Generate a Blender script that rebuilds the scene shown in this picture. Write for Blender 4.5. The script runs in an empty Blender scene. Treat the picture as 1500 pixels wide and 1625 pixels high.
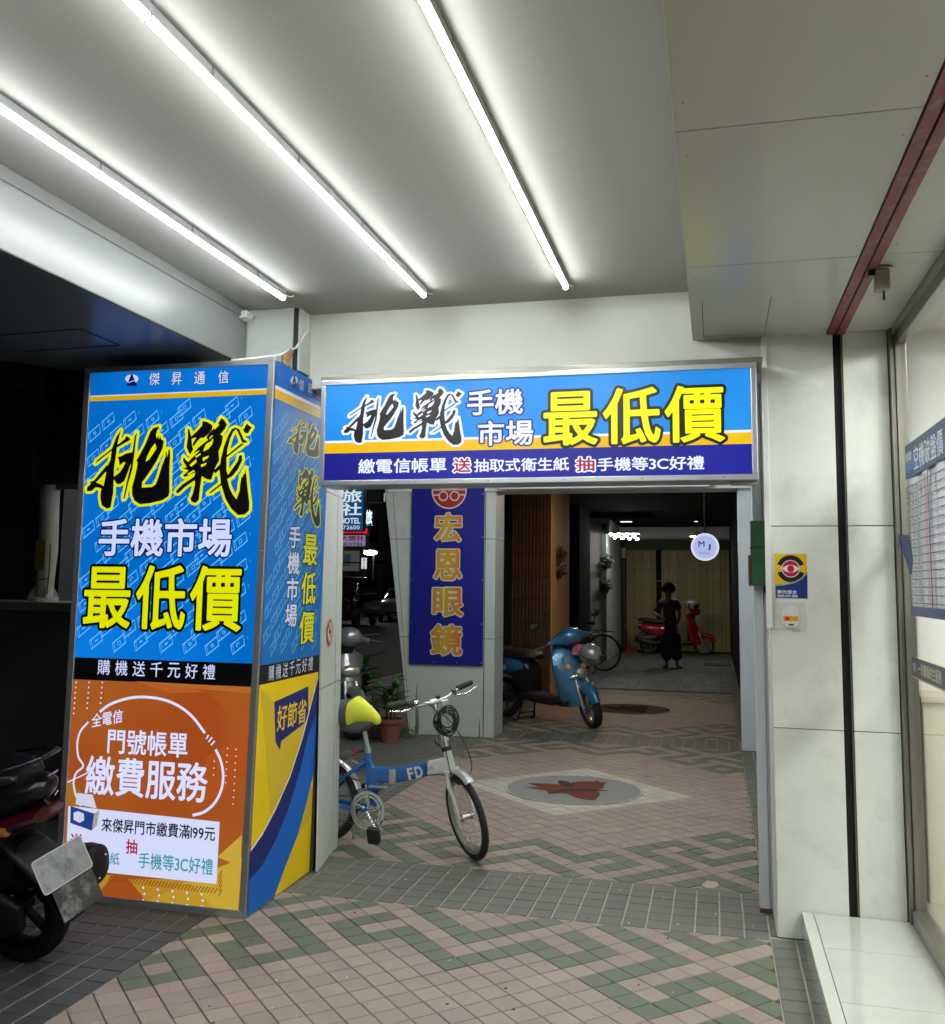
import bpy, math, random
import numpy as np
from mathutils import Vector, Matrix
R=math.radians
rng=random.Random(7)
C=bpy.context.scene.collection
scene=bpy.context.scene
# ------------------------------------------------------------------ camera, world, exposure
EYE=1.55; FPX=1505.28; PCX,PCY=751.57,762.16
pitch,roll,yaw=R(6.30446565),R(0.72498914),R(14.29742926)
_cy,_sy,_cp,_sp,_cr,_sr=math.cos(yaw),math.sin(yaw),math.cos(pitch),math.sin(pitch),math.cos(roll),math.sin(roll)
FW=Vector((-_sy*_cp,_cy*_cp,_sp)); RT=Vector((_cy,_sy,0)); UPV=RT.cross(FW)
RT2=_cr*RT+_sr*UPV; UP2=-_sr*RT+_cr*UPV
cam=bpy.data.cameras.new('camera'); camo=bpy.data.objects.new('camera',cam); C.objects.link(camo)
camo.matrix_world=Matrix(((RT2.x,UP2.x,-FW.x,0),(RT2.y,UP2.y,-FW.y,0),(RT2.z,UP2.z,-FW.z,EYE),(0,0,0,1)))
cam.sensor_fit='HORIZONTAL'; cam.sensor_width=36; cam.lens=FPX/1500*36
cam.shift_x=(750-PCX)/1500; cam.shift_y=(PCY-812.5)/1500
cam.clip_start=.05; cam.clip_end=600
scene.camera=camo
world=bpy.data.worlds.new('World'); scene.world=world; world.use_nodes=True
nt=world.node_tree; bg=nt.nodes['Background']
sky=nt.nodes.new('ShaderNodeTexSky'); sky.sky_type='NISHITA'; sky.sun_disc=False
sky.sun_elevation=R(-4); sky.sun_rotation=R(200)
nt.links.new(sky.outputs[0],bg.inputs[0]); bg.inputs[1].default_value=.05
scene.view_settings.view_transform='Standard'; scene.view_settings.look='None'
scene.view_settings.gamma=1; scene.view_settings.exposure=0
try:
    scene.cycles.use_denoising=True; scene.cycles.sample_clamp_indirect=6
    scene.cycles.max_bounces=6; scene.cycles.use_light_tree=True
except Exception: pass

# ------------------------------------------------------------------ helpers
def at(px,py,X=None,Y=None,Z=None):
    """point of the place seen at a photo pixel, on a plane of known X, Y or Z"""
    d=(px-PCX)/FPX*RT2-(py-PCY)/FPX*UP2+FW
    t=(Z-EYE)/d.z if Z is not None else (Y/d.y if Y is not None else X/d.x)
    return Vector((0,0,EYE))+d*t
ORG={}
def srgb(h):
    h=h.lstrip('#'); v=[int(h[i:i+2],16)/255 for i in (0,2,4)]
    return tuple((c/12.92 if c<=.04045 else ((c+.055)/1.055)**2.4) for c in v)
MATS={}
def mat(name,col,rough=.5,metal=0.,var=.0,scale=8.,bump=0.,bscale=60.,emit=0.,ecol=None,coat=0.,dirt=0.,dscale=1.5,dcol=(.05,.045,.04),spec=.5,rvar=.0):
    if name in MATS: return MATS[name]
    m=bpy.data.materials.new(name); m.use_nodes=True; n=m.node_tree.nodes; L=m.node_tree.links
    b=n['Principled BSDF']; col=tuple(col)[:3]+(1,)
    b.inputs['Base Color'].default_value=col; b.inputs['Roughness'].default_value=rough; b.inputs['Metallic'].default_value=metal
    b.inputs['Specular IOR Level'].default_value=spec
    if coat: b.inputs['Coat Weight'].default_value=coat; b.inputs['Coat Roughness'].default_value=.08
    tc=n.new('ShaderNodeNewGeometry'); out=None
    cs=None
    if var or dirt or rvar:
        nz=n.new('ShaderNodeTexNoise'); nz.inputs['Scale'].default_value=scale; nz.inputs['Detail'].default_value=6
        L.new(tc.outputs['Position'],nz.inputs['Vector'])
        mx=n.new('ShaderNodeMix'); mx.data_type='RGBA'
        mx.inputs['A'].default_value=tuple(max(0,c*(1-var)) for c in col[:3])+(1,)
        mx.inputs['B'].default_value=tuple(min(1,c*(1+var)) for c in col[:3])+(1,)
        L.new(nz.outputs['Fac'],mx.inputs['Factor']); cs=mx.outputs['Result']
        if rvar:
            mr=n.new('ShaderNodeMapRange'); mr.inputs['From Min'].default_value=.3; mr.inputs['From Max'].default_value=.7
            mr.inputs['To Min'].default_value=max(.02,rough-rvar); mr.inputs['To Max'].default_value=min(1,rough+rvar)
            L.new(nz.outputs['Fac'],mr.inputs['Value']); L.new(mr.outputs['Result'],b.inputs['Roughness'])
        if dirt:
            n2=n.new('ShaderNodeTexNoise'); n2.inputs['Scale'].default_value=dscale; n2.inputs['Detail'].default_value=9; n2.inputs['Roughness'].default_value=.7
            L.new(tc.outputs['Position'],n2.inputs['Vector'])
            rp=n.new('ShaderNodeMapRange'); rp.inputs['From Min'].default_value=.5; rp.inputs['From Max'].default_value=.78
            rp.inputs['To Max'].default_value=dirt
            L.new(n2.outputs['Fac'],rp.inputs['Value'])
            m2=n.new('ShaderNodeMix'); m2.data_type='RGBA'; m2.inputs['B'].default_value=tuple(dcol)+(1,)
            L.new(rp.outputs['Result'],m2.inputs['Factor']); L.new(cs,m2.inputs['A']); cs=m2.outputs['Result']
        L.new(cs,b.inputs['Base Color'])
    if bump:
        nb=n.new('ShaderNodeTexNoise'); nb.inputs['Scale'].default_value=bscale; nb.inputs['Detail'].default_value=4
        L.new(tc.outputs['Position'],nb.inputs['Vector'])
        bp=n.new('ShaderNodeBump'); bp.inputs['Strength'].default_value=bump; bp.inputs['Distance'].default_value=.004
        L.new(nb.outputs['Fac'],bp.inputs['Height']); L.new(bp.outputs['Normal'],b.inputs['Normal'])
    if emit:
        b.inputs['Emission Color'].default_value=tuple(ecol or col)[:3]+(1,); b.inputs['Emission Strength'].default_value=emit
    MATS[name]=m; return m
def glow(name,hexcol,s=1.):
    """translucent printed film lit from behind"""
    c=srgb(hexcol); return mat('film '+name,tuple(x*.25 for x in c),.32,emit=s,ecol=c,spec=.35)
def vinyl(name,hexcol,k=1.,rough=.38): 
    c=srgb(hexcol); return mat('vinyl '+name,tuple(min(.9,x*k) for x in c),rough)
def link(name,me,parent=None,smooth=None):
    o=bpy.data.objects.new(name,me); C.objects.link(o)
    if parent is not None: o.parent=parent
    return o
def tag(o,label=None,cat=None,group=None,kind=None):
    if label: o['label']=label
    if cat: o['category']=cat
    if group: o['group']=group
    if kind: o['kind']=kind
    return o
def thing(name,label,cat,loc=(0,0,0),rotz=0,group=None,rot=None):
    o=bpy.data.objects.new(name,None); C.objects.link(o); o.location=loc; o.rotation_euler=rot or (0,0,rotz)
    o.empty_display_size=.2
    tag(o,label,cat,group); ORG[o.name]=Vector(loc); return o
class MB:
    def __init__(s): s.v=[];s.f=[];s.m=[];s.cur=0
    def add(s,vs,fs):
        b=len(s.v); s.v+=[tuple(x) for x in vs]; s.f+=[tuple(b+i for i in f) for f in fs]; s.m+=[s.cur]*len(fs); return s
    def box(s,x0,x1,y0,y1,z0,z1):
        x0,x1=min(x0,x1),max(x0,x1); y0,y1=min(y0,y1),max(y0,y1); z0,z1=min(z0,z1),max(z0,z1)
        return s.hexa([(x0,y0,z0),(x1,y0,z0),(x1,y1,z0),(x0,y1,z0)],[(x0,y0,z1),(x1,y0,z1),(x1,y1,z1),(x0,y1,z1)])
    def hexa(s,a,b):
        n=len(a); vs=list(a)+list(b)
        fs=[tuple(range(n-1,-1,-1)),tuple(range(n,2*n))]+[(i,(i+1)%n,n+(i+1)%n,n+i) for i in range(n)]
        return s.add(vs,fs)
    def obox(s,c,ax,h):
        c=Vector(c); A=[Vector(a).normalized()*q for a,q in zip(ax,h)]
        p=lambda i,j,k:c+A[0]*i+A[1]*j+A[2]*k
        return s.hexa([p(-1,-1,-1),p(1,-1,-1),p(1,1,-1),p(-1,1,-1)],[p(-1,-1,1),p(1,-1,1),p(1,1,1),p(-1,1,1)])
    def tube(s,pts,r,n=8,closed=False,caps=True,flat=1.):
        P=[Vector(p) for p in pts]; N=len(P); rs=r if isinstance(r,(list,tuple)) else [r]*N
        rings=[]; up=None
        for i,p in enumerate(P):
            if closed: d=P[(i+1)%N]-P[i-1]
            else: d=P[min(i+1,N-1)]-P[max(i-1,0)]
            if d.length<1e-9: d=Vector((0,0,1))
            d.normalize()
            if up is None:
                up=Vector((0,0,1)) if abs(d.z)<.9 else Vector((1,0,0))
            a=up-d*up.dot(d)
            if a.length<1e-6: a=Vector((1,0,0))-d*d.x
            a.normalize(); b=d.cross(a); up=a
            rings.append([p+(a*math.cos(2*math.pi*k/n)*flat+b*math.sin(2*math.pi*k/n))*rs[i] for k in range(n)])
        return s.rings(rings,closed,caps)
    def rings(s,rings,closed=False,caps=True):
        n=len(rings[0]); N=len(rings); vs=[q for r_ in rings for q in r_]; fs=[]
        for i in range(N if closed else N-1):
            j=(i+1)%N
            for k in range(n): fs.append((i*n+k,i*n+(k+1)%n,j*n+(k+1)%n,j*n+k))
        if caps and not closed: fs+= [tuple(range(n-1,-1,-1)),tuple((N-1)*n+k for k in range(n))]
        return s.add(vs,fs)
    def cyl(s,p0,p1,r0,r1=None,n=16): 
        P0,P1=Vector(p0),Vector(p1); d=(P1-P0).normalized()
        u=Vector((0,0,1)) if abs(d.z)<.9 else Vector((1,0,0)); a=(u-d*u.dot(d)).normalized(); b=d.cross(a); r1=r0 if r1 is None else r1
        rg=[[P+(a*math.cos(2*math.pi*k/n)+b*math.sin(2*math.pi*k/n))*r for k in range(n)] for P,r in ((P0,r0),(P1,r1))]
        return s.rings(rg)
    def lathe(s,prof,c=(0,0,0),axis=(0,0,1),n=24):
        """prof: (radius, height) pairs"""
        c=Vector(c); d=Vector(axis).normalized(); u=Vector((0,0,1)) if abs(d.z)<.9 else Vector((1,0,0)); a=(u-d*u.dot(d)).normalized(); b=d.cross(a)
        return s.rings([[c+d*h+(a*math.cos(2*math.pi*k/n)+b*math.sin(2*math.pi*k/n))*max(r,1e-4) for k in range(n)] for r,h in prof])
    def ell(s,c,rx,ry,rz,n=16,m=10,M=None):
        rg=[]
        for i in range(m+1):
            t=math.pi*i/m; rg.append([Vector((rx*max(math.sin(t),.01)*math.cos(2*math.pi*k/n),ry*max(math.sin(t),.01)*math.sin(2*math.pi*k/n),-rz*math.cos(t))) for k in range(n)])
        if M: rg=[[M@q for q in r_] for r_ in rg]
        return s.rings([[Vector(c)+q for q in r_] for r_ in rg])
    def loft(s,secs,n=20,axis='x'):
        """secs: (pos, centre2, half-width, half-height, exponent) stations along an axis"""
        rg=[]
        for sec in secs:
            p,cy_,cz_,w,h,e=sec; ring=[]
            for k in range(n):
                t=2*math.pi*k/n; ct,st=math.cos(t),math.sin(t)
                y=cy_+w*math.copysign(abs(ct)**(2/e),ct); z=cz_+h*math.copysign(abs(st)**(2/e),st)
                ring.append((p,y,z) if axis=='x' else ((y,p,z) if axis=='y' else (y,z,p)))
            rg.append(ring)
        return s.rings(rg)
    def prism(s,poly,f0,f1):
        """poly 2D list, f0/f1 map (u,v) to 3D back and front"""
        return s.hexa([f0(*p) for p in poly],[f1(*p) for p in poly])
    def build(s,name,m,parent=None,local=False,smooth=0,loc=None,bevel=0,mods=None,label=None):
        me=bpy.data.meshes.new(name); vs=s.v
        if not local:
            if parent is not None: o0=ORG.get(parent.name,Vector((0,0,0)))
            else:
                if loc is None:
                    a=np.array([tuple(v) for v in vs]); lo,hi=a.min(0),a.max(0); loc=((lo[0]+hi[0])/2,(lo[1]+hi[1])/2,lo[2])
                o0=Vector(loc)
            vs=[(v[0]-o0.x,v[1]-o0.y,v[2]-o0.z) for v in vs]
        else: o0=Vector(loc or (0,0,0)) if parent is None else Vector((0,0,0))
        me.from_pydata(vs,[],s.f)
        ms=m if isinstance(m,(list,tuple)) else [m]
        for q in ms: me.materials.append(q)
        if len(ms)>1: me.polygons.foreach_set('material_index',s.m)
        if smooth:
            me.polygons.foreach_set('use_smooth',[True]*len(me.polygons)); me.set_sharp_from_angle(angle=R(smooth))
        me.update()
        o=link(name,me,parent)
        if parent is None: o.location=o0
        ORG[o.name]=ORG.get(parent.name,Vector((0,0,0))) if parent is not None else o0
        if bevel:
            b=o.modifiers.new('edge','BEVEL'); b.width=bevel; b.segments=2; b.limit_method='ANGLE'; b.angle_limit=R(40)
        if label: o['label']=label
        return o
def boxo(name,m,parent,x0,x1,y0,y1,z0,z1,**k): return MB().box(x0,x1,y0,y1,z0,z1).build(name,m,parent,**k)

# ---------- lettering: glyph outlines of Blender's own font -> signed distance field -> weight and outlines at will
_G={}
def _dist(P,S):
    out=np.full(len(P),1e9)
    A=S[:,0];D=S[:,1]-A;L2=(D**2).sum(1)+1e-12
    for i in range(0,len(P),4096):
        p=P[i:i+4096,None,:]-A[None]
        t=np.clip((p*D[None]).sum(2)/L2,0,1)
        q=p-t[...,None]*D[None]
        out[i:i+4096]=np.sqrt((q**2).sum(2).min(1))
    return out
def _inside(P,S):
    c=np.zeros(len(P),bool)
    for (x0,y0),(x1,y1) in S:
        if y0==y1: continue
        k=((P[:,1]>=y0)!=(P[:,1]>=y1))&(P[:,0]<x0+(P[:,1]-y0)*(x1-x0)/(y1-y0))
        c^=k
    return c
def field(key,S,res,pad=.14,polys=None):
    if key in _G: return _G[key]
    lo=S.reshape(-1,2).min(0)-pad; hi=S.reshape(-1,2).max(0)+pad
    nx,ny=[int(math.ceil(v*res))+1 for v in (hi-lo)]
    xs=lo[0]+np.arange(nx)/res+1e-5; ys=lo[1]+np.arange(ny)/res+1e-5
    X,Y=np.meshgrid(xs,ys); P=np.stack([X.ravel(),Y.ravel()],1)
    if polys is None: f=_dist(P,S); f[_inside(P,S)]*=-1
    else:                                            # union of brush strokes minus their holes
        f=np.full(len(P),1e9)
        for Sg,sign in polys:
            g=_dist(P,Sg); g[_inside(P,Sg)]*=-1
            f=np.minimum(f,g) if sign>0 else np.maximum(f,-g)
    F=f.reshape(ny,nx); _G[key]=(F,xs,ys); return _G[key]
def contours(F,xs,ys,lv):
    G=F-lv; G[np.abs(G)<1e-9]=1e-9; ny,nx=G.shape; ins=G<0
    seg=[]
    cell=(ins[:-1,:-1]*1+ins[:-1,1:]*2+ins[1:,1:]*4+ins[1:,:-1]*8)
    E={1:[(3,0)],2:[(0,1)],3:[(3,1)],4:[(1,2)],5:[(3,2),(0,1)],6:[(0,2)],7:[(3,2)],8:[(2,3)],9:[(2,0)],10:[(0,3),(1,2)],11:[(2,1)],12:[(1,3)],13:[(1,0)],14:[(0,3)]}
    pts={}
    def ep(j,i,e):
        if e==0: k=(0,j,i); a,b=(j,i),(j,i+1)
        elif e==1: k=(1,j,i+1); a,b=(j,i+1),(j+1,i+1)
        elif e==2: k=(0,j+1,i); a,b=(j+1,i),(j+1,i+1)
        else: k=(1,j,i); a,b=(j,i),(j+1,i)
        if k not in pts:
            ga,gb=G[a],G[b]; t=ga/(ga-gb)
            pts[k]=(xs[a[1]]+(xs[b[1]]-xs[a[1]])*t, ys[a[0]]+(ys[b[0]]-ys[a[0]])*t)
        return k
    nb={}
    js,is_=np.nonzero((cell>0)&(cell<15))
    for j,i in zip(js.tolist(),is_.tolist()):
        for a,b in E[int(cell[j,i])]:
            ka,kb=ep(j,i,a),ep(j,i,b); nb.setdefault(ka,[]).append(kb); nb.setdefault(kb,[]).append(ka)
    loops=[]; used=set()
    for k0 in nb:
        if k0 in used: continue
        lp=[k0]; used.add(k0); cur=k0
        while True:
            nx_=[q for q in nb[cur] if q not in used]
            if not nx_: break
            cur=nx_[0]; used.add(cur); lp.append(cur)
        if len(lp)>=4: loops.append([pts[k] for k in lp])
    return loops
def simplify(lp,eps):
    P=np.array(lp); n=len(P)
    a=0; b=int(((P-P[0])**2).sum(1).argmax())
    keep={a,b}
    def rdp(i,j):
        st=[(i,j)]
        while st:
            i,j=st.pop()
            if j-i<2: continue
            idx=np.arange(i+1,j); p0=P[i]; p1=P[j%n]; d=p1-p0; L=math.hypot(*d)+1e-12
            q=P[idx%n]-p0; h=np.abs(q[:,0]*d[1]-q[:,1]*d[0])/L
            k=int(h.argmax())
            if h[k]>eps: m=i+1+k; keep.add(m%n); st+=[(i,m),(m,j)]
    rdp(a,b); rdp(b,n)
    return [tuple(P[i]) for i in sorted(keep)]
def fill(loops):
    cu=bpy.data.curves.new('t','CURVE'); cu.dimensions='2D'; cu.fill_mode='BOTH'
    for lp in loops:
        if len(lp)<3: continue
        sp=cu.splines.new('POLY'); sp.points.add(len(lp)-1)
        sp.points.foreach_set('co',[c for p in lp for c in (p[0],p[1],0,1)]); sp.use_cyclic_u=True
    o=bpy.data.objects.new('t',cu); me=o.to_mesh()
    vs=[(v.co.x,v.co.y) for v in me.vertices]; fs=[tuple(p.vertices) for p in me.polygons]
    o.to_mesh_clear(); bpy.data.objects.remove(o); bpy.data.curves.remove(cu)
    return vs,fs
_SEG={}
def glyph_segs(ch):
    if ch in _SEG: return _SEG[ch]
    cu=bpy.data.curves.new('g','FONT'); cu.body=ch; cu.resolution_u=4; cu.size=1
    o=bpy.data.objects.new('g',cu); me=o.to_mesh(); cnt={}
    for p in me.polygons:
        vs=list(p.vertices)
        for i in range(len(vs)):
            k=tuple(sorted((vs[i],vs[(i+1)%len(vs)]))); cnt[k]=cnt.get(k,0)+1
    co=[(v.co.x,v.co.y) for v in me.vertices]
    S=np.array([[co[a],co[b]] for (a,b),c in cnt.items() if c==1])
    o.to_mesh_clear(); bpy.data.objects.remove(o); bpy.data.curves.remove(cu)
    _SEG[ch]=S; return S
_FILL={}
def glyph(ch,off,res=64):
    k=(ch,round(off,4))
    if k not in _FILL:
        S=glyph_segs(ch); F,xs,ys=field(ch,S,res)
        _FILL[k]=fill([simplify(l,.0035) for l in contours(F,xs,ys,off)])
    return _FILL[k]
def is_cjk(c): return ord(c)>0x2e00
def glyphs_of(s,off,gap=.0,vertical=False,res=64):
    """list of (verts, faces) laid out in em units"""
    out=[]; x=0;y=0
    for ch in s:
        if ch==' ': x+=.35; continue
        S=glyph_segs(ch).reshape(-1,2); lo,hi=S.min(0),S.max(0)
        vs,fs=glyph(ch,off,res)
        if is_cjk(ch): adv=1+gap; dx=x-((lo[0]+hi[0])/2-.5)
        else: adv=(hi[0]-lo[0])+.09+gap; dx=x-lo[0]+.045
        if vertical: out.append(([(vx+dx,vy+y) for vx,vy in vs],fs)); y-=1+gap
        else: out.append(([(vx+dx,vy) for vx,vy in vs],fs)); x+=adv
    return out

# ---------- 挑戰 in brush script, strokes as drawn on the sign (zoom units, y down)
BR=[ [(335,180),(300,235),(272,320),(262,420),(238,470),(228,560),(215,640),(198,660),(195,715),(212,780),(255,808),(285,800),(300,680),(296,480),(306,380),(312,290),(328,215)],
 [(238,455),(190,515),(135,583),(98,592),(112,605),(80,640),(85,668),(125,665),(150,636),(150,600),(175,575),(240,500)],
 [(150,636),(185,640),(215,655),(225,640),(205,618),(165,600),(150,600)],
 [(140,445),(265,345),(400,270),(420,262),(400,235),(378,232),(370,255),(320,292),(265,330),(150,420)],
 [(468,200),(450,235),(438,360),(430,470),(405,600),(385,730),(395,730),(415,620),(445,500),(455,380),(462,260)],
 [(320,395),(345,392),(380,372),(432,360),(442,390),(430,450),(410,520),(385,590),(350,614),(325,612),(300,575),(298,555),(345,520),(375,470),(388,438),(368,440),(338,468),(335,430)],
 [(645,160),(600,170),(575,200),(540,300),(490,400),(473,430),(485,440),(480,500),(460,600),(450,640),(455,700),(475,745),(520,775),(600,768),(700,745),(745,715),(752,680),(744,520),(743,380),(737,345),(728,345),(722,420),(716,375),(706,345),(708,400),(695,440),(680,480),(660,560),(640,620),(610,640),(530,645),(530,600),(560,560),(600,500),(640,430),(680,340),(687,290),(684,270),(668,268),(655,235),(650,270),(640,225),(632,262),(622,230),(628,195),(640,180)],
 [(872,183),(888,195),(905,260),(915,330),(925,345),(905,388),(893,382),(870,330),(878,250)],
 [(905,245),(945,210),(985,165),(985,128),(1025,138),(1068,168),(1062,200),(1030,240),(1000,262),(975,262),(955,285),(930,320),(915,330),(920,300),(945,255),(905,268)],
 [(1068,200),(1105,160),(1132,110),(1155,125),(1178,162),(1165,195),(1128,240),(1150,250),(1145,310),(1122,370),(1130,440),(1100,500),(1075,590),(1050,590),(1020,575),(1000,560),(990,650),(985,745),(960,770),(930,760),(918,735),(935,700),(950,620),(945,592),(870,645),(825,690),(803,688),(808,668),(850,625),(940,565),(950,530),(870,565),(852,555),(895,515),(845,495),(880,490),(847,440),(850,408),(868,430),(890,450),(905,430),(985,352),(925,385),(960,340),(1020,290),(1055,270),(1080,240),(1055,250),(1040,280),(1020,262),(1050,220)],
 [(1245,188),(1218,198),(1190,250),(1160,340),(1140,440),(1135,520),(1150,620),(1190,740),(1240,820),(1290,865),(1340,862),(1372,832),(1374,780),(1358,680),(1342,560),(1333,505),(1328,570),(1322,530),(1316,585),(1308,560),(1298,625),(1295,680),(1275,745),(1245,710),(1215,650),(1197,588),(1240,562),(1278,510),(1306,445),(1302,402),(1280,410),(1273,450),(1240,500),(1202,556),(1188,520),(1185,430),(1190,350),(1205,280),(1228,222),(1250,202),(1265,225),(1280,262),(1300,308),(1337,310),(1335,295),(1312,285),(1292,240),(1275,203)],
 [(1055,697),(1150,620),(1162,628),(1080,692)],[(1183,422),(1310,322),(1315,312),(1290,318),(1185,405)],
 [(1330,158),(1347,178),(1370,190),(1340,237),(1316,232),(1303,210),(1318,185)],[(1090,520),(1140,470),(1150,500),(1100,545)]]
BH=[ [(618,292),(590,330),(560,395),(548,440),(575,425),(605,380),(632,335),(628,318)],
 [(1020,312),(1060,290),(1080,262),(1072,310),(1045,348),(1000,372)],[(998,420),(1052,400),(1042,420),(1005,447)],[(988,472),(1036,455),(1026,477),(990,492)],
 [(898,472),(950,428),(955,452),(915,487)],[(880,545),(935,512),(945,522),(900,548)],[(940,405),(985,380),(985,392),(950,418)],[(1085,180),(1120,150),(1118,165),(1080,205)]]
def brush(part,off):
    """part 0 both characters, 1 the first, 2 the second; unit = width of the pair"""
    k=('brush',part,off)
    if k in _FILL: return _FILL[k]
    sel=lambda p: part==0 or (part==1)==(np.mean([q[0] for q in p])<780)
    cv=lambda p:[((x-60)/1330,-(y-90)/1330) for x,y in p]
    def sg(p): p=cv(p); return np.array([[p[i],p[(i+1)%len(p)]] for i in range(len(p))])
    polys=[(sg(p),1) for p in BR if sel(p)]+[(sg(p),-1) for p in BH if sel(p)]
    S=np.concatenate([p for p,_ in polys])
    F,xs,ys=field(('brush',part),S,260,.03,polys)
    _FILL[k]=fill([simplify(l,.0007) for l in contours(F,xs,ys,off)])
    return _FILL[k]

class Face:
    """a flat printed face: origin, u axis, v axis (unit), outward normal"""
    def __init__(s,O,U,V,N): s.O,s.U,s.V,s.N=Vector(O),Vector(U).normalized(),Vector(V).normalized(),Vector(N).normalized()
    def uv(s,px,py):
        d=(px-PCX)/FPX*RT2-(py-PCY)/FPX*UP2+FW; E=Vector((0,0,EYE))
        t=(s.O-E).dot(s.N)/d.dot(s.N); q=E+d*t-s.O; return (q.dot(s.U),q.dot(s.V))
    def p(s,u,v,w=0): return s.O+s.U*u+s.V*v+s.N*w
    def poly(s,name,pts,m,parent,w,px=True,thick=None):
        P=[s.uv(*a) for a in pts] if px else pts
        mb=MB(); mb.add([s.p(u,v,w) for u,v in P],[tuple(range(len(P)))])
        vs,fs=fill([P]); mb=MB(); mb.add([s.p(u,v,w) for u,v in vs],fs); return mb.build(name,m,parent)
    def rect(s,name,u0,u1,v0,v1,m,parent,w):
        return MB().add([s.p(u0,v0,w),s.p(u1,v0,w),s.p(u1,v1,w),s.p(u0,v1,w)],[(0,1,2,3)]).build(name,m,parent)
    def glyphs(s,name,gl,box,m,parent,w,px=True,ref=None,skew=0):
        """fit glyph layout (em) so that the ref box (or its own) fills the box TL,BR"""
        (x0,y0),(x1,y1)=[s.uv(*a) for a in box] if px else box
        a=np.array(ref) if ref is not None else np.array([p for g in gl for p in g[0]])
        lo,hi=a.min(0),a.max(0); sx=(x1-x0)/(hi[0]-lo[0]); sy=(y0-y1)/(hi[1]-lo[1])
        mb=MB()
        for vs,fs in gl: mb.add([s.p(x0+(u-lo[0])*sx,y1+(v-lo[1])*sy+skew*(u-lo[0])*sx,w) for u,v in vs],fs)
        return mb.build(name,m,parent)
    def text(s,st,box,m,parent,w=.002,weight=.012,out=None,outm=None,gap=0,vertical=False,px=True,name='lettering',skew=0,out2=None,out2m=None):
        base=glyphs_of(st,weight,gap,vertical); ref=[p for g in base for p in g[0]]
        if out2: s.glyphs('lettering_outline',glyphs_of(st,out2,gap,vertical),box,out2m,parent,w-.0008,px,ref,skew)
        if out: s.glyphs('lettering_outline',glyphs_of(st,out,gap,vertical),box,outm,parent,w-.0004,px,ref,skew)
        return s.glyphs(name,base,box,m,parent,w,px,ref,skew)
    def brush(s,part,box,m,mo,parent,w=.002,off=.016,px=True):
        b=[brush(part,0.)]; ref=b[0][0]
        s.glyphs('brush_outline',[brush(part,off)],box,mo,parent,w-.0004,px,ref)
        s.glyphs('brush_lettering',b,box,m,parent,w,px,ref)
    def line(s,name,pts,width,m,parent,w,px=True,closed=False):
        P=[s.uv(*a) for a in pts] if px else pts; n=len(P); L=[];Rr=[]
        for i in range(n):
            a=P[i-1] if (i>0 or closed) else P[i]; b=P[(i+1)%n] if (i<n-1 or closed) else P[i]
            dx,dy=b[0]-a[0],b[1]-a[1]; l=math.hypot(dx,dy)+1e-9; nx,ny=-dy/l*width/2,dx/l*width/2
            L.append(s.p(P[i][0]+nx,P[i][1]+ny,w)); Rr.append(s.p(P[i][0]-nx,P[i][1]-ny,w))
        fs=[(i,(i+1)%n,n+(i+1)%n,n+i) for i in range(n if closed else n-1)]
        mb=name if isinstance(name,MB) else MB(); mb.add(L+Rr,fs)
        return mb if isinstance(name,MB) else mb.build(name,m,parent)
    def disc(s,name,c,r,m,parent,w,n=32,ri=None,px=True,ang=(0,360),ell=1.):
        cu,cv=s.uv(*c) if px else c
        A=[R(ang[0]+(ang[1]-ang[0])*i/n) for i in range(n+1)]
        if ri is None: vs=[s.p(cu+r*math.cos(t),cv+r*ell*math.sin(t),w) for t in A[:-1]]; fs=[tuple(range(n))]
        else:
            vs=[s.p(cu+q*math.cos(t),cv+q*ell*math.sin(t),w) for t in A for q in (ri,r)]; fs=[(2*i,2*i+1,2*i+3,2*i+2) for i in range(n)]
        mb=name if isinstance(name,MB) else MB(); mb.add(vs,fs)
        return mb if isinstance(name,MB) else mb.build(name,m,parent)
# ------------------------------------------------------------------ materials
WHITE=mat('painted panel white',(.66,.685,.63),.38,var=.07,scale=2.5,dirt=.6,dscale=2.6,dcol=(.36,.35,.29),rvar=.12)
WHITEC=mat('ceiling board',(.33,.33,.305),.8,var=.03,scale=2,dirt=.12,dscale=1.2,dcol=(.25,.25,.22))
BEAMW=mat('beam paint',(.60,.61,.56),.55,var=.04,scale=2,dirt=.15,dscale=1.4,dcol=(.25,.24,.2))
STONEW=mat('pale column cladding',(.47,.51,.47),.42,var=.07,scale=30,dirt=.3,dscale=3,dcol=(.2,.2,.17),rvar=.08)
SOFF=mat('soffit metal panel',(.43,.437,.395),.3,var=.03,scale=2,spec=.6)
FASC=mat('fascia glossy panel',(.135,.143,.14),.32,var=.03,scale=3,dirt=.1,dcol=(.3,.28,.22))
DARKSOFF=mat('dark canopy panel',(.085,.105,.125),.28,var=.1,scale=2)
BLACK=mat('black void',(.004,.004,.004),.9)
JOINT=mat('joint dark',(.03,.03,.028),.8)
RED=mat('red oxide paint',(.15,.02,.015),.5,var=.15,scale=20,dirt=.35,dscale=25,dcol=(.4,.35,.3))
ALU=mat('brushed aluminium',(.52,.54,.56),.36,.85,var=.08,scale=12)
STEEL=mat('window frame steel',(.27,.26,.22),.33,.8,var=.1,scale=10)
GRANITE=mat('dark granite',(.035,.04,.04),.4,var=.6,scale=160)
CONC=mat('concrete',(.22,.22,.18),.85,var=.2,scale=6,dirt=.4,bump=.3)
DKMETAL=mat('dark perforated metal',(.06,.07,.075),.4,.6)
WHITEPL=mat('white plastic',(.7,.7,.7),.4)
BLACKPL=mat('black plastic',(.012,.012,.013),.38,rvar=.1,var=.1)
RUBBER=mat('tyre rubber',(.012,.012,.012),.7,bump=.3,bscale=150)
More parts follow.
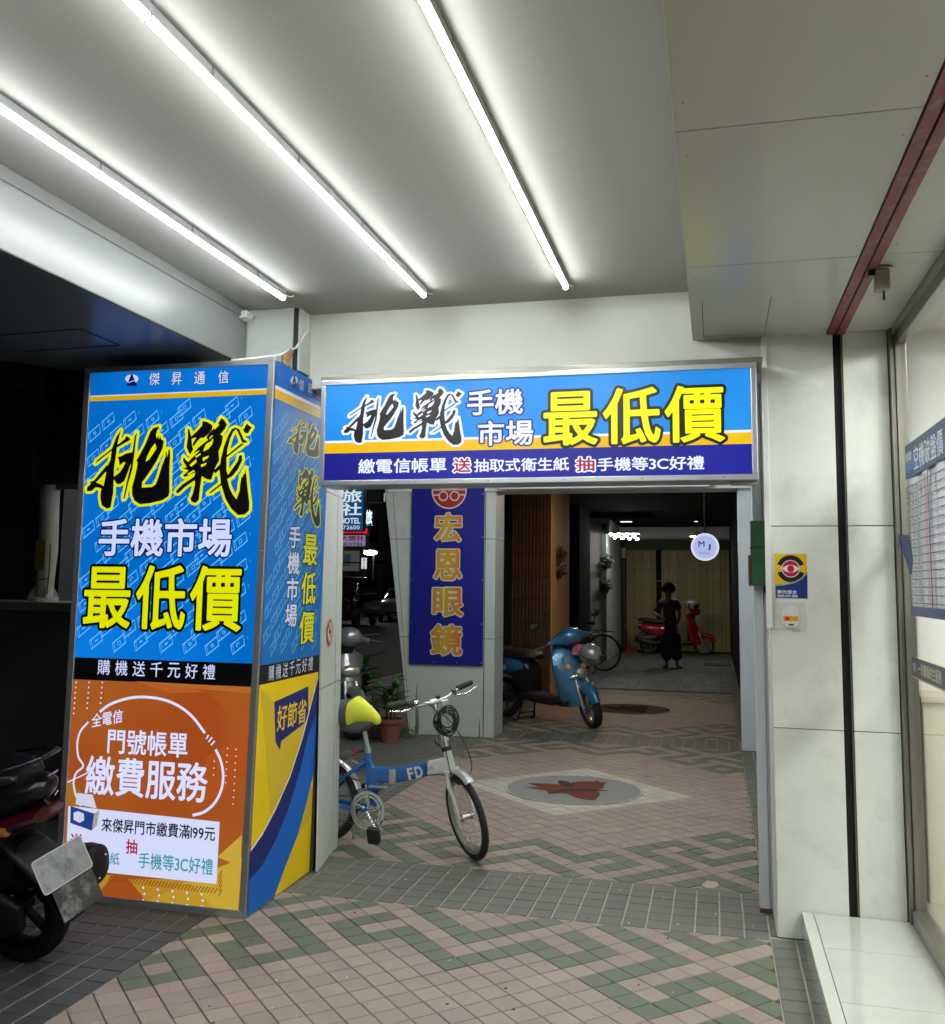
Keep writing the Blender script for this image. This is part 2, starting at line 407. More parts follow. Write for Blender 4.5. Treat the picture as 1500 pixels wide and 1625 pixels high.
CHROME=mat('chrome',(.7,.7,.7),.16,1.)
TUBEM=mat('lamp diffuser',(.9,.9,.9),.4,emit=72,ecol=(.96,1.,.985))
def tilemats(n,c,rough=.5,bump=.5):
    out=[]
    for i in range(5):
        k=1+(i-2)*.04
        out.append(mat(f'{n} {i}',tuple(x*k*(1+rng.uniform(-.015,.015)) for x in c),rough,var=.28,scale=240,bump=bump,bscale=260,dirt=.42,dscale=2.3,dcol=(.075,.068,.06)))
    return out
TM={'pink':tilemats('pink paver',(.262,.200,.168)),'green':tilemats('green paver',(.085,.104,.068)),'grey':tilemats('grey paver',(.094,.099,.084)),'slate':tilemats('slate paver',(.04,.042,.041)),'cream':tilemats('cream paver',(.37,.35,.285))}
GROUT=mat('grout',(.06,.058,.05),.9,var=.5,scale=14,dirt=.5,dscale=6)
# ------------------------------------------------------------------ ground, road, pavement
ASPH=mat('asphalt',(.035,.036,.036),.75,var=.3,scale=30,bump=.4,bscale=80)
g=MB().add([(-200,-60,-.14),(120,-60,-.14),(120,260,-.14),(-200,260,-.14)],[(0,1,2,3)]).build('ground',ASPH); tag(g,kind='structure')
g=MB().add([(-17,-30,-.135),(-5.4,-30,-.135),(-5.4,200,-.135),(-17,200,-.135)],[(0,1,2,3)]).build('road',ASPH); tag(g,kind='structure')
LINEP=mat('road paint',(.6,.6,.55),.6,dirt=.5,dscale=4)
mb=MB()
for x in (-5.75,-16.6): mb.add([(x-.06,-20,-.131),(x+.06,-20,-.131),(x+.06,150,-.131),(x-.06,150,-.131)],[(0,1,2,3)])
for k in range(24):
    y=-8+k*6; mb.add([(-11.2,y,-.131),(-11.08,y,-.131),(-11.08,y+3,-.131),(-11.2,y+3,-.131)],[(0,1,2,3)])
tag(mb.build('road_markings',LINEP),kind='structure')
pav=MB().box(-5.25,7,-6,40,-.138,-.006).build('pavement',GROUT); tag(pav,kind='structure')
mb=MB()
tag(MB().box(-5.4,-5.25,-6,60,-.13,.0).build('kerb',mat('kerb stone',(.25,.25,.23),.8,var=.2,scale=12),bevel=.01),kind='structure')

Hh=.0747; CX=-1.08
GREEN=[(-1,1),(0,2),(1,3),(2,4),(3,5),(4,4),(5,3),(6,4),(7,5),(6,6),(5,7),(-1,5),(0,6),(1,7),(2,8),(3,9),
 (7,9),(8,8),(9,7),(10,6),(11,5),(10,4),(9,3),(8,2),(7,1),(8,0),(9,-1),(10,-2),(11,-1),(12,0),(11,1),(12,2),(13,3),(14,2),(15,1),(16,0),
 (11,9),(12,8),(13,7),(14,8),(15,9),(15,5),(16,6),(16,4),(17,5),(14,-2),(13,-3),(15,-3),(12,-4),(16,-4),(13,-5),(15,-5),(14,-6),(17,-1)]
GS=set(GREEN)|{(-2-m,k) for m,k in GREEN}
def clip(poly,x0,x1,y0,y1):
    for ax,lim,sg in ((0,x0,1),(0,x1,-1),(1,y0,1),(1,y1,-1)):
        out=[]
        for i in range(len(poly)):
            a,b=poly[i],poly[(i+1)%len(poly)]; da,db=(a[ax]-lim)*sg,(b[ax]-lim)*sg
            if da>=0: out.append(a)
            if (da>=0)!=(db>=0): t=da/(da-db); out.append((a[0]+(b[0]-a[0])*t,a[1]+(b[1]-a[1])*t))
        poly=out
        if len(poly)<3: return []
    return poly
def inset(poly,d):
    n=len(poly); out=[]
    for i in range(n):
        p0,p1,p2=poly[i-1],poly[i],poly[(i+1)%n]
        def nrm(a,b): dx,dy=b[0]-a[0],b[1]-a[1]; l=math.hypot(dx,dy)+1e-12; return (-dy/l,dx/l)
        n1,n2=nrm(p0,p1),nrm(p1,p2); k=1+n1[0]*n2[0]+n1[1]*n2[1]
        if k<.2: return None
        out.append((p1[0]+(n1[0]+n2[0])*d/k,p1[1]+(n1[1]+n2[1])*d/k))
    return out
def area(p): return sum(p[i][0]*p[(i+1)%len(p)][1]-p[(i+1)%len(p)][0]*p[i][1] for i in range(len(p)))/2
TILES=[]   # (distance, kind, variant, polygon, centre, whole)
def put(kind,poly,whole,gap=.003):
    if len(poly)<3 or abs(area(poly))<.0006: return
    if area(poly)<0: poly=poly[::-1]
    cx=sum(p[0] for p in poly)/len(poly); cy=sum(p[1] for p in poly)/len(poly)
    TILES.append([math.hypot(cx,cy),kind,rng.randrange(5),poly,(cx,cy),whole,gap])
FIELDS=[(2.386,-9.65),(7.475,9.65),(12.5,9.65)]
for fi,(yc,_) in enumerate(FIELDS):
    yV=yc+20*Hh; y0,y1=yc-29.65*Hh,yc+29.65*Hh; x0,x1=-2.31,.215
    if fi==0: y0=1.5
    for m in range(-19,20):
        for n in range(-56,12):
            if (m-n)%2: continue
            cx=CX+Hh*(m+1); cy=yV+Hh*n
            if fi==2 and cy>14.9: continue
            full=[(cx-Hh,cy),(cx,cy-Hh),(cx+Hh,cy),(cx,cy+Hh)]
            pl_=clip(full,x0,x1,y0,y1)
            if not pl_: continue
            k=n if n>-20 else -40-n
            dx,dy=abs(cx-CX),abs(cy-yc); kind='pink'
            if (m,k) in GS: kind='green'
            elif dx+dy<.84 and fi: kind='cream' if fi==1 else 'pink'
            if fi and math.hypot(dx,dy)<.56:
                continue
            put(kind,pl_,len(pl_)==4 and abs(area(pl_)-2*Hh*Hh)<1e-6)
def rectgrid(x0,x1,y0,y1,s,kind='grey',sy=None,gap=.0045):
    sy=sy or s; x=x0
    nx=max(1,round((x1-x0)/s)); ny=max(1,round((y1-y0)/sy)); sx=(x1-x0)/nx; syy=(y1-y0)/ny
    for i in range(nx):
        for j in range(ny):
            a,b=x0+i*sx,y0+j*syy
            put(kind,[(a+.0022,b),(a+sx-.0022,b),(a+sx-.0022,b+syy),(a+.0022,b+syy)],False,gap-.001)
E0,E1=2.386+29.65*Hh,7.475-29.65*Hh; E2,E3=7.475+29.65*Hh,12.5-29.65*Hh
rectgrid(-2.31,.215,E0,E1,.1075); rectgrid(-2.31,.215,E2,E3,.1075)
rectgrid(.215,.43,1.4,4.62,.1075,sy=.1075); rectgrid(.215,.43,4.66,9.7,.1075); rectgrid(.215,.43,9.7,14.9,.1075)
rectgrid(-5.2,-2.31,2.0,4.7,.1075,kind='slate'); rectgrid(-5.2,-2.31,4.7,14.9,.1075)
mb=MB()
for (a,b,c,d) in ((-2.31,.215,E0,E1),(-2.31,.215,E2,E3),(.215,.43,1.4,14.9),(-5.2,-2.31,2.0,14.9)): mb.add([(a,c,-.0052),(b,c,-.0052),(b,d,-.0052),(a,d,-.0052)],[(0,1,2,3)])
mb.build('light_grout',mat('light grout',(.34,.335,.28),.9,var=.35,scale=10,dirt=.55,dscale=3,dcol=(.06,.06,.05)),pav)
# pieces of medallion rings: wedge-cut cream pieces around the disc
for fi in (1,2):
    yc=FIELDS[fi][0]
    yV=yc+20*Hh
    for m in range(-10,9):
        for n in range(-32,-8):
            if (m-n)%2: continue
            cx=CX+Hh*(m+1); cy=yV+Hh*n
            if not math.hypot(cx-CX,cy-yc)<.56: continue
            # keep the part outside the disc (cut by its tangent)
            ang=math.atan2(cy-yc,cx-CX); r=.525
            full=[(cx-Hh,cy),(cx,cy-Hh),(cx+Hh,cy),(cx,cy+Hh)]
            out=[];
            def f(p): return (p[0]-CX)*math.cos(ang)+(p[1]-yc)*math.sin(ang)-r
            for i in range(4):
                a,b=full[i],full[(i+1)%4]; da,db=f(a),f(b)
                if da>=0: out.append(a)
                if (da>=0)!=(db>=0): t=da/(da-db); out.append((a[0]+(b[0]-a[0])*t,a[1]+(b[1]-a[1])*t))
            if len(out)>=3: put('cream' if fi==1 else 'pink',out,False)
def tilegeom(poly,c,gap,top=0.):
    a=inset(poly,gap*.5); b=inset(poly,gap*.5+.0022) if a else None
    if not a or not b or area(b)<.0003: return None
    n=len(a); vs=[(x-c[0],y-c[1],top-.004) for x,y in a]+[(x-c[0],y-c[1],top) for x,y in b]
    return vs,[tuple(range(n,2*n))]+[(i,(i+1)%n,n+(i+1)%n,n+i) for i in range(n)]
def onscreen(c):
    v=Vector((c[0],c[1],-EYE)); z=v.dot(FW)
    if z<.2: return False
    px=PCX+FPX*v.dot(RT2)/z; py=PCY-FPX*v.dot(UP2)/z
    if not(-30<px<1530 and py<1660): return False
    if c[0]<-2.15 and 4.2<c[1] and px<545: return False
    return True
vis=[t for t in TILES if onscreen(t[4]) and t[0]<60]; vis.sort(key=lambda t:t[0])
single=vis[:300]; sid={id(t) for t in single}; cache={}
for t in single:
    d,kind,var,poly,c,whole,gap=t
    key=(kind,var) if whole else None
    if key in cache: me=cache[key]
    else:
        gm=tilegeom(poly,c,gap)
        if not gm: continue
        me=bpy.data.meshes.new('paving_tile'); me.from_pydata(gm[0],[],gm[1]); me.materials.append(TM[kind][var])
        if key: cache[key]=me
    o=link('paving_tile',me,pav); 
    o.location=(c[0]-pav.location.x,c[1]-pav.location.y,-pav.location.z+rng.uniform(-.0012,.0008)); o.rotation_euler=(rng.uniform(-.006,.006),rng.uniform(-.006,.006),0)
mb=MB(); kinds=['pink','green','grey','cream','slate']
for t in TILES:
    if id(t) in sid: continue
    gm=tilegeom(t[3],t[4],t[6],rng.uniform(-.001,.001))
    if not gm: continue
    mb.cur=kinds.index(t[1])*5+t[2]; mb.add([(x+t[4][0],y+t[4][1],z) for x,y,z in gm[0]],gm[1])
tag(mb.build('paving_tiles',[m for k in kinds for m in TM[k]],pav),kind='stuff')
# smooth concrete-grey floor far back
FLOORF=mat('far arcade floor',(.10,.105,.10),.5,var=.25,scale=5,dirt=.4,dscale=3,dcol=(.04,.04,.04),rvar=.15)
mb=MB()
for j in range(29):
    for i in range(9):
        x=-5.2+i*.66; y=14.92+j*.32
        mb.box(x+.004,x+.656,y+.004,y+.316,-.006,rng.uniform(-.001,.001))
tag(mb.build('floor_slabs',FLOORF,pav),kind='stuff')
# medallions
TERR=mat('terrazzo disc',(.19,.185,.18),.8,spec=.2,var=.5,scale=260); TERB=mat('brown terrazzo disc',(.04,.03,.022),.95,var=.5,scale=200)
LEAFR=mat('red stone inlay',(.12,.028,.016),.8,spec=.2,var=.25,scale=60); LEAFD=mat('dark stone inlay',(.03,.026,.022),.8,spec=.2,var=.25,scale=60)
for fi in (1,2):
    yc=FIELDS[fi][0]
    med=MB().lathe([(.52,-.006),(.52,.001),(.0,.001)],(CX,yc,0),n=64).build('medallion',TERR if fi==1 else TERB,pav)
    mb=MB(); 
    Fg=Face((0,0,0),(1,0,0),(0,1,0),(0,0,1))
    Fg.disc(mb,(CX,yc),.525,None,None,.0022,n=64,ri=.512,px=False); mb.build('medallion_ring',TM['cream'][2],med)
    RW=[(240,697),(330,700),(400,705),(450,700),(470,692),(520,688),(575,690),(585,683),(600,692),(635,693),(618,708),(622,720),(600,728),(560,734),(600,745),(598,760),(580,782),(540,783),(480,770),(440,750),(410,748),(345,752),(340,738),(290,728),(220,716),(300,718)]
    DW=[[(392,690),(400,684),(440,690),(472,710),(460,720),(430,716),(395,700)],[(337,752),(380,735),(450,728),(440,738),(390,748)],[(430,729),(540,728),(650,737),(560,741),(450,740)]]
    sh=FIELDS[fi][0]-7.475
    def gp(P): return [(q.x,q.y+sh) for q in (at(760+a/3.125,1020+b/3.125,Z=0) for a,b in P)]
    vs,fs=fill([gp(RW)]); MB().add([(x,y,.0028) for x,y in vs],fs).build('inlay_wing',LEAFR if fi==1 else mat('far inlay',(.03,.022,.016),.95,spec=.05),med)
    for P in DW:
        vs,fs=fill([gp(P)]); MB().add([(x,y,.0042) for x,y in vs],fs).build('inlay_leaf',LEAFD if fi==1 else MATS['far inlay'],med)

# ------------------------------------------------------------------ cladding helper: separate panels on a wall core
def clad(name,O,U,V,N,us,vs,m,parent,th=.012,gap=.005,skip=()):
    O,U,V,N=Vector(O),Vector(U).normalized(),Vector(V).normalized(),Vector(N).normalized()
    for i in range(len(us)-1):
        for j in range(len(vs)-1):
            if (i,j) in skip: continue
            a,b,c,d=us[i]+gap/2,us[i+1]-gap/2,vs[j]+gap/2,vs[j+1]-gap/2
            P=[O+U*u+V*v for u,v in ((a,c),(b,c),(b,d),(a,d))]
            MB().hexa(P,[p+N*th for p in P]).build(name,m,parent,bevel=.0015)
# ------------------------------------------------------------------ ceiling, soffits, beams
ceil=MB().box(-2.412,-.085,-4,4.66,3.0,3.3).build('ceiling',WHITEC); tag(ceil,kind='structure')
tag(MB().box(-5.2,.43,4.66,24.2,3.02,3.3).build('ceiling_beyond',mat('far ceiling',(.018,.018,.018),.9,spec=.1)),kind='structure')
sof=MB().box(-.085,.98,-4,4.62,2.764,3.3).build('soffit',BLACK); tag(sof,kind='structure')
ys=[-3.,-1.1,.15,1.3,2.452,3.56,4.64]
for j in range(len(ys)-1):
    g_=.0022
    if ys[j+1]>4:   # last panel carries the access hatch
        hx0,hx1,hy0,hy1=-.035,.24,4.0,4.585
        for (a,b,c,d) in ((-.085,hx0-.003,ys[j]+g_,4.64),(hx1+.003,.523,ys[j]+g_,4.64),(hx0-.003,hx1+.003,ys[j]+g_,hy0-.001),(hx0-.003,hx1+.003,hy1+.003,4.64)):
            MB().box(a,b,c,d,2.75,2.762).build('soffit_panel',SOFF,sof)
        MB().box(hx0,hx1,hy0,hy1,2.7515,2.763).build('access_hatch',SOFF,sof,label='small square access hatch with open dark joints')
    else: MB().box(-.085,.523,ys[j]+g_,ys[j+1]-g_,2.75,2.762).build('soffit_panel',SOFF,sof)
    MB().box(.607,.985,ys[j]+g_,ys[j+1]-g_,2.75,2.762).build('soffit_panel',SOFF,sof)
MB().box(-.089,-.0852,-4,4.64,2.75,3.0).build('edge_trim',mat('soffit side paint',(.5,.5,.47),.5),sof)
rb=thing('red_shutter_rail','dark red painted steel shutter rail running along the right soffit','rail',(.565,4.6,2.74))
MB().box(.526,.564,-4,4.638,2.742,2.77).build('rail_flange',RED,rb,bevel=.002)
MB().box(.568,.604,-4,4.638,2.738,2.77).build('rail_flange',RED,rb,bevel=.002)
MB().box(.5605,.5715,-4,4.637,2.752,2.77).build('rail_slot',JOINT,rb)
# detector hung from the rail
p=at(1398,437,Z=2.72)
dv=thing('shutter_sensor','small beige sensor box with a dark latch hanging beside the red rail','sensor',(p.x,p.y,2.66))
BG=mat('beige plastic',(.33,.31,.24),.5,dirt=.5,dscale=30)
MB().box(p.x-.022,p.x+.028,p.y-.03,p.y+.03,2.66,2.735).build('sensor_body',BG,dv,bevel=.004)
MB().box(p.x-.045,p.x-.02,p.y-.02,p.y+.02,2.715,2.738).build('bracket',BLACKPL,dv)
MB().box(p.x+.005,p.x+.012,p.y-.006,p.y+.006,2.625,2.662).build('latch',BLACKPL,dv)
MB().box(p.x-.03,p.x+.04,p.y-.035,p.y+.035,2.738,2.7425).build('sensor_plate',BG,dv)

beam=MB().box(-2.13,.25,4.66,4.96,2.59,3.02).build('cross_beam',BEAMW,bevel=.004); tag(beam,'pale painted cross beam over the opening above the wide shop sign','beam')
beam2=MB().box(-3.4,.43,9.62,10.02,2.53,3.02).build('far_cross_beam',BEAMW,bevel=.004); tag(beam2,'second pale cross beam farther back above the blue banner column','beam')
lt=thing('unlit_batten_lamp','long white unlit batten lamp under the far cross beam','lamp',(-1.1,9.55,2.53))
MB().box(-2.17,-.03,9.52,9.6,2.565,2.6).build('housing',WHITEPL,lt,bevel=.004)
MB().tube([(-2.15,9.56,2.555),(-.05,9.56,2.555)],.014,10).build('lamp_tube',mat('unlit tube',(.75,.8,.8),.3),lt,smooth=60)
# left fascia and dark canopy
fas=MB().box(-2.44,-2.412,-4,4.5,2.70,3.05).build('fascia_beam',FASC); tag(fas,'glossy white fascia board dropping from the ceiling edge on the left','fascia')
MB().box(-2.41,-2.404,-4,4.5,2.945,2.998).build('fascia_top_strip',FASC,fas,bevel=.002)
MB().box(-2.416,-2.408,-4,4.5,2.696,2.702).build('fascia_lip',JOINT,fas)
cp=[(-2.44,-4),(-2.44,4.5),(-3.3,4.6),(-3.6,4.2),(-5.2,2.0),(-5.2,-4)]
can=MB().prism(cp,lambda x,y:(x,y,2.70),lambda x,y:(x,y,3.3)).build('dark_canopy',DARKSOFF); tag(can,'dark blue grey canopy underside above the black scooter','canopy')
q=[at(*a,Z=2.70) for a in ((0,531),(126,522),(158,531))]
hx=[(p.x,p.y) for p in q]
mb=MB()
for a,b in ((at(0,532,Z=2.698),at(128,522,Z=2.698)),(at(128,522,Z=2.698),at(190,548,Z=2.698)),(at(35,558,Z=2.698),at(190,548,Z=2.698))):
    mb.obox((a+b)/2,[(b-a),(b-a).cross(Vector((0,0,1))),(0,0,1)],[(b-a).length/2,.0022,.0012])
mb.build('hatch_joint',BLACK,can)

# ------------------------------------------------------------------ tube lamps (what lights the arcade)
for i,(x,ye,lab) in enumerate(((-.668,4.352,'rightmost ceiling row'),(-1.368,4.335,'middle ceiling row'),(-2.07,4.231,'leftmost ceiling row'))):
    for k in range(5):
        y1=ye-k*1.181; y0=y1-1.178
        where=['at its far end','second from its far end','third from its far end','fourth from its far end','nearest and out of view'][k]
        if y0<-3: continue
        t=thing('tube_lamp','slim lit linear lamp, '+where+', '+lab,'tube lamp',(x,(y0+y1)/2,2.955),group='lit linear lamps on the ceiling')
        MB().box(x-.011,x+.011,y0,y1,2.972,2.9995).build('lamp_housing',mat('lamp housing',(.4,.41,.42),.4),t)
        prof=[(x+.0125*math.cos(a),2.972-.021*math.sin(a)) for a in [math.pi*(.07+.86*j/8) for j in range(9)]]
        MB().hexa([(a,y0+.004,z) for a,z in prof],[(a,y1-.004,z) for a,z in prof]).build('lamp_diffuser',TUBEM,t)
        MB().box(x-.0122,x+.0122,y0+.009,y1-.009,2.967,2.973).build('diffuser_lip',WHITEPL,t)
        for yy in (y0+.002,y1-.002): MB().box(x-.0128,x+.0128,yy-.002,yy+.002,2.952,2.999).build('end_cap',WHITEPL,t,bevel=.002)
        for yy in (y0+.3,y1-.3): MB().box(x-.0135,x+.0135,yy-.004,yy+.004,2.975,2.9995).build('mounting_clip',STEEL,t)
        if k==0:
            cb=[(x+.004,y1,2.985),(x+.02,y1+.02,2.975),(x+.03,y1+.05,2.985),(x+.02,y1+.07,2.998)]
            MB().tube(cb,.003,6).build('lead_wire',WHITEPL,t,smooth=60)
# ------------------------------------------------------------------ near-left column (behind the light box) and middle column
col=thing('clad_column','pale stone clad column standing behind the tall corner light box','column',(-2.6,4.97,0))
mb=MB(); mb.prism([(-3.0,4.515),(-2.22,4.515),(-2.22,4.94),(-2.13,4.951),(-2.215,5.43),(-3.0,5.43)],lambda x,y:(x,y,0),lambda x,y:(x-(.015 if y>4.945 else 0),y,3.02)); mb.box(-2.4,-2.122,4.517,4.95,2.66,3.02); mb.build('core',JOINT,col)
vj=[0.,.97,2.07,2.64,3.0]
clad('cladding_panel',(-2.121,4.52,0),(0,1,0),(0,0,1),(1,0,0),[0,.2,.42],[2.66,3.0],STONEW,col)
d_=Vector((-2.185-.0-(-2.112),5.32-4.945,0))
clad('cladding_panel',(-2.112,4.945,0),d_,(-.012,0,1),(1,.19,0),[0,.38],vj,STONEW,col)
clad('cladding_panel',(-2.187,5.325,0),(-.06,.6,0),(-.012,0,1),(1,.1,0),[.004,.12],vj,STONEW,col)
clad('cladding_panel',(-3.0,4.513,0),(1,0,0),(0,0,1),(0,-1,0),[0,.59,.86],[0,.97,2.07,3.0],STONEW,col)
# dangling cable and brown tape at the top of the light box
w=thing('taped_cable','loose white cable with brown tape above the corner of the light box','cable',(-2.06,4.45,2.65))
P=[at(385,492,Y=4.46),at(380,497,Y=4.45),at(388,500,Y=4.44)]
MB().tube([(-2.115,4.62,2.99),(-2.1,4.6,2.9),(-2.12,4.5,2.78),(-2.16,4.4,2.72),(-2.22,4.32,2.69),(-2.36,4.26,2.665)],.006,8).build('cable_run',WHITEPL,w,smooth=60)
MB().tube([(-2.17,4.36,2.70),(-2.2,4.38,2.68),(-2.26,4.3,2.672),(-2.3,4.3,2.66)],.005,8).build('cable_end',WHITEPL,w,smooth=60)
TAPE=mat('brown tape',(.22,.13,.07),.6,var=.4,scale=40)
mb=MB(); mb.tube([(-2.13,4.47,2.755),(-2.145,4.44,2.72),(-2.14,4.42,2.68),(-2.12,4.42,2.655)],[.014,.024,.02,.012],7); mb.build('tape_wrap',TAPE,w)
w=thing('junction_socket','small white socket with a grey wire where fascia meets column','socket',(-2.40,4.44,2.93))
MB().box(-2.44,-2.37,4.42,4.5,2.935,2.975).build('socket_body',WHITEPL,w,bevel=.005)
MB().tube([(-2.4,4.42,2.93),(-2.37,4.4,2.91),(-2.34,4.43,2.92),(-2.35,4.47,2.95)],.006,6).build('socket_wire',mat('grey wire',(.3,.3,.3),.5),w,smooth=60)

mc=thing('banner_column','pale stone clad column flaring to the left at its top, carrying the blue banner','column',(-2.7,9.9,0))
YF=9.64
mb=MB(); mb.hexa([(-3.10,YF+.012,0),(-2.225,YF+.012,0),(-2.225,10.06,0),(-3.10,10.06,0)],[(-3.49,YF+.012,3.02),(-2.225,YF+.012,3.02),(-2.225,10.06,3.02),(-3.49,10.06,3.02)]); mb.build('core',JOINT,mc)
vj=[0,1.0,2.03,3.0]
def fl(z): return -3.113-.385*z/3.0
for j in range(3):
    z0,z1=vj[j]+.003,vj[j+1]-.003
    Q=[(fl(z0)-.002,z0),(-3.135+.0-.0*z0 if j==0 else fl(z0)+.035*z0,z0)]
    # narrow left strip, wide centre panel, narrow right panel
    a0,a1=fl(z0),fl(z1); b0,b1=a0+.01+.03*z0,a1+.01+.03*z1
    def pan(xs0,xs1):
        MB().hexa([(xs0[0],YF,z0),(xs1[0],YF,z0),(xs1[0],YF+.011,z0),(xs0[0],YF+.011,z0)],[(xs0[1],YF,z1),(xs1[1],YF,z1),(xs1[1],YF+.011,z1),(xs0[1],YF+.011,z1)]).build('cladding_panel',STONEW,mc,bevel=.0015)
    pan((a0,a1),(b0-.003,b1-.003)); pan((b0+.003,b1+.003),(-2.328,-2.328)); pan((-2.318,-2.318),(-2.213,-2.213))
    clad('cladding_panel',(-2.2245,YF,0),(0,1,0),(0,0,1),(1,0,0),[.002,.42],[vj[j],vj[j+1]],STONEW,mc)
# ------------------------------------------------------------------ right side: pier wall, post, conduit, platform, shop front
pier=thing('pier_wall','pale panelled pier between the passage and the shop window','wall',(.52,4.7,0))
MB().box(.252,.80,4.66,4.96,0,2.76).build('core',BLACK,pier)
MB().box(.2455,.252,4.66,4.965,0,2.76).build('side_panel',WHITE,pier)
Y4=4.646
clad('wall_panel',(0,Y4+.012,0),(1,0,0),(0,0,1),(0,-1,0),[.2475,.554],[0.0,.918,1.842,2.755],WHITE,pier,gap=.004)
clad('wall_panel',(0,Y4+.012,0),(1,0,0),(0,0,1),(0,-1,0),[.594,.792],[.1,.918,1.842,2.755],WHITE,pier,gap=.004)
MB().box(.588,.5925,Y4+.001,Y4+.02,.12,2.755).build('slot_edge',STEEL,pier)
post=thing('white_door_post','narrow white metal post at the right of the passage opening','post',(.21,5.0,0))
JW=mat('white lacquered metal',(.55,.59,.62),.35,var=.04,scale=4,dirt=.2,dscale=3,dcol=(.25,.25,.25))
MB().box(.187,.232,4.97,5.05,.004,3.0).build('post_front',JW,post,bevel=.003)
MB().box(.234,.2445,4.97,5.05,.004,3.0).build('post_return',mat('mauve post paint',(.4,.38,.4),.5),post)
MB().box(.187,.243,4.965,5.055,.0,.02).build('post_foot',mat('rusty iron',(.09,.04,.02),.8,var=.4,scale=60),post)
cd=thing('cable_trunking','white cable trunking strip down the pier above the alarm box','trunking',(.24,4.63,1.35))
MB().box(.228,.2545,4.622,4.644,at(1225,997,Y=4.63).z,2.745).build('trunking_cover',WHITEPL,cd,bevel=.002)
# side wall beyond and jamb of the next opening
SIDE=mat('side wall',(.3,.32,.32),.6,var=.1,dirt=.3)
sw=MB().box(.44,.6,5.0,9.72,0,3.02).build('side_wall',SIDE); tag(sw,'plain grey side wall of the middle passage bay','wall')
jb=MB().box(.226,.6,9.7,9.95,.0,3.02).build('far_jamb_wall',JW,bevel=.004); tag(jb,'pale bluish jamb at the right of the far opening','wall')
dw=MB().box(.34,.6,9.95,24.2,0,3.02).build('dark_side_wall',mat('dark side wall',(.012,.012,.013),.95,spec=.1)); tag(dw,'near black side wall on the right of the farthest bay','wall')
# green box
gx=thing('green_metal_box','worn green metal box fixed high on the passage post','metal box',(.2,4.9,1.55))
GRN=mat('green enamel',(.012,.09,.04),.35,var=.3,scale=10,dirt=.55,dscale=9,dcol=(.035,.028,.02))
a,b=at(1191,826,Y=4.86),at(1221,930,Y=4.86)
MB().box(a.x,b.x,4.86,4.965,b.z,a.z).build('box_body',GRN,gx,bevel=.004)
MB().box(a.x-.002,b.x+.003,4.855,4.967,a.z-.135,a.z-.128).build('lid_seam',JOINT,gx)
MB().box(a.x-.012,a.x-.001,4.87,4.95,b.z+.0,b.z+.15).build('rusty_flap',mat('rusty red',(.1,.03,.02),.8,var=.4,scale=40),gx)
MB().tube([((a.x+b.x)/2+.02,4.93,b.z-.0),((a.x+b.x)/2+.03,4.93,b.z-.04)],.006,6).build('cable_stub',BLACKPL,gx)
# security sticker & alarm unit on the pier
FP=Face((0,Y4,0),(1,0,0),(0,0,1),(0,-1,0))
def FPr(px,py): return FP.uv(px,py)
st=thing('security_sticker','yellow and blue security company sticker with a red eye emblem on the pier','sticker',(.31,4.64,1.5))
(u0,v1),(u1,v0)=FP.uv(1229,879),FP.uv(1282,950)
YEL=vinyl('sticker yellow','#d8b400'); NAVY=vinyl('sticker navy','#16307c'); WV=vinyl('white','#e6e8ee')
FP.rect('sticker_sheet',u0,u1,v0,v1,YEL,st,.0008)
FP.poly('navy_field',[(1231,930),(1245,929),(1262,925),(1273,919),(1281.5,910),(1282,950),(1231.5,949)],NAVY,st,.0014)
FP.line('grey_swoosh',[(1231,928.5),(1245,927.5),(1262,923.5),(1273,917.5),(1281.5,908)],.006,vinyl('grey','#9aa5a8'),st,.0018)
c=FP.uv(1255,902.5)
BKV=vinyl('black','#0c0e0e'); RDV=vinyl('emblem red','#b01024')
for a0,a1 in ((18,162),(198,342)): FP.disc('eye_arc',c,.062,BKV,st,.0014,ri=.040,px=False,ang=(a0,a1))
FP.disc('eye_ring',c,.0405,WV,st,.0017,px=False); FP.disc('eye_red',c,.037,RDV,st,.002,px=False)
E_=[(c[0]+.036*math.cos(t),c[1]+.017*math.sin(t)*abs(math.sin(t))**.3) for t in [2*math.pi*i/24 for i in range(24)]]
FP.poly('eye_white',E_,WV,st,.0023,px=False); FP.disc('eye_iris',c,.0155,RDV,st,.0026,px=False)
FP.text('新光保全',[(1234,936),(1265,942.5)],WV,st,.0022,weight=.02); FP.text('0800-097-888',[(1233.5,943.5),(1266,948)],WV,st,.0022,weight=.02)
al=thing('alarm_unit','small white alarm device with an orange label below the yellow sticker','alarm',(.32,4.63,1.33))
(u0,v1),(u1,v0)=FP.uv(1241,962),FP.uv(1268,996)
MB().box(u0-.028,u1+.034,Y4-.004,Y4-.0005,v0-.012,v1+.018).build('backing_film',mat('aged film',(.62,.63,.56),.2,var=.1,scale=20),al)
MB().loft([(Y4-.030,(u0+u1)/2,(v0+v1)/2,(u1-u0)/2*.86,(v1-v0)/2*.92,3.5),(Y4-.024,(u0+u1)/2,(v0+v1)/2,(u1-u0)/2,(v1-v0)/2,3.5),(Y4-.004,(u0+u1)/2,(v0+v1)/2,(u1-u0)/2,(v1-v0)/2,3.5)],28,'y').build('device_body',WHITEPL,al,smooth=40)
MB().box(u0+.003,u1-.004,Y4-.0312,Y4-.0305,v0+.03,v0+.052).build('orange_label',vinyl('label orange','#d8960a'),al)
MB().box((u0+u1)/2-.01,(u0+u1)/2+.012,Y4-.0315,Y4-.0305,v0+.010,v0+.017).build('device_slot',BLACKPL,al)
MB().box(u0+.012,u0+.03,Y4-.0318,Y4-.031,v0+.034,v0+.048).build('label_mark',RDV,al)
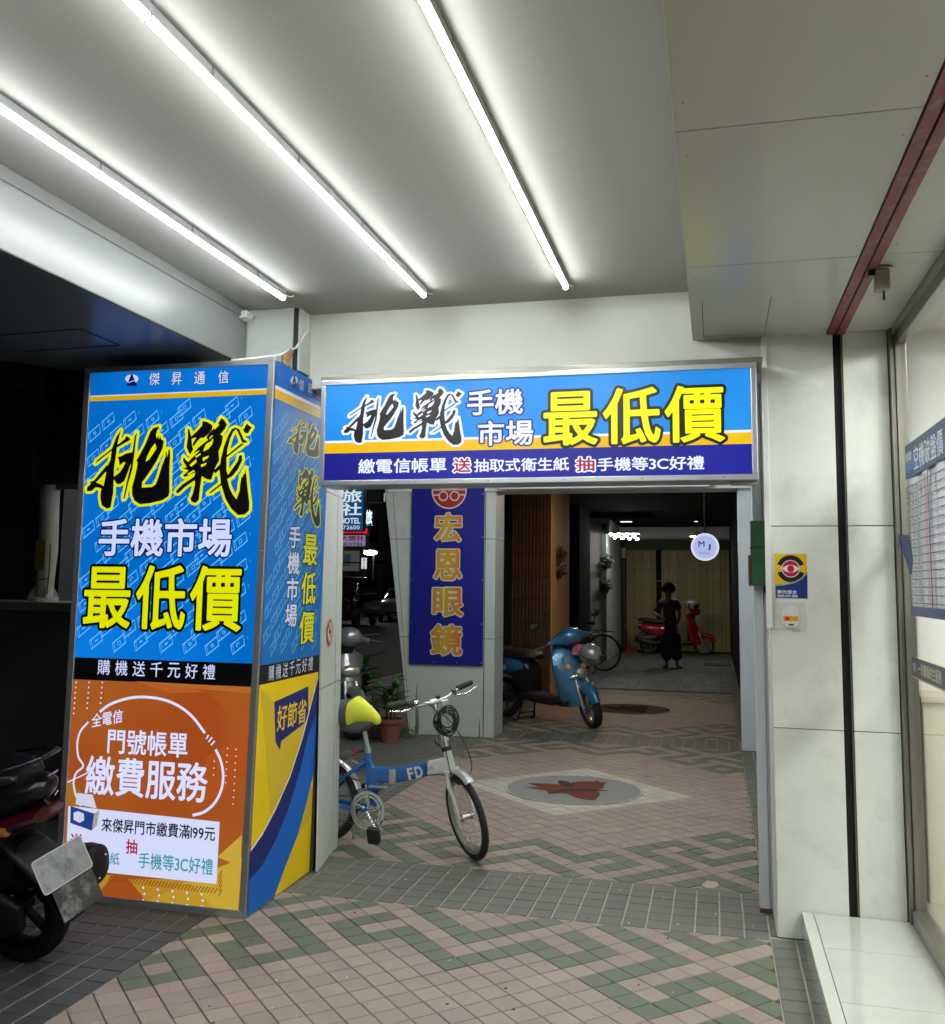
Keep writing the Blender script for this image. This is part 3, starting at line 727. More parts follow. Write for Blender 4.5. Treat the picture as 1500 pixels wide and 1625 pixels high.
# platform
pf=thing('shop_step','raised cream tiled step in front of the shop window','step',(.6,2,0))
STEPT=mat('cream polished tile',(.42,.43,.39),.12,var=.06,scale=14,dirt=.12,dscale=5,dcol=(.2,.18,.13),rvar=.06)
MB().box(.366,.82,-3,4.64,0,.106).build('step_body',mat('step mortar',(.2,.2,.18),.8),pf)
MB().box(.352,.366,-3,4.642,.0,.106).build('riser_tile',STEPT,pf)
ty=[4.64,4.22,3.70,3.18,2.66,2.14,1.62]
for j in range(6):
    MB().box(.402,.815,ty[j+1]+.0015,ty[j]-.0015,.106,.12).build('step_tile',STEPT,pf,bevel=.001)
yy=4.642
for j in range(6): MB().box(.352,.399,yy-j*.62-.618,yy-j*.62,.1065,.1215).build('nosing_tile',mat('nosing tile',(.46,.47,.43),.2,var=.05,scale=10,dirt=.15),pf,bevel=.002)
# shop window
XG=.835
sf=thing('shop_window','glazed shop front with brushed metal frame at the right edge','shop window',(XG,3,.12))
MB().box(.794,.812,4.60,4.66,.12,2.75).build('frame_post',STEEL,sf,bevel=.002)
MB().box(.8135,.86,4.585,4.66,.12,2.75).build('frame_post',STEEL,sf,bevel=.003)
MB().box(.80,.87,-3,4.585,.121,.185).build('bottom_rail',STEEL,sf,bevel=.003)
MB().box(.815,.86,-3,4.585,2.67,2.75).build('top_rail',STEEL,sf,bevel=.003)
MB().box(.80,.815,-3,4.585,2.71,2.749).build('top_rail_lip',STEEL,sf,bevel=.002)
gm=bpy.data.materials.new('window glass'); gm.use_nodes=True; n=gm.node_tree.nodes; L=gm.node_tree.links; n.remove(n['Principled BSDF'])
tr=n.new('ShaderNodeBsdfTransparent'); tr.inputs[0].default_value=(.93,.96,.94,1); gl=n.new('ShaderNodeBsdfGlossy'); gl.inputs['Roughness'].default_value=.01
fr=n.new('ShaderNodeFresnel'); gg=n.new('ShaderNodeNewGeometry'); mi=n.new('ShaderNodeMapRange'); mi.inputs['To Min'].default_value=1.45; mi.inputs['To Max'].default_value=1/1.45; L.new(gg.outputs['Backfacing'],mi.inputs['Value']); L.new(mi.outputs['Result'],fr.inputs[0]); ms=n.new('ShaderNodeMixShader'); L.new(fr.outputs[0],ms.inputs[0]); L.new(tr.outputs[0],ms.inputs[1]); L.new(gl.outputs[0],ms.inputs[2]); L.new(ms.outputs[0],n['Material Output'].inputs[0])
MB().box(XG-.003,XG+.003,-3,4.587,.18,2.675).build('glass_pane',gm,sf)
# shop interior
CREAM=mat('shop wall cream',(.62,.56,.42),.6,var=.04,scale=3); INW=mat('shop wall white',(.82,.82,.78),.6)
sr=MB()
sr.box(.9,5.5,5.3,5.4,1.0,3.0); tag(sr.build('shop_back_wall',INW),'bright white upper wall inside the shop','wall')
tag(MB().box(5.5,5.6,-3,5.4,0,3.0).build('shop_side_wall',INW),'far inner wall of the shop','wall')
tag(MB().box(.9,5.5,-3,5.3,2.9,3.0).build('shop_ceiling',INW),kind='structure')
tag(MB().box(.872,5.5,-3,5.3,.0,.1).build('shop_floor',mat('shop floor',(.4,.36,.28),.3)),kind='structure')
cb=thing('shop_cabinet','cream shop cabinet standing behind the window glass','cabinet',(1.3,5.1,.1))
MB().box(.95,2.6,5.0,5.28,.1,1.02).build('cabinet_body',CREAM,cb,bevel=.004)
MB().box(.94,2.61,4.98,5.29,1.022,1.05).build('cabinet_top',mat('cabinet top',(.5,.42,.3),.4),cb,bevel=.003)
MB().box(1.08,1.6,4.985,4.998,.35,.85).build('door_panel',mat('cabinet glass',(.3,.34,.34),.1),cb)
MB().box(1.7,2.2,4.985,4.998,.35,.85).build('door_panel',mat('cabinet glass',(.3,.34,.34),.1),cb)
for i,(x,y) in enumerate(((1.7,3.9),(1.7,2.0),(3.2,3.9),(3.2,2.0))):
    t=thing('shop_panel_light',['square lit panel light in the shop ceiling nearest the pier','square lit panel light in the shop ceiling near the window','square lit panel light at the back of the shop near the pier','square lit panel light deep inside the shop'][i],'panel light',(x,y,2.88),group='panel lights inside the shop')
    MB().box(x-.32,x+.32,y-.32,y+.32,2.885,2.899).build('light_frame',WHITEPL,t); MB().box(x-.3,x+.3,y-.3,y+.3,2.878,2.884).build('light_panel',mat('shop lamp',(.9,.9,.9),.5,emit=58,ecol=(1,.98,.94)),t)
# posters stuck on the glass
FG=Face((XG-.004,0,0),(0,-1,0),(0,0,1),(-1,0,0))
po=thing('price_poster','large wrinkled phone price list poster taped inside the shop window','poster',(XG,4.3,1.5))
PW=vinyl('poster paper','#e4e6ee'); PN=vinyl('poster navy','#1d3a6e'); PB=vinyl('poster blue','#2a6cb0'); PK=vinyl('poster ink','#20242c'); PR=vinyl('poster red','#b83040'); PY=vinyl('poster gold','#cda53a')
T=FG.uv(1441,709); B=FG.uv(1453,977); u0=T[0]; wT=T[1]; wB=B[1]; uR=u0+.95
def wob(u,v): return .004+.006*math.sin(u*23+v*3)*math.sin(v*5+1)
mb=MB(); N_=24
V_=[FG.p(u0+(uR-u0)*i/N_,wB+(wT-wB)*j/N_,wob(i/N_,j/N_)) for j in range(N_+1) for i in range(N_+1)]
mb.add(V_,[(j*(N_+1)+i,j*(N_+1)+i+1,(j+1)*(N_+1)+i+1,(j+1)*(N_+1)+i) for j in range(N_) for i in range(N_)]); mb.build('poster_sheet',PW,po,smooth=60)
hh=wT-wB
def prect(nm,a,b,c,d,m,w=.013): FG.rect(nm,u0+a*(uR-u0),u0+b*(uR-u0),wB+c*hh,wB+d*hh,m,po,w)
prect('header_band',0,1,.80,1.,PN); prect('header_stripe',0,1,.84,.90,PB,.0135); prect('footer_band',0,1,0,.055,PN); prect('gold_bar',.02,.15,.90,.912,PY,.014)
FG.text('空機破盤價',[(u0+.19,wT-.03),(u0+.72,wT-.13)],PW,po,.0145,weight=.01,px=False)
FG.text('傑昇通信',[(u0+.02,wT-.035),(u0+.15,wT-.07)],PW,po,.0145,px=False)
mb=MB(); mk=MB(); mr_=MB()
for r in range(16):
    v=wB+hh*(.075+.045*r)
    FG.line(mb,[(u0,v),(uR,v)],.0035,None,None,.0135,px=False)
for u in (.12,.30,.36,.46,.62): FG.line(mb,[(u0+u*.95,wB+.055*hh),(u0+u*.95,wB+.8*hh)],.003,None,None,.0135,px=False)
mb.build('table_lines',PK,po)
FG.line('navy_column',[(u0+.44,wB+.05*hh),(u0+.44,wB+.8*hh)],.018,PN,po,.014,px=False)
for r in range(15):
    v=wB+hh*(.085+.045*r)
    FG.text(['iPhone','Galaxy','Phone','iPad'][r%4 if r>2 else 0],[(u0+.015,v+.022),(u0+.09,v)],PK,po,.0138,weight=.0,px=False,name='row_text')
    FG.text(['15-128','16-256','17-512'][r%3],[(u0+.13,v+.022),(u0+.26,v)],PK,po,.0138,weight=.0,px=False,name='row_text')
for r in range(36):
    v=wB+hh*(.07+.0198*r); q=[(u0+.36,v),(u0+.38,v+.012),(u0+.395,v-.001),(u0+.41,v+.013)]
    FG.line(mr_,q,.0045,None,None,.0138,px=False)
mr_.build('price_marks',PR,po)
np_=thing('lower_strip_poster','navy strip sign with pale lettering stuck low across the shop glass','sign',(XG,4.3,1.2))
a=FG.uv(1449,1042);b=FG.uv(1451,1073)
FG.rect('strip_sheet',a[0],a[0]+.95,b[1],a[1],vinyl('strip navy','#1b2c46'),np_,.004); FG.rect('strip_edge',a[0],a[0]+.95,b[1]-.006,b[1],PY,np_,.0042)
FG.text('傑昇',[(a[0]+.02,a[1]-.02),(a[0]+.085,b[1]+.02)],vinyl('pale gold','#c9c4a4'),np_,.0048,px=False)
FG.text('一次購買終生服務',[(a[0]+.13,a[1]-.015),(a[0]+.56,b[1]+.015)],vinyl('pale gold','#c9c4a4'),np_,.0048,px=False)
fold=thing('curled_paper','navy curled paper sheet edge sticking out beside the price poster','paper',(XG,4.4,1.6))
P=[FG.uv(*x) for x in ((1436,848),(1444,850),(1449,900),(1449,912))]
mb=MB(); 
for i,(a,b) in enumerate((((1436,848),(1446,850)),((1439,868),(1449,868)),((1445,890),(1452,888)),((1449,912),(1453,910)))):
    pa,pb=FG.uv(*a),FG.uv(*b); mb.v+=[tuple(FG.p(pa[0],pa[1],.03-.006*i)),tuple(FG.p(pb[0],pb[1],.006))]
for i in range(3): mb.f.append((2*i,2*i+1,2*i+3,2*i+2)); mb.m.append(0)
mb.build('paper_sheet',PN,fold)
# tube lamps of the middle bay (above the sight line of the wide sign)
for i,x in enumerate((-.55,-2.0,-1.3)):
    for k in range(3):
        y0=5.15+k*1.25; y1=y0+1.175
        t=thing('tube_lamp','lit linear lamp on the middle bay ceiling, '+['right','left','centre'][i]+' row, '+['near','middle','far'][k]+' piece','tube lamp',(x,y0,2.95),group='lit linear lamps of the middle bay')
        MB().box(x-.011,x+.011,y0,y1,2.992,3.0195).build('lamp_housing',MATS['lamp housing'],t)
        prof=[(x+.0125*math.cos(a),2.992-.021*math.sin(a)) for a in [math.pi*j/8 for j in range(9)]]
        MB().hexa([(a,y0+.01,z) for a,z in prof],[(a,y1-.01,z) for a,z in prof]).build('lamp_diffuser',mat('lamp diffuser, middle bay',(.9,.9,.9),.4,emit=105,ecol=(.96,1.,.985)),t)
# ------------------------------------------------------------------ the tall corner light box
lb=thing('corner_light_box','tall two sided phone shop light box, lit blue and orange, wrapped round the left column','light box',(-2.6,4.55,0))
YB=4.199; ZT=2.646
FTx,FBx=-2.085,-2.132
BTx,BBx=-2.122,-2.150; YK=4.945
mb=MB(); mb.hexa([(-3.155,YB+.012,.0),(FBx-.004,YB+.012,.0),(BBx-.004,YK,.0),(-3.155,YK,.0)],[(-3.155,YB+.012,ZT),(FTx-.004,YB+.012,ZT),(BTx-.004,YK,ZT),(-3.155,YK,ZT)]); mb.build('box_shell',ALU,lb)
def xr(z): return FBx+(FTx-FBx)*z/ZT
fw=.034
def strip(p): MB().hexa([(a,YB-.010,z) for a,z in p],[(a,YB+.011,z) for a,z in p]).build('frame_strip',ALU,lb,bevel=.002)
strip([(-3.16,0),(-3.16+fw,fw),(-3.16+fw,ZT-.028),(-3.16,ZT)][:4])
strip([(-3.16,0.0),(xr(0),0.0),(xr(fw)-fw,fw),(-3.16+fw,fw)])
strip([(-3.16+fw,ZT-.028),(xr(ZT)-fw,ZT-.028),(xr(ZT),ZT),(-3.16,ZT)])
strip([(xr(fw)-fw,fw),(xr(0),0),(xr(ZT),ZT),(xr(ZT)-fw,ZT-.028)])
FB=Face((0,YB,0),(1,0,0),(0,0,1),(0,-1,0))
UL,UR=-3.16+fw,-2.1
vW=FB.uv(429,616)[1]; vY=FB.uv(429,617.8)[1]; vY2=FB.uv(429,625.4)[1]; vK=FB.uv(402,1053)[1]; vO=FB.uv(401,1090)[1]; vBt=fw; vTp=ZT-.028
def band(name,z0,z1,m,w=.0005): FB.poly(name,[(UL,z0),(xr(z0)-fw,z0),(xr(z1)-fw,z1),(UL,z1)],m,lb,w,px=False)
def grad(name,ca,cb_,s,axis=2,z0=0,z1=1,scale=1.,streak=False):
    m=mat('film '+name,tuple(x*.25 for x in srgb(ca)),.3,emit=s,ecol=srgb(ca),spec=.35); n=m.node_tree.nodes; L=m.node_tree.links; b=n['Principled BSDF']
    g_=n.new('ShaderNodeNewGeometry'); nz=n.new('ShaderNodeTexNoise'); nz.inputs['Scale'].default_value=scale; nz.inputs['Detail'].default_value=1
    L.new(g_.outputs['Position'],nz.inputs['Vector']); mx=n.new('ShaderNodeMix'); mx.data_type='RGBA'
    mx.inputs['A'].default_value=srgb(ca)+(1,); mx.inputs['B'].default_value=srgb(cb_)+(1,)
    r=n.new('ShaderNodeMapRange'); r.inputs['From Min'].default_value=.35; r.inputs['From Max'].default_value=.65
    L.new(nz.outputs['Fac'],r.inputs['Value']); L.new(r.outputs['Result'],mx.inputs['Factor']); L.new(mx.outputs['Result'],b.inputs['Emission Color'])
    return m
GB=grad('sign blue','#0066be','#0a7be0',.93,scale=1.1)  # noise between two blues puts uneven backlight into the film colour
GW=glow('white','#c9d2fa',.93); GY=glow('yellow stripe','#d8a800',.85); GK=mat('film black',(.004,.004,.005),.3); GYL=glow('lemon','#d8dc00',.95)
GIC=glow('icon blue','#62b6f6',1.); GNV=glow('navy','#0a1560',.8)
band('header_panel',vW,vTp,GB); band('white_stripe',vY,vW,GW); band('yellow_stripe',vY2,vY,GY); band('blue_panel',vK,vY2,GB); band('black_band',vO,vK,GK); 
OR=grad('orange','#a04a1c','#a85c24',.88,scale=2.0)
band('orange_panel',vBt,vO,OR)
# facets of the orange artwork
def facet(pts,col,w=.0008,name='orange_facet'): FB.poly(name,pts,glow(col,col,.85),lb,w)
facet([(215,1081),(401,1091),(399,1101),(300,1092)],'#b06a2a'); facet([(215,1081),(300,1092),(330,1098),(270,1100)],'#b55f24',.0009)
facet([(399,1101),(330,1098),(380,1150),(396,1165)],'#a85520',.0009)
facet([(396,1165),(330,1200),(300,1290),(392,1230)],'#b0521c',.0007)
facet([(106,1262),(106,1232),(170,1300),(118,1350),(103,1372)],'#ab6c20',.0008)
facet([(384,1330),(350,1395),(210,1395),(150,1385),(150,1428),(378,1449)],'#b98a28',.0009)
facet([(300,1395),(384,1362),(378,1449),(250,1437)],'#c9a636',.0012)
facet([(345,1360),(384,1325),(382,1375)],'#c8a83c',.0011)
facet([(150,1425),(190,1378),(235,1433)],'#a4511a',.0011)
facet([(230,1432),(300,1400),(345,1446)],'#c0962a',.0014)
# logo and header characters
def logo(F,x0,y0,x1,y1,par,nv,wh):
    w_,h_=x1-x0,y1-y0
    F.poly('logo_disc',[(x0+w_*(.5+.5*math.cos(t)),y0+h_*(.42-.34*math.sin(t))) for t in [2*math.pi*i/20 for i in range(20)]],wh,par,.0012)
    F.poly('logo_pyramid',[(x0+w_*.1,y1-h_*.05),(x0+w_*.5,y0-h_*.05),(x0+w_*.9,y1),],nv,par,.0016)
    F.line('logo_rings',[(x0+w_*.25,y0+h_*.72),(x0+w_*.5,y0+h_*.62),(x0+w_*.8,y0+h_*.55)],.004,wh,par,.002)
logo(FB,199,592.5,220,613,lb,GNV,GW)
for ch,x0,x1,y0 in (('傑',237.5,253.5,591.5),('昇',273,288.5,591),('通',309,325.5,590),('信',347,363,588.5)):
    FB.text(ch,[(x0,y0),(x1,y0+19.5)],GW,lb,.0022,weight=.01,out=.05,outm=GNV)
# smartphone icons strewn over the blue
def icons(F,quad,par,m,n=64,u_range=None,w=.0009,sc=1.):
    mb=MB(); (u0,u1),(v0,v1)=quad; st=.100*sc; r_=random.Random(3); row=0; v=v0+.02
    while v<v1-.02:
        u=u0+(row%2)*st*.8+.035
        while u<u1-.015:
            cu,cv_=u+r_.uniform(-.006,.006),v+r_.uniform(-.006,.006); a=R(38); ca,sa=math.cos(a),math.sin(a)
            t=lambda x,y:(cu+x*ca-y*sa*.35-.0,cv_+x*sa+y*.95)
            hw,hh_=.040*sc,.023*sc; rc=.006*sc
            P=[t(x,y) for x,y in ((-hw,-hh_),(hw,-hh_),(hw,hh_),(-hw,hh_))]
            if all(u0-.004<p[0]<u1+.0 and v0+.004<p[1]<v1-.004 for p in P):
                F.line(mb,P,.0058,None,None,w,px=False,closed=True)
                F.line(mb,[t(-hw*.72,-hh_),t(-hw*.72,hh_)],.002,None,None,w,px=False)
                k=r_.randrange(4)
                if k==0: F.line(mb,[t(-.008,-.008),t(.010,-.008),t(.010,.008),t(-.008,.008)],.0035,None,None,w,px=False,closed=True)
                elif k==1: F.disc(mb,t(.002,0),.009*sc,None,None,w,n=10,ri=.005*sc,px=False)
                elif k==2: F.line(mb,[t(-.006,-.007),t(-.006,.008),t(.008,.008),t(.008,-.002)],.004,None,None,w,px=False)
                else: F.line(mb,[t(-.008,0),t(.01,0)],.007,None,None,w,px=False)
                if r_.random()<.5: 
                    q=t(hw*1.25,0); F.disc(mb,q,.014*sc,None,None,w,n=8,ri=.0125*sc,px=False,ang=(-10,60)); 
            u+=st*1.3
        v+=st*.62; row+=1
    return mb.build('phone_icon_print',m,par)
icons(FB,((UL,xr(1.0)-fw-.01),(vK,vY2)),lb,GIC)
# big lettering
z5=lambda x,y:(130+x/5.172,650+y/5.172)
FB.brush(0,[z5(75,108),z5(1374,865)],GK,GYL,lb,.003,off=.0155)
FB.text('手機市場',[(159,823),(367,884)],GW,lb,.003,weight=.022,out=.062,outm=GNV)
FB.text('最低價',[(137,896),(382,1003)],GYL,lb,.0030,weight=.017,out=.060,outm=GK,gap=.06)
for i,ch in enumerate('購機送千元好禮'):
    x=156+i*27.8; FB.text(ch,[(x,1046.5+i*1.25),(x+18.5,1071+i*1.25)],GW,lb,.002,weight=.004)
# speech bubble line, captions
c2=lambda x,y:(x/2.679,1040+y/2.679)
def sm2(*P,n=6):
    P=[Vector(p) for p in P]; Q=[P[0]*2-P[1]]+P+[P[-1]*2-P[-2]]; out=[]
    for i in range(1,len(Q)-2):
        for k in range(n):
            t=k/n; a,b,c,d=Q[i-1],Q[i],Q[i+1],Q[i+2]; out.append(tuple(.5*((2*b)+(c-a)*t+(2*a-5*b+4*c-d)*t*t+(3*b-a-3*c+d)*t**3)))
    return out+[tuple(P[-1])]
LW=glow('line white','#d4dcff',.95)
FB.line('bubble_line',[c2(*p) for p in sm2((425,240),(470,208),(540,184),(610,177),(690,187),(760,215),(820,262),(872,330))],.013,LW,lb,.002)
FB.line('bubble_line',[c2(*p) for p in sm2((918,400),(940,450),(950,510),(942,570),(915,625),(870,665),(820,680))],.013,LW,lb,.002)
FB.line('bubble_line',[c2(*p) for p in sm2((377,283),(345,320),(330,370),(334,430),(355,470),(325,500),(314,540),(322,590),(345,640))],.010,LW,lb,.002)
FB.line('bubble_line',[c2(*p) for p in sm2((278,544),(330,520),(385,494))],.006,LW,lb,.0021)
for a in ((878,355,888,338),(888,368,903,348),(898,382,914,364)): FB.line('bubble_tick',[c2(a[0],a[1]),c2(a[2],a[3])],.0075,LW,lb,.002)
FB.text('全電信',[c2(392,250),c2(520,316)],LW,lb,.0024,weight=.012,skew=.2)
FB.text('門號帳單',[c2(462,310),c2(797,438)],LW,lb,.0024,weight=.014)
FB.text('繳費服務',[c2(370,424),c2(880,628)],LW,lb,.0024,weight=.016)
mb=MB()
for cx_,rows in ((325,7),(380,6),(436,5)):
    for r_ in range(rows): FB.disc(mb,c2(cx_-r_*1.8,115+r_*22),.0045,None,None,.0018,n=8)
for cx_,y0_,rows in ((968,396,6),(1005,400,9),(912,450,3)):
    for r_ in range(rows): FB.disc(mb,c2(cx_-r_*1.6,y0_+r_*29),.0035,None,None,.0018,n=8)
for i in range(5):
    for j in range(3): FB.disc(mb,c2(610+i*62+(j%2)*5,1040-j*26+i*7),.0055,None,None,.0018,n=8)
mb.build('dot_print',LW,lb)
FB.poly('notice_panel',[c2(292,640),c2(935,708),c2(921,972),c2(280,905)],glow('notice white','#cfd6f6',.95),lb,.0018)
TEAL=glow('teal','#3c9aa6',.85); CRM=glow('crimson','#b01832',.8)
FB.text('來傑昇門市繳費滿199元',[(162.5,1297),(341.5,1335)],GK,lb,.0026,weight=.014)
FB.text('抽',[(201,1331),(218,1356)],CRM,lb,.0026,weight=.02)
FB.text('送',[(112,1322),(131,1349)],CRM,lb,.0026,weight=.02)
FB.text('抽取式衛生紙',[(96,1345),(190,1373)],TEAL,lb,.0026,weight=.01)
FB.text('手機等3C好禮',[(221,1352),(338,1389)],TEAL,lb,.0026,weight=.012)
mb=MB()
for i in range(33): FB.line(mb,[c2(455+i*14.5,935+i*1.75),c2(470+i*14.5,958+i*1.75)][::-1] if False else [c2(478+i*14,935+i*1.7),c2(462+i*14,958+i*1.7)],.0045,None,None,.0016)
for i in range(5): FB.line(mb,[c2(945,915+i*20),c2(930,945+i*20)],.0045,None,None,.0016)
mb.build('hatch_print',glow('hatch brown','#8a3d12',.8),lb)
# plain carton picture (no character on it)
FB.poly('carton_top',[c2(330,585),c2(395,592),c2(412,650),c2(322,632)],glow('carton white','#cdd4ea',.9),lb,.0026)
FB.poly('carton_front',[c2(302,640),c2(402,672),c2(392,745),c2(300,712)],glow('carton blue','#24408a',.85),lb,.0028)
FB.poly('carton_side',[c2(402,672),c2(425,656),c2(414,722),c2(392,745)],glow('carton grey','#a9a894',.85),lb,.0028)
FB.poly('carton_blot',[c2(*p) for p in ((315,668),(335,662),(358,672),(360,700),(340,712),(314,698))],glow('carton white','#cdd4ea',.9),lb,.0032)
# rivets on the corner post
mb=MB()
for z in (.35,.8,1.25,1.7,2.2): mb.ell((xr(z)-.014,YB-.011,z),.005,.003,.005,8,5)
mb.build('rivet',STEEL,lb,smooth=60)
# side face: same artwork as unlit print
So=Vector((FBx,YB,0)); Su=Vector((BBx-FBx,YK-YB,0)); Sv=Vector((FTx-FBx,0,ZT)); Sn=Su.cross(Sv).normalized()
FS=Face(So+Sn*.002,Su,Sv,Sn); LU=Su.length; LV=Sv.length
kk=1.25
def sv(col,k=kk): c=srgb(col); return mat('print '+col+str(k),tuple(min(.85,x*k) for x in c),.5,spec=.3,bump=.12,bscale=7)
def sband(nm,v0,v1,c,w=.0005): FS.rect(nm,.006,LU-.004,v0,v1,sv(c),lb,w)
sW=FS.uv(446,615)[1]; sK=FS.uv(420,1055)[1]; sO=FS.uv(418,1086)[1]
sband('header_panel',sW,LV-.005,'#0a5aa8'); sband('white_stripe',sW-.018,sW,'#c8cce0'); sband('yellow_stripe',sW-.065,sW-.018,'#c29414'); sband('blue_panel',sK,sW-.065,'#0a5a9e'); sband('black_band',sO,sK,'#101614'); sband('yellow_panel',.004,sO,'#c9a90a')
icons(FS,((.02,LU-.02),(sK,sW-.065)),lb,sv('#5aa0cc'),w=.001)
SK=sv('#0a0d0c'); SYL=sv('#d2cf20',1.); SWH=sv('#c4c8dc',1.); SNV=sv('#14205c')
logo(FS,461,595,473,615,lb,SNV,SWH)
hv=FS.uv(470,607)[1]
for i,ch in enumerate('傑昇通信'):
    FS.text(ch,[(.29+i*.115,hv+.032),(.352+i*.115,hv-.032)],SWH,lb,.002,weight=.01,out=.05,outm=SNV,px=False)
a=FS.uv(462,655); b=FS.uv(503,735)
FS.brush(1,[(459,656),(505,732)],SK,SYL,lb,.0025,off=.014)
FS.brush(2,[(470,737),(507,836)],SK,SYL,lb,.0025,off=.014)
t1=FS.uv(467,838)[1]; t2=FS.uv(461,995)[1]
FS.text('手機市場',[(459,833),(470,994)],SWH,lb,.0025,weight=.02,out=.055,outm=SNV,vertical=True,gap=.1)
t1=FS.uv(493,845)[1]; t2=FS.uv(484,1018)[1]
FS.text('最低價',[(482,846),(497,1020)],SYL,lb,.0025,weight=.017,out=.055,outm=SK,vertical=True,gap=.14)
kv=(sK+sO)/2
for i,ch in enumerate('購機送千元好禮'): FS.text(ch,[(.10+i*.082,kv+.037+i*.0015),(.163+i*.082,kv-.037+i*.0015)],SWH,lb,.002,px=False,weight=.002)
# wedges, speech flag, swoosh on the yellow foot (mascot left out)
FS.poly('yellow_facet',[(.02,sO-.02),(.5,sO-.25),(LU-.01,sO-.18),(LU-.01,.30),(.30,.12)],sv('#b89a22'),lb,.0008,px=False)
FS.poly('yellow_facet',[(.35,sO-.55),(LU-.01,sO-.25),(LU-.01,.45)],sv('#d0b84a'),lb,.0011,px=False)
fl_=[FS.uv(*p) for p in ((435,1114),(489,1089),(489,1143),(446,1176),(444,1190),(437,1178))]
FS.poly('speech_flag',fl_,SNV,lb,.0016,px=False)
a=FS.uv(439,1121); b=FS.uv(485,1146)
FS.text('好節省',[(a[0]+.01,a[1]-.0),(b[0],b[1]+.0)],sv('#c9a418'),lb,.0022,px=False,weight=.012,skew=.0)
sw_=[FS.uv(*p) for p in ((395,1392),(425,1378),(455,1345),(480,1300),(497,1250),(504,1225))]
FS.poly('swoosh_navy',[(.004,.10)]+[(.004,.30)]+[(.12,.345),(.26,.43),(.42,.56),(.56,.73),(.66,.90),(LU-.006,1.03),(LU-.006,.78),(.62,.62),(.5,.44),(.36,.3),(.2,.18),(.1,.12)],SNV,lb,.0016,px=False)
FS.poly('swoosh_blue',[(.004,.006),(.004,.17),(.14,.20),(.28,.28),(.42,.40),(.55,.57),(.64,.74),(LU-.006,.84),(LU-.006,.52),(.66,.38),(.56,.24),(.42,.12),(.3,.006)],sv('#0d55a8'),lb,.0019,px=False)
FS.line('swoosh_edge',[(.006,.305),(.12,.35),(.26,.435),(.42,.566),(.56,.738),(.66,.908),(LU-.006,1.04)],.010,sv('#d6d6c8'),lb,.0022,px=False)
# no-smoking disc on the column just beyond
ns=thing('no_smoking_sticker','round orange no smoking sticker on the column edge beside the light box','sticker',(-2.1,5.1,1.3))
FC=Face((-2.0975,4.945,0),(-.073,.375,0),(-.012,0,1),(1,.19,0))
c=FC.uv(527,1003)
FC.disc('sticker_sheet',c,.075,vinyl('cream','#c9c6b4'),ns,.003,px=False)
FC.disc('sticker_ring',c,.075,vinyl('orange ring','#b8582c'),ns,.0034,ri=.055,px=False)
FC.line('cigarette',[(c[0]-.03,c[1]),(c[0]+.035,c[1])],.014,BKV,ns,.0038,px=False)
FC.line('smoke_mark',[(c[0]+.01,c[1]+.015),(c[0]+.02,c[1]+.035)],.008,BKV,ns,.0038,px=False)
FC.line('slash',[(c[0]-.04,c[1]+.042),(c[0]+.04,c[1]-.042)],.012,vinyl('red slash','#a02018'),ns,.0042,px=False)
# ------------------------------------------------------------------ the wide sign over the passage
YS=4.4
ws=thing('wide_light_box_sign','wide lit blue, yellow and navy shop sign hung under the cross beam','shop sign',(-.85,4.5,2.05))
tl,tr_,bl,br=[at(*a,Y=YS) for a in ((508,603),(1203,577),(510,767),(1201,766))]
x0,x1=(tl.x+bl.x)/2,(tr_.x+br.x)/2; z0,z1=(bl.z+br.z)/2,(tl.z+tr_.z)/2
MB().box(x0,x1,YS+.012,YS+.2,z0,z1).build('sign_case',ALU,ws,bevel=.003)
f_=.026
for nm,(a,b,c,d) in dict(t=(x0,x1,z1-f_,z1),b=(x0,x1,z0,z0+f_),l=(x0,x0+f_,z0+f_+.0005,z1-f_-.0005),r=(x1-f_,x1,z0+f_+.0005,z1-f_-.0005)).items():
    MB().box(a,b,YS-.012,YS+.011,c,d).build('frame_strip',ALU,ws,bevel=.003)
FW_=Face((0,YS,0),(1,0,0),(0,0,1),(0,-1,0))
a0,a1=x0+f_,x1-f_
sy=lambda py:FW_.uv(514,py)[1]
WB=grad('wide sign blue','#1b86dc','#2690e6',.95,scale=2.); WNV=grad('wide sign navy','#1a1c86','#20249a',.9,scale=2.); WYE=grad('wide sign yellow','#e0ae00','#e8bc08',.95,scale=2.); WWH=glow('wide white','#dfe6ff',.97); WLM=glow('wide lemon','#f0f000',.98)
def wb(nm,v0,v1,m): FW_.rect(nm,a0,a1,v0,v1,m,ws,.0005)
v1_,v2_,v3_=sy(700),sy(703.6),sy(720)
wb('blue_panel',v1_,z1-f_,WB); wb('white_stripe',v2_,v1_,WWH); wb('yellow_stripe',v3_,v2_,WYE); wb('navy_panel',z0+f_,v3_,WNV)
c3=lambda x,y:(500+x/2.055,560+y/2.055)
FW_.brush(0,[c3(98,128),c3(478,300)],GK,WWH,ws,.0025,off=.021)
FW_.text('手機',[c3(497,122),c3(679,199)],WWH,ws,.0025,weight=.02,out=.075,outm=WNV)
FW_.text('市場',[c3(531,222),c3(712,300)],WWH,ws,.0025,weight=.02,out=.075,outm=WNV)
FW_.text('最低價',[c3(746,124),c3(1338,290)],WLM,ws,.003,weight=.018,out=.068,outm=GK,gap=.05)
FW_.text('繳電信帳單',[c3(142,347),c3(429,389)],WWH,ws,.0022,weight=.018)
FW_.text('送',[c3(452,344),c3(508,389)],CRM,ws,.003,weight=.02,out=.1,outm=WWH)
FW_.text('抽取式衛生紙',[c3(519,346),c3(829,384)],WWH,ws,.0022,weight=.018)
FW_.text('抽',[c3(852,341),c3(912,386)],CRM,ws,.003,weight=.02,out=.1,outm=WWH)
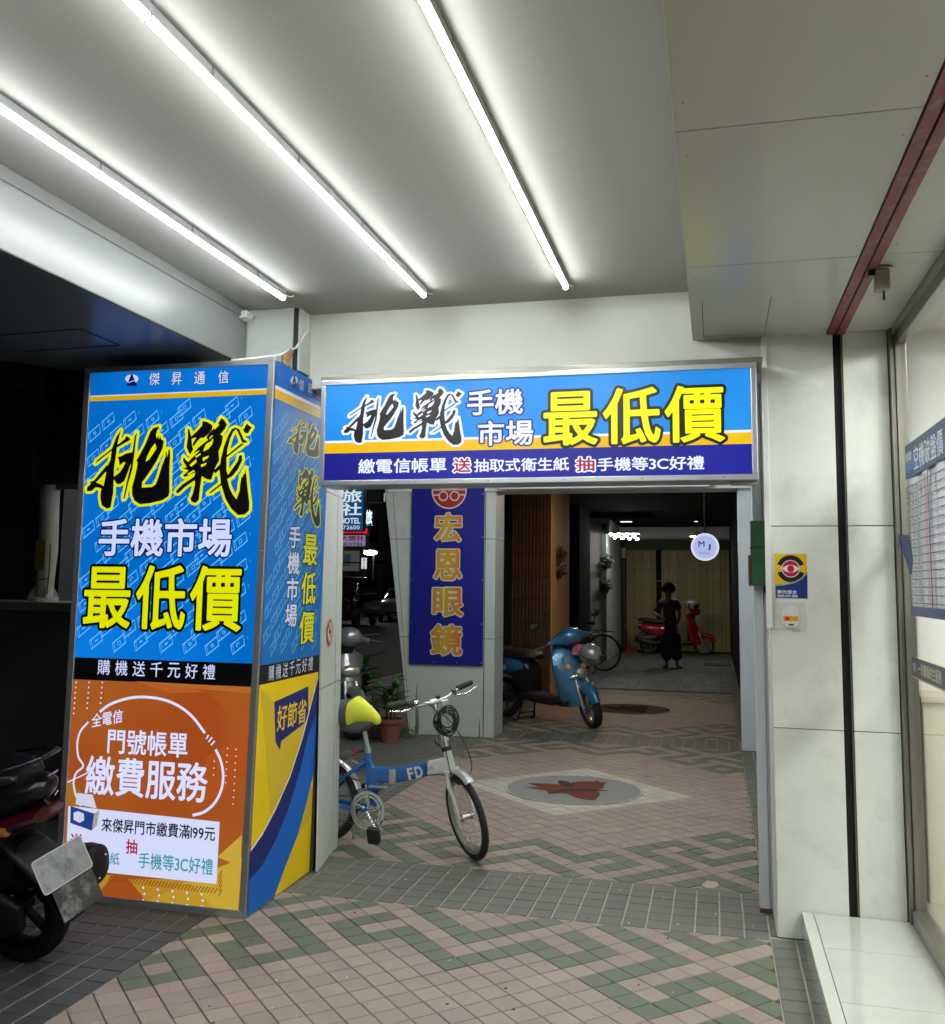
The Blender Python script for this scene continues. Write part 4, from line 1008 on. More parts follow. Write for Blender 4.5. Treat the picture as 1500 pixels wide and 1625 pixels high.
FW_.text('手機等3C好禮',[c3(921,342),c3(1270,380)],WWH,ws,.0022,weight=.018)
MB().box(x0-.015,x1+.03,YS+.02,YS+.25,z1+.004,z1+.03).build('mounting_rail',STEEL,ws,bevel=.002)
for k in range(6):
    x=x0+.15+k*(x1-x0-.3)/5; MB().ell((x,YS-.0125,z0+.012),.004,.002,.004,8,5).build('screw',STEEL,ws)
MB().box(x1-.12,x1+.005,YS+.05,YS+.1,z0-.016,z0-.001).build('end_bracket',ALU,ws)
# ------------------------------------------------------------------ blue banner on the middle column
bn=thing('blue_banner','tall royal blue optician banner with gold brush style characters on the middle column','banner',(-2.72,9.62,.7))
YN=9.615
FN=Face((0,YN,0),(1,0,0),(0,0,1),(0,-1,0))
ul,vb=FN.uv(649,1053); ur,_=FN.uv(766,1057)
BNV=mat('banner blue',(.006,.009,.20),.45,var=.15,scale=4,bump=.2,bscale=6)
MB().box(ul,ur,YN,YN+.012,vb,2.98).build('banner_sheet',BNV,bn)
GOLD=mat('banner gold',(.5,.27,.02),.45); n=GOLD.node_tree.nodes; L=GOLD.node_tree.links
g_=n.new('ShaderNodeNewGeometry'); sx=n.new('ShaderNodeSeparateXYZ'); L.new(g_.outputs['Position'],sx.inputs[0]); mr=n.new('ShaderNodeMapRange'); mr.inputs['From Min'].default_value=-2.88; mr.inputs['From Max'].default_value=-2.56
L.new(sx.outputs['X'],mr.inputs['Value']); cr=n.new('ShaderNodeValToRGB'); cr.color_ramp.elements[0].color=(.45,.2,.01,1); cr.color_ramp.elements[1].color=(.55,.14,.01,1)
e=cr.color_ramp.elements.new(.45); e.color=(.5,.33,.02,1); L.new(mr.outputs['Result'],cr.inputs[0]); L.new(cr.outputs[0],n['Principled BSDF'].inputs['Base Color'])
BWH=mat('banner white',(.55,.52,.5),.45); BRD=mat('banner red',(.32,.015,.015),.45)
for ch,bx in (('宏',((690,814),(733,860))),('恩',((689,872),(733,921))),('眼',((687,932),(735,979))),('鏡',((684,990),(733,1041)))):
    FN.text(ch,bx,GOLD,bn,.004,weight=.026,out=.06,outm=BWH)
ec=FN.uv(713,779); r=.192
FN.disc('emblem_rim',ec,r,BWH,bn,.003,px=False,n=48); FN.disc('emblem_field',ec,r-.014,BRD,bn,.0036,px=False,n=48)
for s in (-1,1):
    cc=(ec[0]+s*.062,ec[1]-.055); FN.disc('spectacle_ring',cc,.054,BWH,bn,.0046,ri=.040,px=False)
    FN.line('spectacle_arm',[(cc[0]+s*.05,cc[1]+.012),(ec[0]+s*.172,cc[1]+.012)],.014,BWH,bn,.0042,px=False)
    FN.rect('brow_block',*sorted((ec[0]+s*.018,ec[0]+s*.085)),ec[1]+.02,ec[1]+.05,BWH,bn,.0044)
FN.line('emblem_bar',[(ec[0]-.18,ec[1]+.012),(ec[0]+.18,ec[1]+.012)],.013,BWH,bn,.0042,px=False)
FN.line('emblem_bar',[(ec[0],ec[1]+.0),(ec[0],ec[1]+.18)],.02,BWH,bn,.0042,px=False)
FN.line('emblem_bar',[(ec[0]-.13,ec[1]+.1),(ec[0]+.13,ec[1]+.1)],.013,BWH,bn,.0044,px=False)
mb=MB()
for z in (vb+.03,1.15,1.6,2.05,2.5):
    for x in (ul+.015,ur-.015): mb.ell((x,YN-.001,z),.008,.004,.008,8,5)
for x in (-2.85,-2.6): mb.ell((x,YN-.001,vb+.025),.008,.004,.008,8,5)
mb.build('grommet',STEEL,bn)
# ------------------------------------------------------------------ the far bay
SLAT=mat('brown glazed strip tile',(.095,.047,.022),.35,var=.3,scale=9,rvar=.1); TAN=mat('tan render',(.52,.34,.16),.7,var=.08,scale=4)
pb=thing('brown_tiled_column','column faced with upright brown strip tiles and a tan plastered side behind the blue scooter','column',(-2.6,14.4,0))
xa=at(812,1000,Y=13.6).x; xb=at(875,1000,Y=13.6).x; yb_=15.35
MB().box(xa+.01,xb-.012,13.612,yb_,0,3.02).build('core',JOINT,pb); MB().box(xb-.011,xb,13.6,yb_,0,3.02).build('tan_side',TAN,pb)
n_=11; stp=(xb-xa-.012)/n_
tz=0
tmesh=None
for j in range(9):
    for i in range(n_):
        x0_,z0_=xa+i*stp,.02+j*.335
        if tmesh is None:
            q=MB(); q.box(0,stp-.010,0,.022,0,.322); tmesh=bpy.data.meshes.new('strip_tile'); tmesh.from_pydata(q.v,[],q.f); tmesh.materials.append(SLAT)
        o=link('strip_tile',tmesh,pb); o.location=(x0_-ORG[pb.name].x,13.59+rng.uniform(-.002,.002)-ORG[pb.name].y,z0_)
WC=mat('far white column',(.5,.52,.52),.6,var=.08,dirt=.2)
fc=thing('far_white_column','far pale grey column left of the yellow shutter','column',(-2.4,21.8,0))
MB().box(-2.75,-2.235,20.4,23.4,0,2.72).build('shaft',WC,fc,bevel=.01); MB().box(-2.77,-2.215,20.38,23.42,2.72,3.02).build('head',WC,fc,bevel=.01)
MB().box(-2.34,-2.24,20.32,20.36,0,2.9).build('drain_pipe_guard',mat('green grey trim',(.1,.14,.13),.5),fc)
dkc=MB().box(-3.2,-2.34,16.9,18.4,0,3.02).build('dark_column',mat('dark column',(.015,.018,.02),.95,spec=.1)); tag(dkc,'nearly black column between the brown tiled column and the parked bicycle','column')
# end wall: yellow plank shutter
YSH=23.7
es=thing('plank_shutter','dull yellow upright plank shutter closing the far end of the arcade','shutter',(-.9,YSH,0))
SHY=[mat(f'yellow plank {i}',(.34*k,.30*k,.115*k),.55,var=.12,scale=4,dirt=.35,dscale=3,dcol=(.08,.07,.03)) for i,k in enumerate((.9,1.,1.08))]
x=-2.12; k=0
MB().box(-2.2,.34,YSH+.03,YSH+.1,0,2.7).build('shutter_backing',BLACK,es)
while x<.30:
    w_=rng.choice((.19,.2,.21,.115))
    if abs(x+1.33)<.08: x=-1.27
    MB().box(x,min(x+w_-.007,.33),YSH+rng.uniform(0,.008),YSH+.028,.03,2.46+rng.uniform(-.004,.004)).build('plank',SHY[k%3],es); x+=w_; k+=1
MB().box(-2.16,.34,YSH-.02,YSH+.05,2.47,2.68).build('shutter_header',mat('dark green header',(.03,.045,.03),.6,var=.3),es)
for z in (.9,1.7): MB().box(-2.12,.33,YSH-.012,YSH-.004,z,z+.02).build('cross_rail',SHY[0],es)
mb=MB()
for i in range(7):
    for z in (.55,1.3,2.0): mb.ell((-1.9+i*.34,YSH-.006,z),.014,.006,.014,8,5)
mb.build('shutter_bolt',JOINT,es)
ew=MB().box(-6,.6,YSH+.06,YSH+.3,0,3.1).build('end_wall',mat('end wall',(.05,.055,.05),.7)); tag(ew,'dark end wall behind the yellow plank shutter','wall')
lb2=MB().box(-2.235,.44,22.9,YSH+.02,2.69,2.98).build('far_light_beam',mat('far beam',(.5,.5,.48),.6)); tag(lb2,'pale beam above the yellow plank shutter','beam')
MB().box(-2.0,.3,22.885,22.899,2.70,2.715).build('beam_shadow_gap',JOINT,lb2)
LD=mat('downlight disc',(.9,.9,.9),.4,emit=85,ecol=(1,.98,.92))
gl_=thing('grid_downlight','grille of eight small bright round bulbs hanging in the far bay above the white column','ceiling light',(-1.75,20.3,2.9))
c=at(991,850,Y=20.0); c.z+=.0
MB().box(c.x-.34,c.x+.34,c.y-.4,c.y+.4,c.z+.03,c.z+.06).build('light_housing',mat('lamp black',(.02,.02,.02),.4),gl_)
for s in (-1,1): MB().tube([(c.x+s*.25,c.y,c.z+.06),(c.x+s*.25,c.y,3.02)],.006,6).build('hanger_wire',BLACKPL,gl_)
for i in range(4):
    for j in range(2):
        MB().lathe([(.012,-.016),(.028,-.012),(.034,.0),(.034,.029),(.0,.029)],(c.x-.25+i*.155+j*.03,c.y-.25+j*.5,c.z-.035*j-.012*i),n=14).build('bulb_disc',LD,gl_)
g2=thing('small_spot_lamp','small bright lamp on the far ceiling just left of the round hanging sign','ceiling light',(-.4,20.5,2.9))
c=at(1105,850,Y=20.5)
MB().lathe([(.17,-.02),(.12,.05),(.04,.08),(.02,.1)],c,n=18).build('light_housing',WHITEPL,g2); MB().lathe([(.05,-.04),(.11,-.03),(.13,-.018),(0,-.018)],c,n=14).build('bulb_disc',LD,g2); MB().tube([(c.x,c.y,c.z+.1),(c.x,c.y,3.02)],.006,6).build('hanger_wire',BLACKPL,g2)
for i,(px,py) in enumerate(((987,832),(991,835),(996,838),(1001,840),(1105,837))):
    c=at(px,py,Z=3.0)
    c=at(px,py,Z=3.0) if at(px,py,Z=3.0).y<22 else at(px,py,Y=21.5); c.z=3.0
    d=MB().lathe([(.035,3.0),(.035,3.015),(0,3.015)],(c.x,c.y,0),n=12).build('dim_downlight',mat('dim bulb',(.8,.8,.8),.4,emit=1.6,ecol=(1,.97,.9))); tag(d,['leftmost tiny downlight dot on the dark far ceiling','second tiny downlight dot from the left on the dark far ceiling','third tiny downlight dot from the left on the dark far ceiling','fourth tiny downlight dot from the left on the dark far ceiling','tiny downlight dot above the round hanging sign'][i],'downlight','tiny downlights on the dark far ceiling')
# round hanging sign
ms_=thing('round_hanging_sign','round white lit sign with dark letters M and J hanging in the dark bay','sign',(-.135,14,1.95))
YM=14.0; FM=Face((0,YM,0),(1,0,0),(0,0,1),(0,-1,0)); cu=FM.uv(1119,868); rr=.197
MB().lathe([(rr,0.005),(rr,.07),(0,.07)],(cu[0],YM,cu[1]),(0,1,0),n=40).build('sign_drum',BLACKPL,ms_)
MJ1=glow('round white','#dfe4f8',.97); MJ2=glow('round lilac','#aab8ec',.95); MJK=glow('round ink','#262a44',.7)
FM.disc('sign_face',cu,rr,MJ1,ms_,.000,n=44,px=False); FM.disc('sign_ring',cu,rr-.018,MJ2,ms_,.001,n=44,px=False); FM.disc('sign_ring',cu,rr-.022,MJ1,ms_,.002,n=44,px=False)
FM.disc('sign_field',cu,rr-.035,MJ2,ms_,.003,n=44,px=False)
mb=MB()
for i in range(40): t=2*math.pi*i/40; FM.disc(mb,(cu[0]+(rr-.028)*math.cos(t),cu[1]+(rr-.028)*math.sin(t)),.005,None,None,.0035,n=6,px=False)
mb.build('ring_letters',MJK,ms_)
FM.text('M',[(cu[0]-.09,cu[1]+.085),(cu[0]-.005,cu[1]+.0)],MJK,ms_,.004,weight=.012,px=False)
FM.text('J',[(cu[0]+.03,cu[1]+.04),(cu[0]+.08,cu[1]-.045)],MJK,ms_,.004,weight=.012,px=False)
FM.text('Boutique',[(cu[0]-.075,cu[1]-.075),(cu[0]+.07,cu[1]-.105)],MJK,ms_,.004,weight=.0,px=False)
MB().tube([(cu[0],YM+.035,cu[1]+rr-.005),(cu[0],YM+.035,3.02)],.012,8).build('hanger_rod',BLACKPL,ms_)
# hanging wall planters
LEAFS=[mat(f'dark leaf {i}',c_,.55) for i,c_ in enumerate(((.03,.045,.015),(.045,.06,.02),(.06,.055,.025)))]
def leafblob(c,r,n,size,seed=0,flat=1.):
    r_=random.Random(seed); mb=MB()
    for i in range(n):
        d=Vector((r_.gauss(0,1),r_.gauss(0,1),r_.gauss(0,1))).normalized()*r*(r_.random()**.4); p=Vector(c)+Vector((d.x,d.y,d.z*flat))
        a=Vector((r_.gauss(0,1),r_.gauss(0,1),r_.gauss(0,.6))).normalized(); b=a.cross(Vector((r_.gauss(0,1),r_.gauss(0,1),1)).normalized()).normalized(); s=size*r_.uniform(.6,1.3)
        mb.cur=r_.randrange(3); mb.add([p-a*s,p+b*s*.4,p+a*s,p-b*s*.4+Vector((0,0,-s*.2))],[(0,1,2),(0,2,3)])
    return mb
for i,(px,py,X,lab) in enumerate(((886,882,xb,'upper leafy wall planter on the brown tiled column'),(886,908,xb,'lower leafy wall planter on the brown tiled column'),(963,893,-2.235,'upper dark planter on the far white column'),(961,930,-2.235,'lower dark planter on the far white column'))):
    Yp=14.1 if i<2 else 20.34
    p=at(px,py,Y=Yp)
    t=thing('wall_planter',lab,'planter',(p.x,Yp,p.z-.1),group='planters hung on the far columns')
    s=1. if i<2 else 1.25
    x0_=min(p.x,X+.02) if i<2 else p.x-.15
    MB().lathe([(.05*s,-.1*s),(.08*s,.02*s),(.085*s,.03*s),(.07*s,.03*s),(.02,.02*s)],(p.x,Yp,p.z),n=14).build('pot',mat('planter brown',(.06,.04,.025),.7),t,smooth=40)
    leafblob((p.x,Yp,p.z+.03),.13*s,90,.045*s,i).build('foliage',LEAFS,t)
    MB().box(p.x-.14,p.x,Yp-.01,Yp+.01,p.z-.02,p.z).build('bracket',BLACKPL,t)
# red dustpan broom by the shutter
br_=thing('red_dustpan','red long handled dustpan standing at the foot of the shutter','dustpan',(-1.9,23.1,0))
RP=mat('red plastic',(.22,.03,.02),.5)
c=at(1000,1029,Z=0.02); c.y=min(c.y,23.2); c=at(1001,1030,Y=23.1); bx_,by_=c.x,23.1
MB().hexa([(bx_-.13,by_-.15,.0),(bx_+.17,by_-.15,0),(bx_+.15,by_+.1,0),(bx_-.11,by_+.1,0)],[(bx_-.13,by_-.15,.03),(bx_+.17,by_-.15,.03),(bx_+.15,by_+.1,.14),(bx_-.11,by_+.1,.14)]).build('pan',RP,br_)
MB().tube([(bx_,by_+.1,.1),(bx_-.16,by_+.2,.75)],.012,8).build('handle',mat('wood handle',(.16,.07,.04),.6),br_)
dm=MB().box(-.25,.28,at(1150,1052,Z=0).y-.9,at(1150,1052,Z=0).y-.3,.0,.012).build('door_mat',mat('mat',(.04,.04,.042),.9,bump=.5)); tag(dm,'dark rectangular mat on the grey floor near the far shutter','mat')
tb=thing('trunking_stack','small beige junction box high beside the far white column','junction box',(-2.1,23.4,2.4))
MB().box(-2.2,-2.1,23.35,23.5,2.25,2.5).build('box_body',mat('beige box',(.45,.35,.2),.6),tb); MB().tube([(-2.15,23.45,2.25),(-2.15,23.45,.05)],.025,8).build('pipe',mat('pipe brown',(.12,.06,.04),.6),tb)

# ------------------------------------------------------------------ scooters
def wheel(mb_t,mb_r,c,r,w,axis=(0,1,0),spokes=5):
    c=Vector(c); ax=Vector(axis).normalized(); u=Vector((0,0,1)); a=(u-ax*u.dot(ax)).normalized(); b=ax.cross(a)
    prof=[(r-w*1.1,-w*.55),(r-w*.8,-w*.95),(r-w*.3,-w*.95),(r-.004,-w*.45),(r,0),(r-.004,w*.45),(r-w*.3,w*.95),(r-w*.8,w*.95),(r-w*1.1,w*.55)]
    n=36; N=len(prof); vs=[];fs=[]
    for k in range(n):
        t=2*math.pi*k/n; d=a*math.cos(t)+b*math.sin(t)
        vs+=[c+d*q+ax*h for q,h in prof]
    for k in range(n):
        for j in range(N-1): fs.append((k*N+j,k*N+j+1,((k+1)%n)*N+j+1,((k+1)%n)*N+j))
    mb_t.add(vs,fs)
    ri=r-w*1.1
    rp=[(ri+.002,-w*.6),(ri-.02,-w*.62),(ri-.024,-w*.3),(ri-.024,w*.3),(ri-.02,w*.62),(ri+.002,w*.6)]
    N=len(rp); vs=[];fs=[]
    for k in range(n):
        t=2*math.pi*k/n; d=a*math.cos(t)+b*math.sin(t); vs+=[c+d*q+ax*h for q,h in rp]
    for k in range(n):
        for j in range(N-1): fs.append((k*N+j,k*N+j+1,((k+1)%n)*N+j+1,((k+1)%n)*N+j))
    mb_r.add(vs,fs)
    mb_r.cyl(c-ax*w*.7,c+ax*w*.7,.038,n=14)
    for k in range(spokes):
        t=2*math.pi*k/spokes+.3; d=a*math.cos(t)+b*math.sin(t)
        mb_r.obox(c+d*(ri*.5),[d,ax,d.cross(ax)],[ri*.5-.012,w*.25,.012])
def helmet(par,c,m,vis,s=.13,tilt=0):
    MM=Matrix.Rotation(tilt,3,'Y')
    MB().ell(c,s*1.12,s,s*1.02,22,14,MM).build('shell',m,par,local=True,smooth=80)
    mb=MB(); mb.ell(Vector(c)+MM@Vector((s*.25,0,-s*.28)),s*.98,s*.93,s*.52,18,10,MM); mb.build('visor',vis,par,local=True,smooth=80)
    MB().tube([Vector(c)+MM@Vector((s*1.13*math.cos(t),s*1.02*math.sin(t),-s*.12)) for t in [2*math.pi*k/24 for k in range(24)]],.005,6,closed=True).build('trim_ring',BLACKPL,par,local=True)
    MB().tube([Vector(c)+Vector((0,s*.9,-s*.5)),Vector(c)+Vector((.01,s*.5,-s*1.4)),Vector(c)+Vector((.02,0,-s*1.7))],.006,6).build('chin_strap',BLACKPL,par,local=True)
def scooter(name,label,paint,loc,rotz,lean=0,steer=0,dark=None,mirrors=True,rear_detail=False,seatm=None,group=None,style=0,white=None,rearx=-.60):
    t=thing(name,label,'scooter',loc,rot=(lean,0,rotz)); 
    if group: t['group']=group
    seatm=seatm or mat('seat vinyl',(.018,.018,.02),.45,bump=.2,bscale=120); dk=dark or BLACKPL
    S=Matrix.Translation((.50,0,.62))@Matrix.Rotation(R(-25),4,'Y')@Matrix.Rotation(steer,4,'Z')@Matrix.Rotation(R(25),4,'Y')@Matrix.Translation((-.50,0,-.62))
    def bs(mb,*a,**k):
        mb.v=[tuple(S@Vector(v)) for v in mb.v]; return mb.build(*a,local=True,**k)
    wr=.235
    rimm=mat('scooter rim grey',(.3,.3,.31),.35,.8) if rearx==-.60 else mat('scooter rim black',(.004,.004,.004),.5,spec=.2)
    a,b=MB(),MB(); wheel(a,b,(.66,0,wr),wr,.048); w_=bs(a,'front_wheel',RUBBER,t,smooth=40); 
    b.v=[tuple(S@Vector(v)) for v in b.v]; b.build('rim',rimm,w_,local=True,smooth=40)
    a,b=MB(),MB(); wheel(a,b,(rearx,0,wr),wr,.052); w_=a.build('rear_wheel',RUBBER if rearx==-.60 else mat('dark tyre',(.005,.005,.005),.7,spec=.2),t,local=True,smooth=40); b.build('rim',rimm,w_,local=True,smooth=40)
    # fork
    mb=MB()
    for s in (-1,1): mb.tube([(.66,s*.075,wr),(.60,s*.075,.42),(.54,s*.06,.55)],[.02,.022,.024],8)
    bs(mb,'fork',mat('fork silver',(.45,.45,.46),.3,.7),t,smooth=50)
    # front fender, curved shell over the wheel
    rg=[]
    for k in range(13):
        a_=R(-20+k*13.2); rr_=wr+.03; w2=.085*(1-.35*abs(k-6)/6)
        cx_,cz_=.66-rr_*math.sin(a_-R(55))*-1*0,0
        ang=R(20)+k*R(10.5)
        cx_=.66+math.cos(ang)*rr_; cz_=wr+math.sin(ang)*rr_
        d=Vector((math.cos(ang),0,math.sin(ang)))
        base=Vector((cx_,0,cz_)); ring=[]
        for j in range(9):
            q=-1+j/4; ring.append(base+Vector((0,q*w2,0))+d*(.03*(1-q*q)-.045*q*q))
        for j in range(8,-1,-1):
            q=-1+j/4; ring.append(base+Vector((0,q*w2*.93,0))+d*(.022*(1-q*q)-.047*q*q))
        rg.append(ring)
    mb=MB(); mb.rings(rg); bs(mb,'front_fender',paint,t,smooth=60)
    # leg shield: lofted along z, open U section
    def shield(z): # x of centreline, half width
        f=(z-.24)/(.92-.24); return .30+.12*f+.12*math.sin(f*math.pi)*.4*0+(.10*(1-f)**2*0), .15+.075*math.sin(min(1,f*1.15)*math.pi*.75)
    rg=[]
    for k in range(13):
        z=.22+k*.058; f=k/12; xc=.36+.03*math.sin(f*3.1)-.02*f; hw=(.09+.14*math.sin(min(1,f*1.3)*math.pi*.62)) if f<.9 else .16-.3*(f-.9)
        ring=[]
        for j in range(13):
            q=-1+j/6; ring.append((xc+.17*(1-abs(q)**2.2)*(1.-.55*f)-.05*abs(q)+ (.10*(1-f)-.02), q*hw, z+.02*(1-q*q)))
        for j in range(12,-1,-1):
            q=-1+j/6; ring.append((xc+.13*(1-abs(q)**2.2)*(1.-.55*f)-.066*abs(q)+ (.10*(1-f)-.02)-.02, q*hw*.94, z+.02*(1-q*q)))
        rg.append(ring)
    mb=MB(); mb.rings(rg); mb.build('leg_shield',paint,t,local=True,smooth=60)
    MB().loft([(.30,0,.24,.10,.03,3),(.42,0,.27,.11,.06,3),(.5,0,.36,.09,.08,2.5)],20).build('lower_cowl',dk,t,local=True,smooth=60)
    MB().loft([(z,x_,0,.045+.0*z,w2,3) for z,x_,w2 in ((.30,.345,.12),(.45,.335,.15),(.62,.325,.17),(.8,.315,.14),(.87,.32,.09))],20,'z').build('inner_shield',dk,t,local=True,smooth=60)
    # floorboard
    MB().loft([(-.22,0,.30,.15,.05,4),(.0,0,.275,.17,.05,5),(.25,0,.27,.165,.05,5),(.38,0,.29,.13,.05,4)],24).build('floorboard',dk,t,local=True,smooth=50)
    # body
    if style==0:
        MB().loft([(-.14,0,.46,.125,.20,3.2),(-.22,0,.50,.15,.215,3),(-.34,0,.52,.16,.17,2.8)],24).build('under_seat_box',dk,t,local=True,smooth=60)
        secs=[(-.20,0,.60,.14,.075,2.8),(-.32,0,.61,.165,.10,2.6),(-.48,0,.61,.175,.12,2.5),(-.66,0,.64,.165,.11,2.4),(-.82,0,.69,.13,.08,2.3),(-.93,0,.73,.07,.035,2.2)]
    else:
        MB().loft([(-.12,0,.44,.12,.16,3.2),(-.22,0,.48,.16,.20,3),(-.36,0,.48,.16,.16,2.8)],24).build('under_seat_box',dk,t,local=True,smooth=60)
        secs=[(-.22,0,.55,.15,.13,2.6),(-.36,0,.54,.19,.17,2.4),(-.55,0,.55,.20,.17,2.3),(-.72,0,.60,.18,.13,2.2),(-.86,0,.65,.12,.07,2.1)]
    MB().loft(secs,28).build('rear_body',paint,t,local=True,smooth=60)
    MB().loft([(-.06,0,.735,.09,.03,2.5),(-.14,0,.75,.135,.055,2.6),(-.3,0,.755,.155,.06,2.8),(-.48,0,.75,.15,.055,2.8),(-.62,0,.775,.155,.06,2.8),(-.80,0,.79,.13,.045,2.6),(-.87,0,.785,.08,.02,2.4)],26).build('seat',seatm,t,local=True,smooth=60)
    # engine, muffler, stand
    MB().loft([(-.30,.03,.30,.09,.07,3),(-.45,.06,.28,.10,.09,3),(-.62,.09,.25,.05,.09,3),(-.72,.09,.24,.04,.06,3)],20).build('engine_case',mat('engine grey',(.06,.06,.062),.5,.4),t,local=True,smooth=50)
    MB().loft([(-.34,-.13,.26,.025,.025,2),(-.5,-.145,.25,.05,.055,2.3),(-.70,-.15,.29,.058,.07,2.4),(-.88,-.15,.32,.055,.065,2.4),(-.91,-.15,.325,.03,.035,2.2)],20).build('muffler',BLACKPL,t,local=True,smooth=50)
    mb=MB()
    for s in (-1,1): mb.tube([(-.22,s*.10,.25),(-.27,s*.14,.02),(-.33,s*.15,.008)],.011,7)
    mb.tube([(-.26,-.13,.09),(-.26,.13,.09)],.010,7); mb.tube([(-.27,-.14,.03),(-.27,.14,.03)],.008,7); mb.build('centre_stand',BLACKPL,t,local=True,smooth=50)
    # rear fender and plate
    MB().loft([(-.72,0,.50,.07,.02,3),(-.84,0,.46,.07,.015,3),(-.93,0,.36,.06,.012,3)],14).build('rear_fender',dk,t,local=True,smooth=50)
    # handlebar cover and controls (turn with steering)
    mb=MB(); mb.loft([(-.26,.40,.965,.026,.024,2.2),(-.19,.41,.975,.042,.036,2.3),(-.13,.43,.99,.07,.055,2.2),(-.09,.45,1.0,.10,.082,2.2),(-.04,.46,1.005,.118,.098,2.1),(.04,.46,1.005,.118,.098,2.1),(.09,.45,1.0,.10,.082,2.2),(.13,.43,.99,.07,.055,2.2),(.19,.41,.975,.042,.036,2.3),(.26,.40,.965,.026,.024,2.2)],24,'y')
    hb=bs(mb,'handlebar_cover',paint,t,smooth=60)
    mb=MB(); mb.loft([(.80,.375,0,.05,.06,2.5),(.88,.40,0,.07,.085,2.5),(.95,.42,0,.08,.10,2.5)],18,'z'); bs(mb,'steering_neck',dk,t,smooth=60)
    for s in (-1,1):
        mb=MB(); mb.tube([(.40,s*.25,.965),(.365,s*.38,.955)],.017,10); bs(mb,'grip',mat('grip rubber',(.015,.015,.015),.8),t,smooth=50)
        mb=MB(); mb.tube([(.43,s*.27,.965),(.435,s*.33,.957),(.42,s*.42,.95)],.006,6); bs(mb,'brake_lever',CHROME,t,smooth=50)
        if mirrors:
            mb=MB(); mb.tube([(.42,s*.25,.99),(.41,s*.33,1.08),(.40,s*.36,1.14)],.005,6); mr_=bs(mb,'mirror',BLACKPL,t,smooth=50)
            mb=MB(); mb.ell((.40,s*.37,1.18),.014,.055,.042,14,8); mb.v=[tuple(S@Vector(v)) for v in mb.v]; mb.build('mirror_head',BLACKPL,mr_,local=True,smooth=60)
    return t,S,bs
# blue scooter
BLU=mat('metallic blue paint',(.055,.20,.36),.25,.35,coat=.8,var=.06,scale=3)
px_=math.atan2(10.62-11.38,-1.42+2.55)
hd=R(-31)
f=Vector((-1.36,10.60,0)); lo=f-Vector((math.cos(hd),math.sin(hd),0))*.66
bsr,S,bs=scooter('blue_scooter','light metallic blue scooter with a grey helmet hung on its front, beside the banner column',BLU,tuple(lo),hd,lean=R(0),steer=R(-32))
hl=MB(); hl.ell((.56,0,.60),.06,.10,.065,20,12); hl.build('headlight',mat('headlight lens',(.55,.52,.42),.08,.6,coat=1),bsr,local=True,smooth=60)
MB().loft([(.50,0,.545,.15,.03,2.4),(.545,0,.56,.12,.04,2.4),(.59,0,.575,.05,.03,2.2)],18).build('chrome_nose_strip',CHROME,bsr,local=True,smooth=60)
for s in (-1,1): MB().ell((.475,s*.135,.665),.03,.035,.035,14,8).build('indicator',mat('amber lens',(.6,.2,.02),.2,coat=1,emit=.12,ecol=(1,.35,.03)),bsr,local=True,smooth=60)
MB().box(.44,.455,-.19,-.165,.71,.77).build('vent_badge',mat('badge olive',(.2,.2,.1),.4),bsr,local=True)
for s in (-1,1):
    dl=MB(); dl.lathe([(.075,0),(.07,.004),(0,.004)],(-.50,s*.173,.62),(0,s,0),n=22); d_=dl.build('side_decal',vinyl('decal blue','#1f4f90'),bsr,local=True)
    MB().lathe([(.03,0),(0,.002)],(-.52,s*.179,.635),(0,s,0),n=14).build('decal_ring',vinyl('decal pale','#7fb0dc'),d_,local=True)
    MB().lathe([(.035,0),(0,.002)],(-.46,s*.179,.60),(0,s,0),n=6).build('decal_patch',vinyl('decal white','#a8b4c4'),d_,local=True)
hk=MB(); hk.tube([(.46,0,.84),(.52,0,.86),(.55,0,.84)],.006,6); hk.build('luggage_hook',CHROME,bsr,local=True)
cloth=MB()
for i,(c_,x) in enumerate((((.0,.0,.0),0),)): pass
hm=thing('grey_helmet','round silver grey helmet hanging in front of the blue scooter','helmet',tuple(Vector(lo)+Vector((math.cos(hd)*.66-math.sin(hd)*.03,math.sin(hd)*.66+math.cos(hd)*.03,.80))),hd)
ORG[hm.name]=Vector((0,0,0))
HG=mat('helmet silver',(.30,.29,.25),.22,.4,coat=.6); helmet(hm,(0,0,0),HG,mat('helmet visor',(.1,.1,.09),.15,.2,coat=1),.125,tilt=R(18))
MB().box(.135,.141,-.02,.0,-.04,.0).build('vent_slot',BLACKPL,hm,local=True)
cl=thing('patterned_cloth','small red and white patterned cloth tucked at the scooter handlebar','cloth',tuple(Vector(lo)+Vector((math.cos(hd)*.52,math.sin(hd)*.52,.86))))
ORG[cl.name]=Vector((0,0,0))
mb=MB(); r_=random.Random(5)
V_=[(-.07+i*.028+r_.uniform(-.008,.008),-.02+r_.uniform(-.02,.02)-.01*j,.05-j*.03+r_.uniform(-.006,.006)) for j in range(5) for i in range(6)]
mb.add(V_,[(j*6+i,j*6+i+1,(j+1)*6+i+1,(j+1)*6+i) for j in range(4) for i in range(5)]); mb.build('cloth_sheet',mat('patterned cloth',(.35,.12,.12),.8,var=.9,scale=60),cl,local=True,smooth=60)
